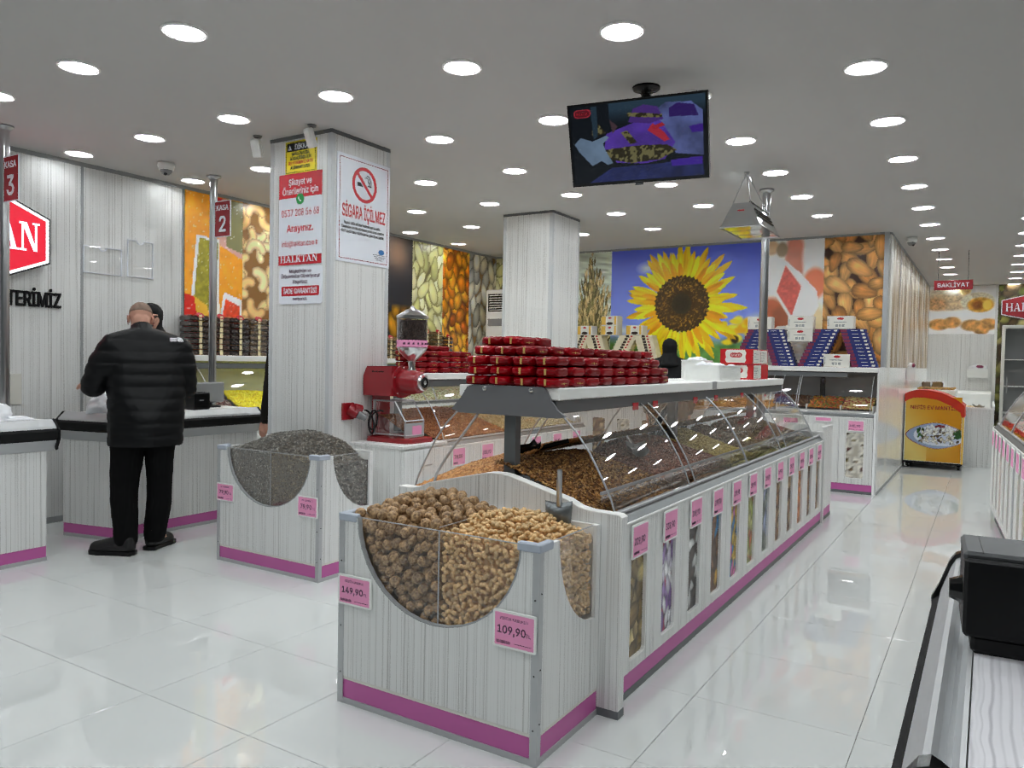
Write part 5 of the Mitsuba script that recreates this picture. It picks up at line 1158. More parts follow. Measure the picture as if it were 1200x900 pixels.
# hanging department sign
k, at = plate('hanging_sign', 'red hanging sign reading BAKLİYAT in the far right aisle', (9.5, -1.525, 2.335), -Y, Z, 0.43, 0.122, 'm_deepred', th=0.01)
P(k, 'lettering', text('BAKLİYAT', 0.052, at(.215, .036), -Y, Z, w=.36, bold=True), 'm_signwhite')
for y in (-1.57, -1.90): P(k, 'wire', cyl((9.496, y, 2.455), (9.496, y, CEIL), 0.0035, 6), 'm_darkgrey')
# far badge over the fridge
k = T('shop_badge', 'dark red shop badge with white letters above the glass fridge', 'sign'); A = frame((13.45, -2.72, 2.37), -Y, Z)
bd2 = Polygon([(-.42, -.12), (-.42, .12), (-.05, .21), (.05, .21), (.42, .12), (.42, -.12), (.05, -.21), (-.05, -.21)])
P(k, 'white_edge', extr(bd2, 0.03, A), 'm_signwhite'); P(k, 'face', extr(bd2.buffer(-.014), 0.032, A), 'm_deepred'); P(k, 'letters', serif('HALKTAN', 0.14, (13.417, -2.72, 2.30), -Y, Z, 0.004, w=0.72), 'm_signwhite')
P(k, 'bracket', box(13.45, 14.2, -2.74, -2.70, 2.36, 2.40), 'm_darkgrey')

# ---- television
def SCREEN(U, V):
    w, h = U.max(), V.max(); c = Cv(U, V, (9, 14, 20)); x, y = U / w, V / h; Q = lambda p: np.array(p) * (w, h)
    c.blend(np.clip((y - 0.72) / 0.2, 0, 1) * (x > 0.3), (34, 52, 66))
    m = c.poly(Q([(.12, 0), (.3, .18), (.97, .2), (.98, 0)]), (30, 36, 76)); c.C[m] *= (0.5 + 1.1 * fb(U, V, 16, 4))[m][:, None]
    m = c.poly(Q([(.64, .86), (.72, .94), (.9, .92), (.98, .8), (.98, .25), (.78, .3), (.7, .6)]), (66, 74, 116)); c.C[m] *= (0.5 + 1.1 * fb(U, V, 14, 9))[m][:, None]
    c.poly(Q([(.74, .86), (.80, .92), (.92, .88), (.95, .74), (.74, .76)]), (40, 22, 84)); c.poly(Q([(.88, .62), (.98, .64), (.98, .54), (.9, .54)]), (52, 26, 116)); c.poly(Q([(.74, .22), (.97, .24), (.97, .14), (.75, .14)]), (54, 30, 128))
    m = c.poly(Q([(.25, .44), (.27, .62), (.5, .74), (.68, .72), (.78, .44), (.70, .24), (.55, .20), (.34, .24)]), (74, 48, 140)); c.C[m] *= (0.6 + 0.8 * fb(U, V, 10, 2))[m][:, None]
    c.poly(Q([(.44, .74), (.48, .90), (.56, .94), (.66, .90), (.70, .74), (.6, .70)]), (62, 38, 104))
    pb = fb(U, V, 62, 3, 2) > 0.5; pc = np.where(pb[..., None], np.array((96, 92, 60.0)), np.array((38, 34, 18.0)))
    for q in ([(.25, .42), (.50, .44), (.72, .42), (.79, .34), (.66, .24), (.45, .22), (.30, .28)], [(.43, .82), (.52, .79), (.69, .76), (.69, .80), (.55, .84), (.44, .86)], [(.38, .62), (.43, .64), (.50, .48), (.45, .46)], [(.16, .60), (.17, .78), (.21, .76), (.27, .63)]):
        m = c.poly(Q(q), (0, 0, 0)); c.C[m] = pc[m]
    c.poly(Q([(.58, .62), (.62, .70), (.70, .58), (.74, .48), (.70, .46), (.64, .54)]), (150, 36, 52)); c.poly(Q([(.61, .66), (.69, .70), (.71, .66), (.63, .62)]), (140, 30, 44))
    m = c.poly(Q([(.02, .52), (.07, .60), (.16, .54), (.27, .60), (.29, .57), (.24, .50), (.26, .40), (.31, .24), (.27, .22), (.22, .28), (.15, .22), (.05, .42)]), (86, 104, 124)); c.C[m] *= (0.75 + 0.5 * fb(U, V, 12, 6))[m][:, None]
    c.poly(Q([(.16, .98), (.17, .56), (.205, .60), (.21, .98)]), (30, 46, 58)); c.poly(Q([(.32, .62), (.30, .80), (.36, .70)]), (60, 44, 50))
    m = ((np.abs(x - .095) / .065) ** 3 + (np.abs(y - .905) / .055) ** 3) < 1; c.put(m, (150, 40, 52)); m2 = ((np.abs(x - .095) / .058) ** 3 + (np.abs(y - .905) / .044) ** 3) < 1; c.put(m2, (84, 14, 26))
    return c.C
k = T('television', 'flat television showing packed pistachios, hanging from the ceiling', 'television')
A = trimesh.transformations.euler_matrix(0.160, -0.332, -0.001, 'rzyx') if False else None
cz, sz, cp, sp_ = math.cos(.16), math.sin(.16), math.cos(-.332), math.sin(-.332)
Rz = np.array([[cz, -sz, 0], [sz, cz, 0], [0, 0, 1]]); Ry = np.array([[cp, 0, sp_], [0, 1, 0], [-sp_, 0, cp]]); RT = Rz @ Ry
TW, TH = 0.73, 0.73 * .5625 * 1.03; TC = np.array([1.988, -0.564, 2.485])
A = np.eye(4); A[:3, :3] = RT; A[:3, 3] = TC          # local -x faces the viewer
P(k, 'body', tf(box(0.006, 0.045, -TW / 2, TW / 2, -TH / 2, TH / 2, 0.004), A), 'm_black')
bz = sbox(-TW / 2, -TH / 2, TW / 2, TH / 2).difference(sbox(-TW / 2 + .011, -TH / 2 + .016, TW / 2 - .011, TH / 2 - .012))
P(k, 'bezel', tf(extr(bz, 0.012, frame((0.010, 0, 0), -Y, Z)), A), 'm_black_gloss')
B = A @ frame((0.004, TW / 2 - .011, -TH / 2 + .016), -Y, Z)
sm, sc = grid_sheet(TW - .022, TH - .028, 220, 126, B, SCREEN)
P(k, 'screen', sm, 'm_screen', color=sc * 0.62, emitter={'type': 'area', 'radiance': VC})
P(k, 'screen_lettering', serif('HALKTAN', 0.014, (B @ np.array([.067, .349, .0012, 1]))[:3], B[:3, 0], B[:3, 1], 0.0004, w=0.066), 'm_signred')
P(k, 'sensor_tab', tf(cat(box(0.0, 0.02, -0.02, 0.02, -TH / 2 - 0.012, -TH / 2 + 0.003), box(-0.002, 0.0, -.03, .03, -TH / 2 + .004, -TH / 2 + .008)), A), 'm_darkgrey')
P(k, 'vesa_plate', tf(box(0.045, 0.075, -.1, .1, -.08, .12), A), 'm_black_matte')
mt = np.array([2.19, -0.526, CEIL]); bk = TC + RT @ np.array([0.075, 0, 0.05])
P(k, 'ceiling_flange', lathe([(0.0001, 0), (0.075, 0), (0.073, -.012), (0.03, -.022), (0.028, -.04), (.0001, -.04)], 24, mt), 'm_black', True)
P(k, 'mount_pole', cat(cyl(mt - [0, 0, .02], (mt[0], mt[1], bk[2] + .02), 0.026, 14), tube([(mt[0], mt[1], bk[2] + .03), bk], 0.024, 10)), 'm_black', True)
# ---- polished hood hanging on wires
def slab4(b, t): return trimesh.Trimesh(np.vstack([b, t]), np.array([[0, 2, 1], [0, 3, 2], [4, 5, 6], [4, 6, 7], [0, 1, 5], [0, 5, 4], [1, 2, 6], [1, 6, 5], [2, 3, 7], [2, 7, 6], [3, 0, 4], [3, 4, 7]]), process=False)
k = T('hanging_hood', 'polished steel trapezoid hood hanging on wires from the ceiling', 'hood')
zb, zt_, yc_, x0_h, x1_h = 2.365, 2.545, -0.545, 4.02, 4.62
b_ = [(x0_h, yc_ + .15, zb), (x0_h, yc_ - .15, zb), (x1_h, yc_ - .15, zb), (x1_h, yc_ + .15, zb)]; t_ = [(x0_h + .03, yc_ + .065, zt_), (x0_h + .03, yc_ - .065, zt_), (x1_h - .03, yc_ - .065, zt_), (x1_h - .03, yc_ + .065, zt_)]
P(k, 'shell', fix(slab4(np.array(b_, float), np.array(t_, float))), 'm_mirror')
P(k, 'rim', cat(*[tube([b_[i], b_[(i + 1) % 4]], 0.007, 6) for i in range(4)]), 'm_steel')
P(k, 'vent_slot', cat(*[tube([np.array((x0_h + .06, yc_ - .15 + .085 * q, zb + .18 * q)) + [0, -.004, 0], np.array((x1_h - .06, yc_ - .15 + .085 * q, zb + .18 * q)) + [0, -.004, 0]], .006, 4) for q in (.45, .6, .75)], box(x0_h + .03, x1_h - .03, yc_ - .07, yc_ - .055, zt_ - .004, zt_ + .006)), 'm_black')
P(k, 'seam', cat(box(x0_h + .2, x0_h + .208, yc_ - .15, yc_ + .15, zb - .002, zb), box(x0_h + .4, x0_h + .408, yc_ - .15, yc_ + .15, zb - .002, zb)), 'm_alu')
P(k, 'label', box(x0_h + .0155, x0_h + .018, yc_ - .025, yc_ + .025, zb + .118, zb + .126), 'm_signred')
for p in t_[:2] + t_[2:]: P(k, 'wire', tube([p, (4.30, -0.51, CEIL)], 0.0028, 5), 'm_steel')
P(k, 'hook', lathe([(0.0001, 0), (.02, 0), (.018, -.012), (.0001, -.014)], 12, (4.30, -.51, CEIL)), 'm_alu', True)
# ---- steel floor to ceiling pole on the island
k = T('steel_pole', 'shiny steel pole rising from the island to the ceiling left of the jelly sweets photograph', 'pole')
P(k, 'tube', cyl((4.976, -.50, 0.70), (4.976, -.50, CEIL), 0.034, 20), 'm_steel', True); P(k, 'flange', lathe([(.034, CEIL - .03), (.06, CEIL - .012), (.06, CEIL), (.034, CEIL)], 20, (4.976, -.50, 0)), 'm_steel', True)
# ---- cameras and sensors on the ceiling
def dome(x, y, label):
    k = T('dome_camera', label, 'camera')
    P(k, 'base', lathe([(.0001, CEIL), (.062, CEIL), (.064, CEIL - .025), (.054, CEIL - .06), (.0001, CEIL - .06)], 20, (x, y, 0)), 'm_white', True); P(k, 'dome', sphere((x, y, CEIL - .06), (.045, .045, .04), 2), 'm_grey', True)
    P(k, 'lens', sphere((x - .02, y - .02, CEIL - .095), .012, 1), 'm_black_gloss', True)
dome(1.95, 3.38, 'white dome camera on the ceiling near the left wall'); dome(8.15, -1.36, 'white dome camera on the ceiling of the far right aisle')
def sensor(x, y, yaw, label):
    k = T('motion_sensor', label, 'sensor'); A = place(x, y, CEIL, yaw)
    P(k, 'bracket', tf(cat(lathe([(.0001, 0), (.03, 0), (.026, -.012), (.0001, -.014)], 14), cyl((0, 0, -.01), (0, 0, -.035), .01, 8)), A), 'm_grey', True)
    P(k, 'case', tf(tf(box(-.022, .022, -.033, .033, -.062, .062, .008), rotm(0, -.35, 0)), A @ place(-.01, 0, -.085)), 'm_white')
sensor(1.80, 2.14, 0.3, 'white motion sensor on the ceiling left of the notice column'); sensor(1.80, 1.62, -.2, 'white motion sensor on the ceiling in front of the notice column')

# ================================================================== tills, desk, machines
def trim_along(s0, s1, F, key, zt=0.90):
    """edge trim of the checkout tops: sloping aluminium, black bumper, aluminium lip"""
    z = zt - 0.90
    P(key, 'edge_trim', sweep_s([(-0.045, 0.842 + z), (-0.038, 0.858 + z), (0.010, 0.899 + z), (0.024, 0.900 + z), (0.030, 0.893 + z), (0.055, 0.893 + z), (0.055, 0.842 + z)], s0, s1, F), 'm_alu')
    P(key, 'bumper', sweep_s([(-0.046, 0.770 + z), (-0.060, 0.785 + z), (-0.060, 0.828 + z), (-0.046, 0.843 + z), (0.0, 0.843 + z), (0.0, 0.770 + z)], s0, s1, F), 'm_black_matte', label='black rubber bumper')
    P(key, 'lower_trim', sweep_s([(-0.004, 0.700 + z), (-0.012, 0.705 + z), (-0.044, 0.771 + z), (0.02, 0.771 + z), (0.02, 0.700 + z)], s0, s1, F), 'm_alu')
def bumper_cap(key, s, F, zt=0.90, sgn=1):
    z = zt - 0.90
    m = sweep_s([(-0.030, 0.705 + z), (-0.064, 0.775 + z), (-0.064, 0.838 + z), (-0.03, 0.868 + z), (0.004, 0.903 + z), (0.03, 0.898 + z), (0.06, 0.885 + z), (0.06, 0.84 + z), (0.0, 0.77 + z)], min(s, s + sgn * 0.014), max(s, s + sgn * 0.014), F)
    P(key, 'end_cap', m, 'm_black')
C2 = T('checkout_counter', 'white checkout counter with black bumper where the man stands', 'checkout counter')
FC = frame((1.335, 3.02, 0), X, Y, Z)
P(C2, 'front_panel', box(1.335, 2.555, 3.02, 3.04, 0.095, 0.72), 'm_stripe')
sa = math.radians(12)
FS = frame((1.335, 3.02, 0), (-math.sin(sa), math.cos(sa), 0), (math.cos(sa), math.sin(sa), 0), Z)
P(C2, 'side_panel', tf(box(0, 0.50, 0, 0.02, 0.095, 0.72), FS), 'm_stripe'); P(C2, 'side_panel', box(2.535, 2.555, 3.03, 3.475, 0.0, 0.845), 'm_greytrim')
P(C2, 'pink_strip', box(1.338, 2.55, 3.024, 3.045, 0.025, 0.095), 'm_pink', label='pink plinth strip'); P(C2, 'pink_strip', tf(box(0.003, 0.5, 0.004, 0.02, 0.025, 0.095), FS), 'm_pink', label='pink plinth strip')
P(C2, 'skirting', box(1.335, 2.555, 3.02, 3.04, 0, 0.025), 'm_alu'); P(C2, 'skirting', tf(box(0, .5, 0, .02, 0, .025), FS), 'm_alu')
trim_along(0.0, 1.225, FC, C2)
FS2 = frame(np.array((1.335, 3.02, 0)) + 0.5 * np.array((-math.sin(sa), math.cos(sa), 0)), (math.sin(sa), -math.cos(sa), 0), (math.cos(sa), math.sin(sa), 0), Z)
trim_along(0.0, 0.5, FS2, C2); bumper_cap(C2, 1.225, FC); bumper_cap(C2, 0.0, FS2, sgn=-1)
P(C2, 'top', extr(Polygon([(1.36, 3.06), (2.55, 3.06), (2.55, 3.475), (1.262, 3.475)]), 0.05, place(0, 0, 0.843)), 'm_white')
C1 = T('checkout_counter', 'white checkout counter with black bumper at the left edge below the KASA 3 sign', 'checkout counter')
FA = frame((-0.9, 2.895, 0), X, Y, Z)
P(C1, 'front_panel', box(-0.9, 0.80, 2.895, 2.915, 0.095, 0.72), 'm_stripe'); P(C1, 'side_panel', box(0.785, 0.805, 2.905, 3.5, 0.0, 0.72), 'm_stripe')
P(C1, 'pink_strip', box(-0.9, 0.80, 2.899, 2.92, 0.025, 0.095), 'm_pink', label='pink plinth strip'); P(C1, 'skirting', box(-0.9, 0.805, 2.895, 2.92, 0, 0.025), 'm_alu')
trim_along(0, 1.74, FA, C1); bumper_cap(C1, 1.74, FA); P(C1, 'top', box(-0.9, 0.83, 2.93, 3.5, 0.85, 0.893), 'm_white')
for (x, y, lab) in ((2.425, 3.432, 'shiny steel pole on the checkout by the notice column, carrying the KASA 2 sign'), (0.826, 3.48, 'shiny steel pole at the left edge carrying the KASA 3 sign')):
    k = T('steel_pole', lab, 'pole'); P(k, 'tube', cyl((x, y, 0.8935), (x, y, CEIL), 0.031, 20), 'm_steel', True); P(k, 'flange', lathe([(.034, CEIL - .03), (.058, CEIL - .01), (.058, CEIL), (.034, CEIL)], 20, (x, y, 0)), 'm_steel', True)
# things on the tills
k = T('card_terminal', 'black box printer on the checkout beside the man', 'printer'); P(k, 'body', box(2.02, 2.16, 3.10, 3.24, 0.8935, 1.03, 0.008), 'm_black'); P(k, 'logo', box(2.06, 2.10, 3.0985, 3.10, 0.965, 0.972), 'm_grey'); P(k, 'paper_slot', box(2.04, 2.14, 3.13, 3.135, 1.029, 1.031), 'm_black_gloss')
k = T('cash_register', 'grey till screen seen from behind beside the checkout pole', 'till screen'); P(k, 'screen_back', tf(box(-.17, .17, -.02, .02, 0, .17, .01), place(2.33, 3.36, 0.93, 0.15)), 'm_grey'); P(k, 'stand', box(2.29, 2.37, 3.36, 3.41, 0.8935, 1.0), 'm_black'); P(k, 'base', box(2.2, 2.4, 3.28, 3.46, 0.8935, 0.91, .004), 'm_black')
S('paper_note', box(2.19, 2.34, 3.075, 3.17, 0.8935, 0.897), 'm_boxwhite', 'white paper lying on the checkout left of the pole', 'paper')
def bag(x, y, z, s, seed, label):
    m = trimesh.creation.icosphere(subdivisions=3); v = m.vertices.copy(); n = meshkit.fbm(v * 2.2 + seed, 3, seed)
    v = v * (0.7 + 0.6 * n)[:, None] * np.array([1.0, 0.7, 0.75]); v[:, 2] = np.where(v[:, 2] < -0.35, -0.35, v[:, 2]); v[:, :2] *= (1 - 0.35 * np.clip(v[:, 2:], 0, 1)); m.vertices = v * s + [x, y, z + 0.35 * s]
    k = T('plastic_bag', label, 'bag'); P(k, 'bag', m, 'm_tissue', True)
    P(k, 'handle', tube([(x + .2 * s, y, z + .8 * s), (x + .22 * s, y, z + 1.2 * s), (x + .28 * s, y + .02, z + 1.35 * s), (x + .34 * s, y, z + 1.15 * s), (x + .34 * s, y, z + .75 * s)], .02 * s, 6), 'm_tissue', True)
bag(1.40, 3.28, 0.893, 0.13, 3, 'white plastic bag on the checkout in front of the man'); bag(0.58, 3.10, 0.893, 0.11, 5, 'white plastic bag on the left checkout counter')
S('receipt_stack', cat(box(0.62, 0.78, 3.0, 3.12, 0.893, 0.905, .003), box(.64, .75, 3.01, 3.10, .905, .915, .002)), 'm_tissue', 'white paper stack at the right end of the left checkout', 'paper')
S('wall_switch', cat(box(1.10, 1.18, 3.985, 4.0, 0.93, 1.16, .003)), 'm_offwhite', 'pale cable cover low on the left wall behind the left checkout', 'cover')

# ---- the near desk at the right
DK = T('checkout_counter', 'near checkout desk with grained top and aluminium edge at the lower right corner', 'checkout counter')
FD = frame((0.24, -2.115, 0), -X, -Y, Z)
P(DK, 'edge_trim', sweep_s([(-0.034, 0.800), (-0.030, 0.822), (-0.012, 0.876), (-0.002, 0.896), (0.006, 0.900), (0.013, 0.896), (0.020, 0.884), (0.026, 0.882), (0.034, 0.893), (0.040, 0.894), (0.040, 0.80)], 0, 1.085, FD), 'm_alu')
P(DK, 'bumper', sweep_s([(-0.028, 0.752), (-0.044, 0.760), (-0.046, 0.796), (-0.034, 0.806), (-0.02, 0.80), (-0.02, 0.752)], 0.0, 1.1, FD), 'm_black_matte', label='black rubber bumper')
P(DK, 'lower_trim', sweep_s([(0.0, 0.69), (-0.028, 0.755), (0.02, 0.76), (0.02, 0.69)], 0, 1.09, FD), 'm_alu')
for s, sg in ((1.08, 1), (0.0, -1)):
    P(DK, 'end_cap', sweep_s([(-0.046, 0.752), (-0.05, 0.80), (-0.036, 0.83), (-0.016, 0.888), (-0.004, 0.906), (0.008, 0.911), (0.018, 0.906), (0.03, 0.898), (0.05, 0.897), (0.05, 0.80), (0.0, 0.752)], s if sg > 0 else s - 0.03, s + 0.03 if sg > 0 else s, FD), 'm_black_gloss')
P(DK, 'top', box(-0.86, 0.24, -2.9, -2.157, 0.86, 0.8935), 'm_desk', label='pale grained desktop')
P(DK, 'front_panel', box(-0.84, 0.22, -2.14, -2.12, 0.095, 0.70), 'm_stripe'); P(DK, 'side_panel', box(0.20, 0.22, -2.9, -2.12, 0.095, 0.86), 'm_stripe'); P(DK, 'side_panel', box(-0.84, -0.82, -2.9, -2.13, 0.095, 0.86), 'm_stripe')
P(DK, 'pink_strip', box(-0.84, 0.216, -2.14, -2.124, 0.02, 0.095), 'm_pink'); P(DK, 'skirting', box(-0.84, 0.22, -2.14, -2.12, 0, 0.02), 'm_alu')
k = T('receipt_printer', 'black receipt printer box on the near desk', 'printer')
AP = frame((-0.415, -2.152, 0.8935), (0.06, -1, 0), (1, 0.06, 0))
AP[:3, 0] /= np.linalg.norm(AP[:3, 0]); AP[:3, 1] /= np.linalg.norm(AP[:3, 1]); AP[:3, 2] = Z
def flipfix(m):
    if np.linalg.det(AP[:3, :3]) < 0: m.invert()
    return m
P(k, 'body', tf(box(-0.012, 0.17, -0.012, 0.14, 0.028, 0.148, .005), AP), 'm_black'); P(k, 'foot', tf(box(0.0, 0.16, 0.0, 0.13, 0.0, 0.03, .006), AP), 'm_black')
P(k, 'lid', tf(box(-0.013, 0.171, -0.002, 0.141, 0.140, 0.157, .005), AP), 'm_darkgrey'); P(k, 'lid_seam', tf(box(0.012, 0.013, -0.003, 0.13, 0.1565, 0.158), AP), 'm_black')
P(k, 'side_knob', tf(tube([(-0.012, 0.05, 0.085), (-0.030, 0.05, 0.085)], [0.022, 0.015], 10), AP), 'm_black_gloss')
# cable of the printer left out of sight behind it

# ---- coffee grinder on its cabinet
CB = T('cabinet', 'white two-drawer cabinet under the red grinder', 'cabinet')
P(CB, 'body', box(2.112, 2.598, 1.105, 1.549, 0.0, 0.73), 'm_stripe'); P(CB, 'top', box(2.106, 2.604, 1.08, 1.5495, 0.73, 0.752, .003), 'm_stripe')
for z0, z1 in ((0.475, 0.715), (0.06, 0.455)):
    d = P(CB, 'drawer', box(2.125, 2.585, 1.085, 1.105, z0, z1, .002), 'm_stripe')
    zh = z1 - 0.11; P(d, 'handle', tube([(2.31, 1.085, zh), (2.31, 1.062, zh), (2.40, 1.062, zh), (2.40, 1.085, zh)], 0.007, 6), 'm_chrome')
P(CB, 'plinth', box(2.125, 2.585, 1.09, 1.105, 0.0, 0.05), 'm_alu_dark')
GR = T('coffee_grinder', 'dark red coffee grinder with a clear bean hopper on the cabinet', 'grinder')
P(GR, 'base', extr(rrect(0.30, 0.40, 0.06, 2.385, 1.335), 0.028, place(0, 0, 0.7535)), 'm_redpaint', 20); P(GR, 'base_lip', extr(rrect(0.31, 0.41, 0.065, 2.385, 1.335), 0.012, place(0, 0, 0.7525)), 'm_redpaint')
P(GR, 'column', box(2.30, 2.42, 1.455, 1.525, 0.78, 1.08, .006), 'm_redpaint')
hs = Polygon([(1.29, 1.07), (1.545, 1.07), (1.548, 1.20), (1.515, 1.272), (1.29, 1.276)])
P(GR, 'motor_housing', extr(hs, 0.21, frame((2.235, 0, 0), Y, Z, X)), 'm_redpaint'); P(GR, 'housing_lettering', cat(*[box(2.2335, 2.235, y, y + .014, 1.232, 1.238 + .003 * (i % 2)) for i, y in enumerate(np.arange(1.36, 1.46, .018))]), 'm_black')
ln = lambda prof, o: tf(lathe(prof, 24), frame(o, X, Z, -Y))
P(GR, 'collar', ln([(.0001, 0), (.112, 0), (.112, .022), (.0001, .022)], (2.34, 1.295, 1.168)), 'm_redpaint', 30); P(GR, 'grinding_head', ln([(.0001, 0), (.082, 0), (.084, .09), (.074, .150), (.06, .165), (.0001, .165)], (2.34, 1.275, 1.168)), 'm_redpaint', 30)
P(GR, 'dial', ln([(.0001, 0), (.056, 0), (.058, .016), (.050, .024), (.0001, .026)], (2.34, 1.112, 1.168)), 'm_chrome', 30); P(GR, 'dial_face', ln([(.0001, 0), (.038, 0), (.036, .004), (.0001, .004)], (2.34, 1.087, 1.168)), 'm_black', 30)
P(GR, 'dial_button', ln([(.0001, 0), (.016, 0), (.0001, .008)], (2.34, 1.083, 1.168)), 'm_chrome', 30)
for a in range(5): P(GR, 'screw', sphere((2.34 + .098 * math.cos(a * 1.257 + .3), 1.272, 1.168 + .098 * math.sin(a * 1.257 + .3)), .006, 1), 'm_chrome')
ho = (2.345, 1.205, 0)
P(GR, 'hopper_neck', lathe([(.028, 1.24), (.032, 1.25), (.022, 1.27), (.026, 1.30), (.022, 1.315)], 20, ho), 'm_chrome', True); P(GR, 'hopper_funnel', lathe([(.022, 1.312), (.05, 1.335), (.09, 1.375), (.104, 1.405)], 28, ho), 'm_chrome', True)
P(GR, 'hopper_glass', lathe([(.1045, 1.40), (.1045, 1.612)], 32, ho), 'm_glass', True)
P(GR, 'hopper_lid', lathe([(.109, 1.606), (.109, 1.622), (.098, 1.628), (.06, 1.652), (.055, 1.66), (.02, 1.672), (.012, 1.688), (.0001, 1.692)], 28, ho), 'm_chrome', 30)
P(GR, 'price_band', lathe([(.1055, 1.408), (.1055, 1.455)], 32, ho), 'm_tag', True)
for a in np.arange(3.3, 5.4, .30): P(GR, 'band_print', box(2.345 + .107 * math.cos(a) - .002, 2.345 + .107 * math.cos(a) + .002, 1.205 + .107 * math.sin(a) - .008, 1.205 + .107 * math.sin(a) + .008, 1.425, 1.437), 'm_tagink')
gb = np.random.default_rng(3); nb = 1700; th_ = gb.uniform(0, 2 * PI, nb); zz = gb.uniform(1.46, 1.592, nb)
mb, cb = joined(ell_base(.0065, .0045, .004, 1), np.stack([ho[0] + .097 * np.cos(th_), ho[1] + .097 * np.sin(th_), zz], -1), rand_rots(nb, gb), gb.uniform(.85, 1.15, nb), palette([(50, 32, 24), (38, 24, 18), (64, 42, 32)], nb, gb))
kk = S('coffee_beans', mb, 'm_vcs', 'dark coffee beans filling the clear hopper of the grinder', 'coffee beans', kind='stuff', smooth=True, color=cb); put(uname(kk + '__fill'), lathe([(.0001, 1.41), (.092, 1.41), (.094, 1.592), (.0001, 1.594)], 20, ho), 'm_choc')
bx_ = [(2.29, 1.49), (2.29, 1.215), (2.48, 1.215), (2.48, 1.49)]
prof = Polygon([(1.205, .80), (1.49, .80), (1.49, 1.035), (1.30, 1.035), (1.205, .90)])
P(GR, 'catch_box_frame', cat(*[tube([(x, a[0], a[1]), (x, b[0], b[1])], .006, 4) for x in (2.285, 2.485) for a, b in zip(list(prof.exterior.coords)[:-1], list(prof.exterior.coords)[1:])], *[tube([(2.285, a[0], a[1]), (2.485, a[0], a[1])], .006, 4) for a in list(prof.exterior.coords)[:-1]], box(2.28, 2.49, 1.203, 1.21, .785, .885), box(2.28, 2.49, 1.48, 1.49, .79, 1.03)), 'm_alu')
P(GR, 'catch_box_glass', cat(extr(prof, .001, frame((2.286, 0, 0), Y, Z, X)), trimesh.Trimesh(np.array([(2.285, 1.205, .90), (2.485, 1.205, .90), (2.485, 1.30, 1.035), (2.285, 1.30, 1.035)]), np.array([[0, 1, 2], [0, 2, 3]]), process=False)), 'm_glass')
P(GR, 'price_label', box(2.36, 2.46, 1.2015, 1.203, .80, .865), 'm_tag')
heap('ground_coffee', 'brown ground coffee inside the grinder catch box', 'coffee', 2.295, 2.475, 1.22, 1.475, lambda x, y: .83 + .10 * np.clip((y - 1.22) / .2, 0, 1), flake(.006, .005, .004), [(110, 66, 34), (140, 88, 48), (90, 54, 28)], 900, 91, res=.02)
k = T('power_socket', 'red industrial power socket on the column', 'socket'); P(k, 'plate', box(2.03, 2.14, 1.535, 1.5535, 0.905, 1.02, .004), 'm_redpaint'); P(k, 'outlet', tube([(2.09, 1.54, .975), (2.125, 1.49, .945)], [.04, .034], 14), 'm_redpaint', 30); P(k, 'cap', tube([(2.10, 1.50, .99), (2.15, 1.485, .975)], .03, 10), 'm_redpaint', 30); P(k, 'plug', tube([(2.125, 1.49, .945), (2.165, 1.45, .915)], [.03, .022], 12), 'm_grey', 30)
tt = np.linspace(0, 1, 60)
S('power_cable', tube(np.stack([2.17 + .06 * np.sin(tt * 13) + .10 * tt, 1.44 + .03 * np.cos(tt * 9), .915 + .085 * np.cos(tt * 13) * (1 - .3 * tt) - .03 + .02 * tt], -1), .006, 6), 'm_black', 'black coiled cable hanging behind the grinder', 'cable', smooth=True)

# ---- white floor standing air conditioner
AC = T('air_conditioner', 'tall white floor standing air conditioner in the far left corner', 'air conditioner')
P(AC, 'cabinet', box(7.12, 7.5, 3.25, 3.80, 0.0, 2.30, .012), 'm_white')
for q in range(7): P(AC, 'louvre', tf(box(-.012, .012, -.22, .22, -.003, .003), place(7.112, 3.52, 2.02 + .033 * q) @ rotm(0, -.5, 0)), 'm_white')
P(AC, 'grille_recess', box(7.1175, 7.13, 3.28, 3.76, 2.0, 2.24), 'm_black'); P(AC, 'control_panel', box(7.114, 7.13, 3.28, 3.76, 1.80, 1.90), 'm_grey'); P(AC, 'panel_joint', box(7.118, 7.13, 3.27, 3.78, 1.42, 1.426), 'm_darkgrey')
# ---- pictured chest freezer at the end of the aisle
FZ = T('chest_freezer', 'yellow printed chest freezer with curved red lid at the end of the aisle', 'freezer')
fzp = [(-1.215, .09), (-1.215, .985), (-1.26, 1.012), (-1.36, 1.036), (-1.50, 1.036), (-1.65, 1.0), (-1.80, .925), (-1.895, .85), (-1.905, .70), (-1.905, .09)]
P(FZ, 'body', extr(Polygon(fzp), 0.58, frame((9.80, 0, 0), Y, Z, X)), 'm_white')
lidp = Polygon([(-1.21, .985), (-1.26, 1.018), (-1.36, 1.044), (-1.50, 1.045), (-1.655, 1.01), (-1.81, .935), (-1.91, .858), (-1.915, .70), (-1.88, .70), (-1.86, .765), (-1.75, .85), (-1.60, .92), (-1.45, .945), (-1.32, .94), (-1.26, .915), (-1.21, .88)])
P(FZ, 'lid_frame', extr(lidp, 0.60, frame((9.79, 0, 0), Y, Z, X)), 'm_redlid', label='curved red lid frame')
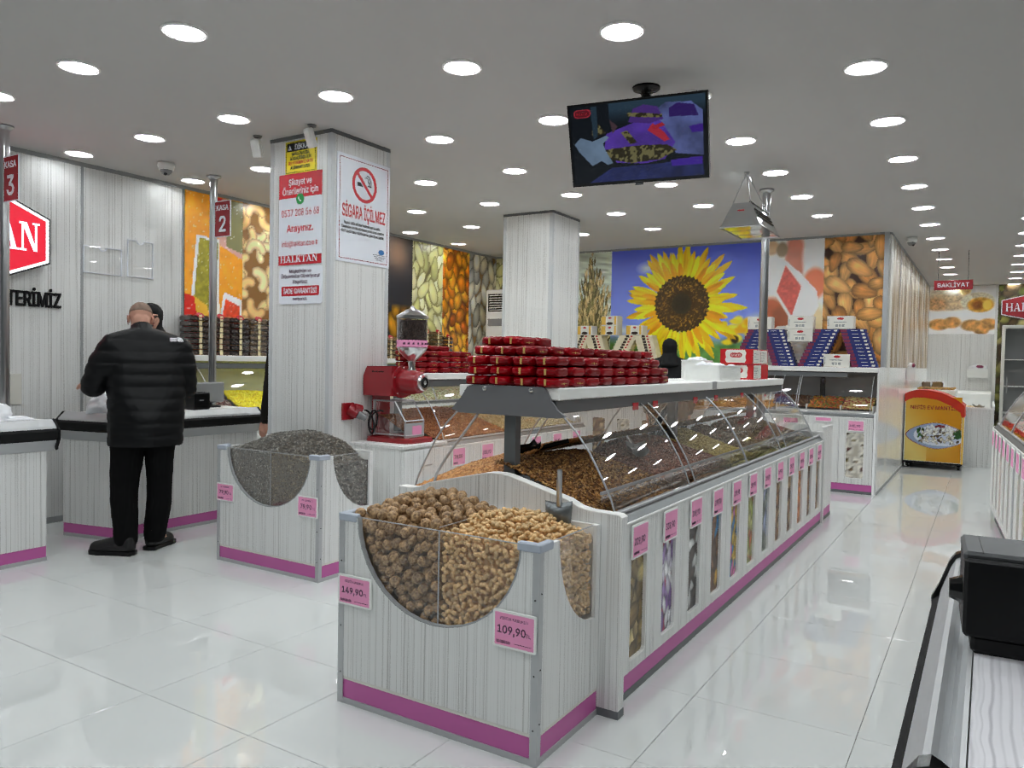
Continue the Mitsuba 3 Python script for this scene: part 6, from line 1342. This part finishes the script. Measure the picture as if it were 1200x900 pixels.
def FRZ(U, V):
    w, h = U.max(), V.max(); c = Cv(U, V, (214, 150, 40)); x, y = U / w, V / h
    c.C[:] = np.array((232, 206, 120.0)); c.blend(np.clip(x * 1.1 + (y - 0.35) * 0.9, 0, 1), (206, 138, 16)); c.blend(np.clip((0.30 - y) * 2.0, 0, 1) * (x > .4), (206, 130, 14))
    cx, cy = .56, .40
    for s, col in ((1.0, (232, 214, 150)), (.985, (150, 40, 16)), (.955, (150, 166, 196))):
        c.put((np.abs(x - cx) / (.56 * s)) ** 1.6 + (np.abs(y - cy) / (.205 * s)) ** 1.6 < 1, col)
    c.put(((x - .62) / .46) ** 2 + ((y - .40) / .155) ** 2 < 1, (222, 226, 236)); c.put(((x - .62) / .41) ** 2 + ((y - .405) / .125) ** 2 < 1, (198, 206, 224))
    g = np.random.default_rng(6)
    for _ in range(90):
        px, py = g.uniform(.28, .96), g.uniform(.29, .50)
        c.oval(px * w, py * h, .022, .014, g.uniform(0, 3), [(206, 196, 170), (228, 222, 206), (150, 136, 110), (92, 74, 54), (240, 238, 232)][g.integers(5)], .4)
    for _ in range(40):
        px, py = g.uniform(.36, .86), g.uniform(.42, .55); c.oval(px * w, py * h, .025, .012, g.uniform(0, 3), (236, 236, 232), .2)
    for _ in range(36):
        s = g.integers(2); c.oval((g.uniform(.22, .34) if s else g.uniform(.88, .99)) * w, g.uniform(.38, .50) * h, .02, .012, g.uniform(0, 3), [(30, 66, 24), (44, 90, 34)][g.integers(2)], .3)
    for _ in range(14): c.oval(g.uniform(.56, .70) * w, g.uniform(.53, .57) * h, .016, .009, 0, (130, 20, 26), .3)
    return c.C
fm, fc = grid_sheet(0.655, 0.86, 110, 140, frame((9.796, -1.225, .10), -Y, Z), FRZ)
P(FZ, 'front_print', fm, 'm_print', label='print of a plate of dumplings', color=fc)
P(FZ, 'lettering', text('NEFİS EV MANTISI', 0.048, (9.7945, -1.565, .79), -Y, Z, w=.56, bold=True), 'm_deepred')
P(FZ, 'edge_strip', box(9.79, 9.81, -1.908, -1.885, .09, .70), 'm_boxyellow'); P(FZ, 'base_frame', box(9.80, 10.36, -1.90, -1.215, .07, .095), 'm_black')
for x in (9.88, 10.3):
    for y in (-1.27, -1.86):
        c_ = P(FZ, 'caster', cat(cyl((x, y - .015, .035), (x, y + .015, .035), .034, 14), box(x - .015, x + .015, y - .02, y + .02, .05, .08)), 'm_black'); P(c_, 'hub', cyl((x, y - .018, .035), (x, y + .018, .035), .012, 8), 'm_grey')
S('white_cable', tube([(9.9, -1.225, .30), (9.86, -1.22, .12), (9.80, -1.235, .02), (9.90, -1.27, .008), (10.1, -1.25, .008)], .007, 6), 'm_white', 'white cable running to the floor beside the freezer', 'cable', smooth=True)
# ---- legume bins at the far end
LB = T('bulk_bin', 'pale open bulk bin unit with scoops right of the freezer', 'bulk bin')
P(LB, 'front_panel', box(10.42, 10.44, -2.235, -1.215, 0, .80), 'm_stripe'); P(LB, 'side_panel', box(10.42, 12.2, -2.24, -2.22, 0, .83), 'm_stripe'); P(LB, 'rim', cat(box(10.415, 10.45, -2.245, -1.215, .79, .815), box(10.42, 12.2, -2.245, -2.215, .82, .845)), 'm_white')
P(LB, 'inside', box(10.44, 12.2, -2.22, -1.215, .05, .72), 'm_white'); P(LB, 'back_bins', box(12.2, 14.19, -2.2, -1.215, 0, .95), 'm_white'); P(LB, 'wall_bins', box(11.2, 12.2, -1.75, -1.215, .72, 1.02, .005), 'm_white')
heap('legumes', 'cream coloured legumes in the open bulk bin', 'legumes', 10.46, 11.15, -2.20, -1.25, lambda x, y: .77 + .03 * np.sin(y * 9), ell_base(.016, .011, .009, 1), [(214, 190, 150), (190, 160, 118), (226, 206, 170)], 1500, 95)
heap('legumes', 'orange legumes in the raised white bin by the wall', 'legumes', 11.25, 12.1, -1.72, -1.26, lambda x, y: 1.03 + 0 * x, ell_base(.016, .011, .009, 1), [(190, 140, 60), (120, 90, 60)], 900, 96)
scoop(10.75, -1.85, .83, 2.2, -.5, 'steel scoop standing in the left of the bulk bin', .34); scoop(10.8, -2.08, .81, 2.6, -.35, 'steel scoop standing in the right of the bulk bin', .34)
for x, y0, y1, z, lab in ((9.95, -1.31, -1.205, 1.17, 'white bag holder on the inner wall above the freezer'), (14.05, -2.15, -1.83, 1.18, 'white bag holder on the far wall below the walnut photograph')):
    k = T('bag_holder', lab, 'holder'); yy = (y0, y1)
    P(k, 'box', box(x, x + .14, *yy, z, z + .16, .004), 'm_white')
    m = ell_base(.07, abs(y1 - y0) * .45, .05, 2); m.vertices = m.vertices * (0.75 + .5 * meshkit.noise(m.vertices * 50))[:, None] + [x + .07, sum(yy) / 2, z + .18]; P(k, 'bags', m, 'm_tissue', True); P(k, 'bag_print', tf(ell_base(.06, abs(y1 - y0) * .2, .03, 1), place(x + .03, sum(yy) / 2 - .03, z + .2)), 'm_boxred')
gp = np.random.default_rng(12)
for i in range(14):
    k = T('packet', 'small clear packet of pulses on the raised bins beyond the freezer', 'packet', 'packets on the raised bins'); x, y = 12.25 + .09 * (i // 2), -1.3 - .14 * (i % 2) - gp.uniform(0, .05)
    put(k, tf(box(-.03, .03, -.06, .06, 0, .17, .012), place(x, y, .951, gp.uniform(-.3, .3)) @ rotm(0, .25, 0)), ('m_choc2', 'm_choc4', 'm_tissue')[i % 3])
# ---- glass door fridge at the far right
FR = T('glass_fridge', 'tall grey glass door fridge under the dark red badge', 'fridge')
P(FR, 'cabinet', cat(box(13.5, 14.15, -3.3, -3.27, 0, 2.08), box(13.5, 14.15, -2.36, -2.33, 0, 2.08), box(14.1, 14.15, -3.3, -2.33, 0, 2.08), box(13.5, 14.15, -3.3, -2.33, 2.04, 2.08), box(13.5, 14.15, -3.3, -2.33, 0, .12)), 'm_white')
P(FR, 'inner_back', box(14.0, 14.09, -3.27, -2.36, .12, 2.04), 'm_grey')
d = P(FR, 'door', trimesh.Trimesh(np.array([(13.49, -2.36, .12), (13.49, -3.28, .12), (13.49, -3.28, 2.04), (13.49, -2.36, 2.04)]), np.array([[0, 1, 2], [0, 2, 3]]), process=False), 'm_glass'); P(d, 'frame', cat(box(13.48, 13.5, -2.375, -2.335, .1, 2.06), box(13.48, 13.5, -3.29, -2.335, 2.03, 2.06)), 'm_offwhite'); P(d, 'handle', tube([(13.48, -2.42, 1.2), (13.45, -2.42, 1.2), (13.45, -2.42, .95), (13.48, -2.42, .95)], .012, 6), 'm_grey')
for z in (.6, 1.05, 1.5): P(FR, 'shelf', box(13.55, 14.0, -3.26, -2.37, z, z + .012), 'm_white')

# ================================================================== people
ICO = trimesh.creation.icosphere(subdivisions=2).vertices
def ball_pts(c, r): return np.asarray(c, float) + ICO * np.asarray(r, float)
def blob(bones, J, edge=0.02, smooth=8, clip=None):
    """bones: pairs (or longer lists) of joint names; J: name -> (xyz, radius). One continuous skin."""
    M = m3.Manifold.batch_boolean([m3.Manifold.hull_points(np.vstack([ball_pts(*J[n]) for n in b])) for b in bones], m3.OpType.Add)
    if clip is not None: M = M.trim_by_plane((0, 0, 1), clip)
    M = M.refine_to_length(edge); q = M.to_mesh(); m = trimesh.Trimesh(np.array(q.vert_properties[:, :3]), np.array(q.tri_verts), process=True)
    m = trimesh.smoothing.filter_taubin(m, lamb=0.5, nu=0.53, iterations=smooth); return m
def shift(J, d): return {k: (c, np.asarray(r) + d) for k, (c, r) in J.items()}
def quilt(m, step, amp, seed=0):
    v, n = m.vertices.copy(), m.vertex_normals
    z = v[:, 2] + 0.012 * (meshkit.noise(v * 7.0, seed) - .5)
    side = 1 - np.abs(n[:, 2]) ** 2
    v += n * (amp * (np.sqrt(np.abs(np.sin(PI * z / step))) - 0.75) * side + 0.006 * (meshkit.fbm(v * 14, 3, seed) - .5))[:, None]; m = m.copy(); m.vertices = v; return m
def wrinkle(m, amp, f=9.0, seed=0):
    v, n = m.vertices.copy(), m.vertex_normals; m = m.copy(); m.vertices = v + n * (amp * (meshkit.fbm(v * [f, f, f * 1.6], 3, seed) - .5) * 2)[:, None]; return m
def hand_bones(J, B, wrist, d, palm_n, size=1.0, curl=0.6, side=1, tag=''):
    """palm and five fingers leaving the wrist along d; palm_n is the palm's normal, fingers curl towards it"""
    d = np.asarray(d, float) / np.linalg.norm(d); pn = np.asarray(palm_n, float); pn = pn - d * (pn @ d); pn /= np.linalg.norm(pn); a = np.cross(d, pn) * side; w = np.asarray(wrist, float)
    J[tag + 'w'] = (w, .026 * size); J[tag + 'p0'] = (w + d * .045 * size + a * .028 * size, .016 * size); J[tag + 'p1'] = (w + d * .045 * size - a * .028 * size, .016 * size)
    J[tag + 'p2'] = (w + d * .088 * size + a * .032 * size, .012 * size); J[tag + 'p3'] = (w + d * .085 * size - a * .032 * size, .012 * size); B.append([tag + q for q in ('w', 'p0', 'p1', 'p2', 'p3')])
    for i, (o, L) in enumerate(((.033, .068), (.011, .077), (-.011, .072), (-.032, .056))):
        p = w + d * .088 * size + a * o * size; c = d.copy(); J[f'{tag}f{i}0'] = (p, .010 * size)
        for q in range(3):
            ang = curl * (0.5 + .45 * q); dd = d * math.cos(ang) + pn * math.sin(ang); p = p + dd * L * size * (.44, .32, .24)[q]; J[f'{tag}f{i}{q+1}'] = (p, (.0092, .0085, .0075)[q] * size); B.append([f'{tag}f{i}{q}', f'{tag}f{i}{q+1}'])
    p = w + d * .03 * size + a * .030 * size; J[tag + 't0'] = (p, .013 * size); dd = d * .6 + a * .65 + pn * .45; dd /= np.linalg.norm(dd)
    p = p + dd * .042 * size; J[tag + 't1'] = (p, .0105 * size); p = p + (d * .85 + a * .2 + pn * .5) * .032 * size; J[tag + 't2'] = (p, .009 * size); B += [[tag + 't0', tag + 't1'], [tag + 't1', tag + 't2'], [tag + 'w', tag + 't0']]
def head_mesh(c, f, s=1.0):
    """skull, jaw, nose, ears, brow as manifold pieces around centre c facing f (unit, may tilt)"""
    f = np.asarray(f, float) / np.linalg.norm(f); r = np.cross(f, Z); r /= np.linalg.norm(r); u = np.cross(r, f); c = np.asarray(c, float)
    A = np.stack([r, f, u], 1)
    def e(o, rad): return (ICO * np.asarray(rad) + np.asarray(o)) @ A.T * s + c
    H = lambda *p: m3.Manifold.hull_points(np.vstack(p))
    out = [H(e((0, -.02, .03), (.076, .092, .082)), e((0, .045, -.01), (.062, .05, .07))), H(e((0, .045, -.02), (.058, .045, .05)), e((0, .062, -.085), (.030, .024, .022))),
           H(e((0, .098, .015), (.008, .008, .008)), e((0, .118, -.022), (.011, .010, .009)), e((.012, .098, -.026), (.007, .008, .006)), e((-.012, .098, -.026), (.007, .008, .006))),
           H(e((-.03, .085, .03), (.02, .014, .008)), e((.03, .085, .03), (.02, .014, .008))), H(e((-.016, .094, -.055), (.010, .008, .008)), e((.016, .094, -.055), (.010, .008, .008)))]
    for sd in (-1, 1): out.append(H(e((sd * .078, .0, .018), (.007, .016, .018)), e((sd * .080, -.012, .0), (.008, .014, .022)), e((sd * .076, .004, -.022), (.006, .010, .010))))
    return out, A, (lambda o: np.asarray(o) @ A.T * s + c)
def whole(bones, J, head, edge, smooth=6):
    M = m3.Manifold.batch_boolean([m3.Manifold.hull_points(np.vstack([ball_pts(*J[n]) for n in b])) for b in bones] + head, m3.OpType.Add).refine_to_length(edge)
    q = M.to_mesh(); m = trimesh.Trimesh(np.array(q.vert_properties[:, :3]), np.array(q.tri_verts), process=True); return trimesh.smoothing.filter_taubin(m, lamb=.5, nu=.53, iterations=smooth)
def shoe_mesh(heel, toe, s=1.0, sole=True):
    heel, toe = np.asarray(heel, float), np.asarray(toe, float); d = (toe - heel) / np.linalg.norm(toe - heel); w = np.cross(Z, d); L = np.linalg.norm(toe - heel)
    J = {'h': (heel + d * .045 * s + [0, 0, .05 * s], (.042 * s,) * 3), 'hk': (heel + d * .05 * s + [0, 0, .095 * s], .040 * s), 'm': (heel + d * L * .5 + [0, 0, .045 * s], .044 * s), 'i': (heel + d * L * .42 + [0, 0, .075 * s], .036 * s), 'b': (heel + d * L * .72 + [0, 0, .036 * s] , .048 * s), 't': (heel + d * (L - .042 * s) + [0, 0, .034 * s], .040 * s)}
    up = blob([['h', 'hk', 'm', 'i'], ['m', 'i', 'b'], ['b', 't']], J, .015, 5, clip=0.012)
    out = np.array([heel[:2] + d[:2] * a * L + w[:2] * b * s for a, b in ((.02, 0), (.06, .036), (.3, .036), (.55, .042), (.75, .052), (.92, .04), (1.01, 0), (.92, -.042), (.75, -.05), (.55, -.038), (.3, -.036), (.06, -.036))])
    return up, extr(Polygon(out).buffer(.006), .026, place(0, 0, .0005))

# ---- the man at the checkout, seen from behind
O, f_, r_ = np.array((1.326, 2.690, 0)), np.array((.54, .842, 0)), np.array((.842, -.54, 0))
def L(l, f, z): return O + r_ * l + f_ * f + Z * z
MAN = T('person', 'man in a black quilted jacket, black trousers and black shoes leaning over the checkout', 'person')
J = {'hip': (L(.015, -.05, .86), .125), 'hipl': (L(-.085, -.05, .83), .10), 'hipr': (L(.105, -.05, .83), .10), 'wai': (L(.015, -.03, 1.02), (.125)), 'chl': (L(-.08, .03, 1.26), .12), 'chr': (L(.12, .03, 1.26), .12), 'shl': (L(-.185, .03, 1.385), .062), 'shr': (L(.215, .03, 1.375), .062),
     'nkb': (L(.0, .06, 1.42), .062), 'nkt': (L(-.015, .12, 1.50), .056), 'ell': (L(-.305, .04, 1.115), .045), 'elr': (L(.275, .06, 1.10), .045), 'wrl': (L(-.335, .29, 1.125), .030), 'wrr': (L(.10, .36, 1.09), .030),
     'knl': (L(-.115, -.03, .47), .062), 'knr': (L(.105, .0, .47), .062), 'anl': (L(-.10, -.105, .10), .043), 'anr': (L(.07, -.02, .10), .043), 'ftl': (L(-.20, -.05, .05), .035), 'ftr': (L(.13, .07, .05), .035)}
B = [['hip', 'hipl', 'hipr', 'wai'], ['wai', 'chl', 'chr'], ['chl', 'chr', 'shl', 'shr', 'nkb'], ['nkb', 'nkt'], ['shl', 'ell'], ['ell', 'wrl'], ['shr', 'elr'], ['elr', 'wrr'], ['hipl', 'knl'], ['knl', 'anl'], ['hipr', 'knr'], ['knr', 'anr'], ['anl', 'ftl'], ['anr', 'ftr']]
JB, BB = dict(J), list(B)
hand_bones(JB, BB, L(-.335, .29, 1.125), f_ * .95 - Z * .15 - r_ * .2, -Z, 1.0, .5, 1, 'L'); hand_bones(JB, BB, L(.10, .36, 1.09), f_ * .8 - r_ * .6 - Z * .2, -Z, 1.0, .6, -1, 'R')
hc = L(-.02, .175, 1.565); hf = f_ * .80 - Z * .60
hd, HA, hp = head_mesh(hc, hf, 0.95)
B2 = BB + [['nkt', 'sk']]; JB['sk'] = (hp((0, -.03, -.03)), .058)
put(MAN, whole(B2, JB, hd, .014), 'm_skin', True)
JJ = {'hemc': (L(.015, -.075, .85), .165), 'hemd': (L(.015, -.075, .70), .155), 'heml': (L(-.085, -.05, .72), .13), 'hemr': (L(.115, -.05, .72), .13), 'wal': (L(-.085, -.02, 1.04), .135), 'war': (L(.125, -.02, 1.03), .135), 'chl': (L(-.095, .035, 1.25), .142), 'chr': (L(.13, .035, 1.245), .142), 'shl': (L(-.185, .035, 1.375), .085), 'shr': (L(.222, .035, 1.365), .085), 'nk': (L(-.005, .07, 1.435), .085),
      'cl': (L(-.012, .105, 1.475), .078), 'ell': (L(-.30, .045, 1.11), .078), 'elr': (L(.262, .065, 1.095), .076), 'wl': (L(-.335, .26, 1.12), .055), 'wr': (L(.12, .33, 1.085), .055), 'bil': (L(-.25, .03, 1.25), .088), 'bir': (L(.25, .04, 1.24), .084)}
jk = blob([['heml', 'hemr', 'hemd', 'hemc', 'wal', 'war'], ['wal', 'war', 'chl', 'chr'], ['chl', 'chr', 'shl', 'shr', 'nk'], ['nk', 'cl'], ['shl', 'bil'], ['bil', 'ell'], ['ell', 'wl'], ['shr', 'bir'], ['bir', 'elr'], ['elr', 'wr'], ['shl', 'chl', 'bil'], ['shr', 'chr', 'bir']], JJ, .011, 10, clip=0.715)
P(MAN, 'jacket', quilt(jk, .079, .0105, 2), 'm_jacket', True, label='black horizontally quilted jacket')
lg = np.array([L(.222, -.098, 1.415), L(.222, -.098, 1.415)])
A = frame(L(.205, -.062, 1.413), r_, Z * .8 + f_ * .6); A[:3, 1] /= np.linalg.norm(A[:3, 1]); A[:3, 2] = np.cross(A[:3, 0], A[:3, 1])
arc = lambda r0, r1: Polygon([(r1 * math.cos(t), r1 * math.sin(t)) for t in np.linspace(0, PI / 2, 8)] + [(r0 * math.cos(t), r0 * math.sin(t)) for t in np.linspace(PI / 2, 0, 8)])
P(MAN, 'jacket_emblem', cat(extr(unary_union([arc(.008, .017), arc(.020, .028), arc(.031, .038)]), .003, A), tf(cat(box(-.045, -.004, .024, .030, 0, .003), box(-.045, -.004, .013, .019, 0, .003), box(-.045, -.004, .002, .008, 0, .003)), A)), 'm_tissue')
JT = {'hip': (L(.012, -.05, .84), .14), 'hipl': (L(-.085, -.05, .80), .115), 'hipr': (L(.10, -.05, .80), .105), 'knl': (L(-.112, -.03, .46), .088), 'knr': (L(.10, .0, .46), .080), 'cal': (L(-.11, -.07, .28), .082), 'car': (L(.095, -.02, .28), .08), 'anl': (L(-.10, -.105, .10), .072), 'anr': (L(.07, -.02, .10), .070)}
tr = blob([['hip', 'hipl', 'hipr'], ['hipl', 'knl'], ['knl', 'cal'], ['cal', 'anl'], ['hipr', 'knr'], ['knr', 'car'], ['car', 'anr']], JT, .018, 8, clip=.055)
P(MAN, 'trousers', wrinkle(tr, .008, 7, 5), 'm_trouser', True, label='black trousers')
for h, t in ((L(-.045, -.165, 0), L(-.315, .02, 0)), (L(.03, -.07, 0), L(.18, .165, 0))):
    up, so = shoe_mesh(h, t, 1.08); s_ = P(MAN, 'shoe', up, 'm_shoe', True); P(s_, 'sole', so, 'm_black')
def part_of_head(o, rad): return (ICO * np.asarray(rad) + np.asarray(o)) @ HA.T * .95 + hc
mat('m_stubble', (132, 112, 100), 0.8, 0, .2)
hm = m3.Manifold.hull_points(part_of_head((0, -.02, .033), (.0785, .0945, .0845))).trim_by_plane(tuple((HA @ np.array((0, -.35, .94)))), float(hc @ (HA @ np.array((0, -.35, .94))) + .030)).refine_to_length(.012); q = hm.to_mesh()
P(MAN, 'hair', trimesh.Trimesh(np.array(q.vert_properties[:, :3]), np.array(q.tri_verts)), 'm_stubble', True, label='close shaved grey hair')
P(MAN, 'glasses', cat(tube([hp((-.084, .09, .02)), hp((-.088, .02, .025)), hp((-.086, -.02, .018))], .0028, 5), tube([hp((.084, .09, .02)), hp((.088, .02, .025)), hp((.086, -.02, .018))], .0028, 5), tube([hp((-.06 + .035 * math.cos(t) + .028, .103, .015 + .02 * math.sin(t))) for t in np.linspace(0, 2 * PI, 13)], .0022, 5), tube([hp((.032 + .035 * math.cos(t), .103, .015 + .02 * math.sin(t))) for t in np.linspace(0, 2 * PI, 13)], .0022, 5)), 'm_deepred')
P(MAN, 'face_detail', cat(*[sphere(hp((s * .031, .088, .018)), .009, 1) for s in (-1, 1)]), 'm_ink')

# ---- people standing further back: scarfed cashier, shop helper behind the column, woman at the back counter
def stander(label, pos, yaw, h, coat, scarf=None, trousers='m_trouser', lean=0.0, long_coat=False, arm=0.25, bulk=.022):
    """arms hanging, feet on the floor; yaw is the direction they face"""
    k = T('person', label, 'person'); s = h / 1.70; f = np.array((math.cos(yaw), math.sin(yaw), 0)); r = np.array((f[1], -f[0], 0)); o = np.array((pos[0], pos[1], 0.0))
    def q(l, ff, z): return o + (r * l + f * (ff + lean * max(0, z - .9)) + Z * z) * s
    R = lambda x: x * s
    J = {'hip': (q(0, 0, .90), R(.13)), 'hl': (q(-.09, 0, .86), R(.10)), 'hr': (q(.09, 0, .86), R(.10)), 'ch': (q(0, .01, 1.20), R(.125)), 'cl': (q(-.09, .01, 1.25), R(.10)), 'cr': (q(.09, .01, 1.25), R(.10)), 'sl': (q(-.175, 0, 1.36), R(.055)), 'sr': (q(.175, 0, 1.36), R(.055)), 'nk': (q(0, .01, 1.42), R(.055)), 'nt': (q(0, .03, 1.50), R(.05)),
         'el': (q(-.235, -.01, 1.07), R(.042)), 'er': (q(.235, -.01, 1.07), R(.042)), 'wl': (q(-.24, arm * .5, .84), R(.03)), 'wr': (q(.24, arm * .5, .84), R(.03)), 'kl': (q(-.095, .01, .48), R(.058)), 'kr': (q(.095, .01, .48), R(.058)), 'al': (q(-.095, -.01, .09), R(.042)), 'ar': (q(.095, -.01, .09), R(.042))}
    B = [['hip', 'hl', 'hr', 'ch'], ['ch', 'cl', 'cr'], ['cl', 'cr', 'sl', 'sr', 'nk'], ['nk', 'nt'], ['sl', 'el'], ['el', 'wl'], ['sr', 'er'], ['er', 'wr'], ['hl', 'kl'], ['kl', 'al'], ['hr', 'kr'], ['kr', 'ar']]
    JB, BB = dict(J), list(B)
    for sd, nm in ((-1, 'wl'), (1, 'wr')): hand_bones(JB, BB, J[nm][0], f * .35 - Z, -r * sd, s, .45, -sd, nm)
    hc = q(0, .05, 1.585); hd, HA, hp = head_mesh(hc, f - Z * lean * .8, s * .95); JB['sk'] = (hp((0, -.03, -.03)), R(.055)); BB = BB + [['nt', 'sk']]
    put(k, whole(BB, JB, hd, .018), 'm_skin', True)
    JC = {n: (c, np.asarray(rr) + R(bulk)) for n, (c, rr) in J.items()}; JC['hem'] = (q(0, 0, .62 if not long_coat else .30), R(.17)); JC['wl'] = (J['wl'][0] - (J['wl'][0] - J['el'][0]) * .08, R(.045)); JC['wr'] = (J['wr'][0] - (J['wr'][0] - J['er'][0]) * .08, R(.045))
    cb = [['hip', 'hl', 'hr', 'ch'], ['ch', 'cl', 'cr'], ['cl', 'cr', 'sl', 'sr', 'nk'], ['sl', 'el'], ['el', 'wl'], ['sr', 'er'], ['er', 'wr'], ['hip', 'hl', 'hr', 'hem']]
    P(k, 'coat', wrinkle(blob(cb, JC, .018, 8), R(.007), 8, 3), coat, True)
    JT = {n: (c, np.asarray(rr) + R(.02)) for n, (c, rr) in J.items()}
    P(k, 'trousers', wrinkle(blob([['hip', 'hl', 'hr'], ['hl', 'kl'], ['kl', 'al'], ['hr', 'kr'], ['kr', 'ar']], JT, .022, 6, clip=.06 * s), R(.006), 7, 4), trousers, True)
    for sd in (-1, 1):
        up, so = shoe_mesh(o + (r * sd * .095 - f * .08) * s, o + (r * sd * .12 + f * .18) * s, s); sh = P(k, 'shoe', up, 'm_shoe', True); P(sh, 'sole', so, 'm_black')
    P(k, 'face_detail', cat(*[sphere(hp((sd * .031, .088, .018)), R(.009), 1) for sd in (-1, 1)], sphere(hp((0, .098, -.055)), np.array((.02, .02, .005)) * s, 1)), 'm_ink')
    def hull_head(o_, rad): return (ICO * np.asarray(rad) + np.asarray(o_)) @ HA.T * s * .95 + hc
    if scarf:
        H = m3.Manifold.hull_points; sc_ = H(np.vstack([hull_head((0, -.02, .03), (.092, .108, .098)), hull_head((0, -.02, -.06), (.085, .09, .06))])) + H(np.vstack([hull_head((0, -.03, -.07), (.085, .09, .06)), ball_pts(q(0, 0, 1.40), (R(.15), R(.15), R(.05)))]))
        cut = H(np.vstack([hull_head((0, .12, .01), (.058, .05, .085)), hull_head((0, .2, .0), (.07, .03, .1))])); sc_ = (sc_ - cut).refine_to_length(.016); qq = sc_.to_mesh(); m = trimesh.Trimesh(np.array(qq.vert_properties[:, :3]), np.array(qq.tri_verts), process=True)
        P(k, 'headscarf', wrinkle(trimesh.smoothing.filter_taubin(m, iterations=4), R(.004), 12, 5), scarf, True, label='black headscarf')
    else:
        fw = HA @ np.array((0, -.5, .87)); hm = m3.Manifold.hull_points(hull_head((0, -.02, .034), (.082, .098, .088))).trim_by_plane(tuple(fw), float(hc @ fw + .02)).refine_to_length(.014); qq = hm.to_mesh()
        P(k, 'hair', trimesh.Trimesh(np.array(qq.vert_properties[:, :3]), np.array(qq.tri_verts)), 'm_black_matte', True)
    return k
stander('cashier in a black headscarf and black top facing the man across the checkout', (2.02, 3.68), -PI / 2 - .55, 1.73, 'm_black_matte', 'm_black_matte', lean=.12)
stander('person in a dark olive coat mostly hidden behind the notice column', (2.545, 2.585), PI / 2, 1.66, 'm_olive', None, arm=.1)
stander('woman in a black headscarf and black coat standing beyond the island', (6.25, .80), .35, 1.60, 'm_black_matte', 'm_black_matte', long_coat=True, arm=.3, bulk=.045)
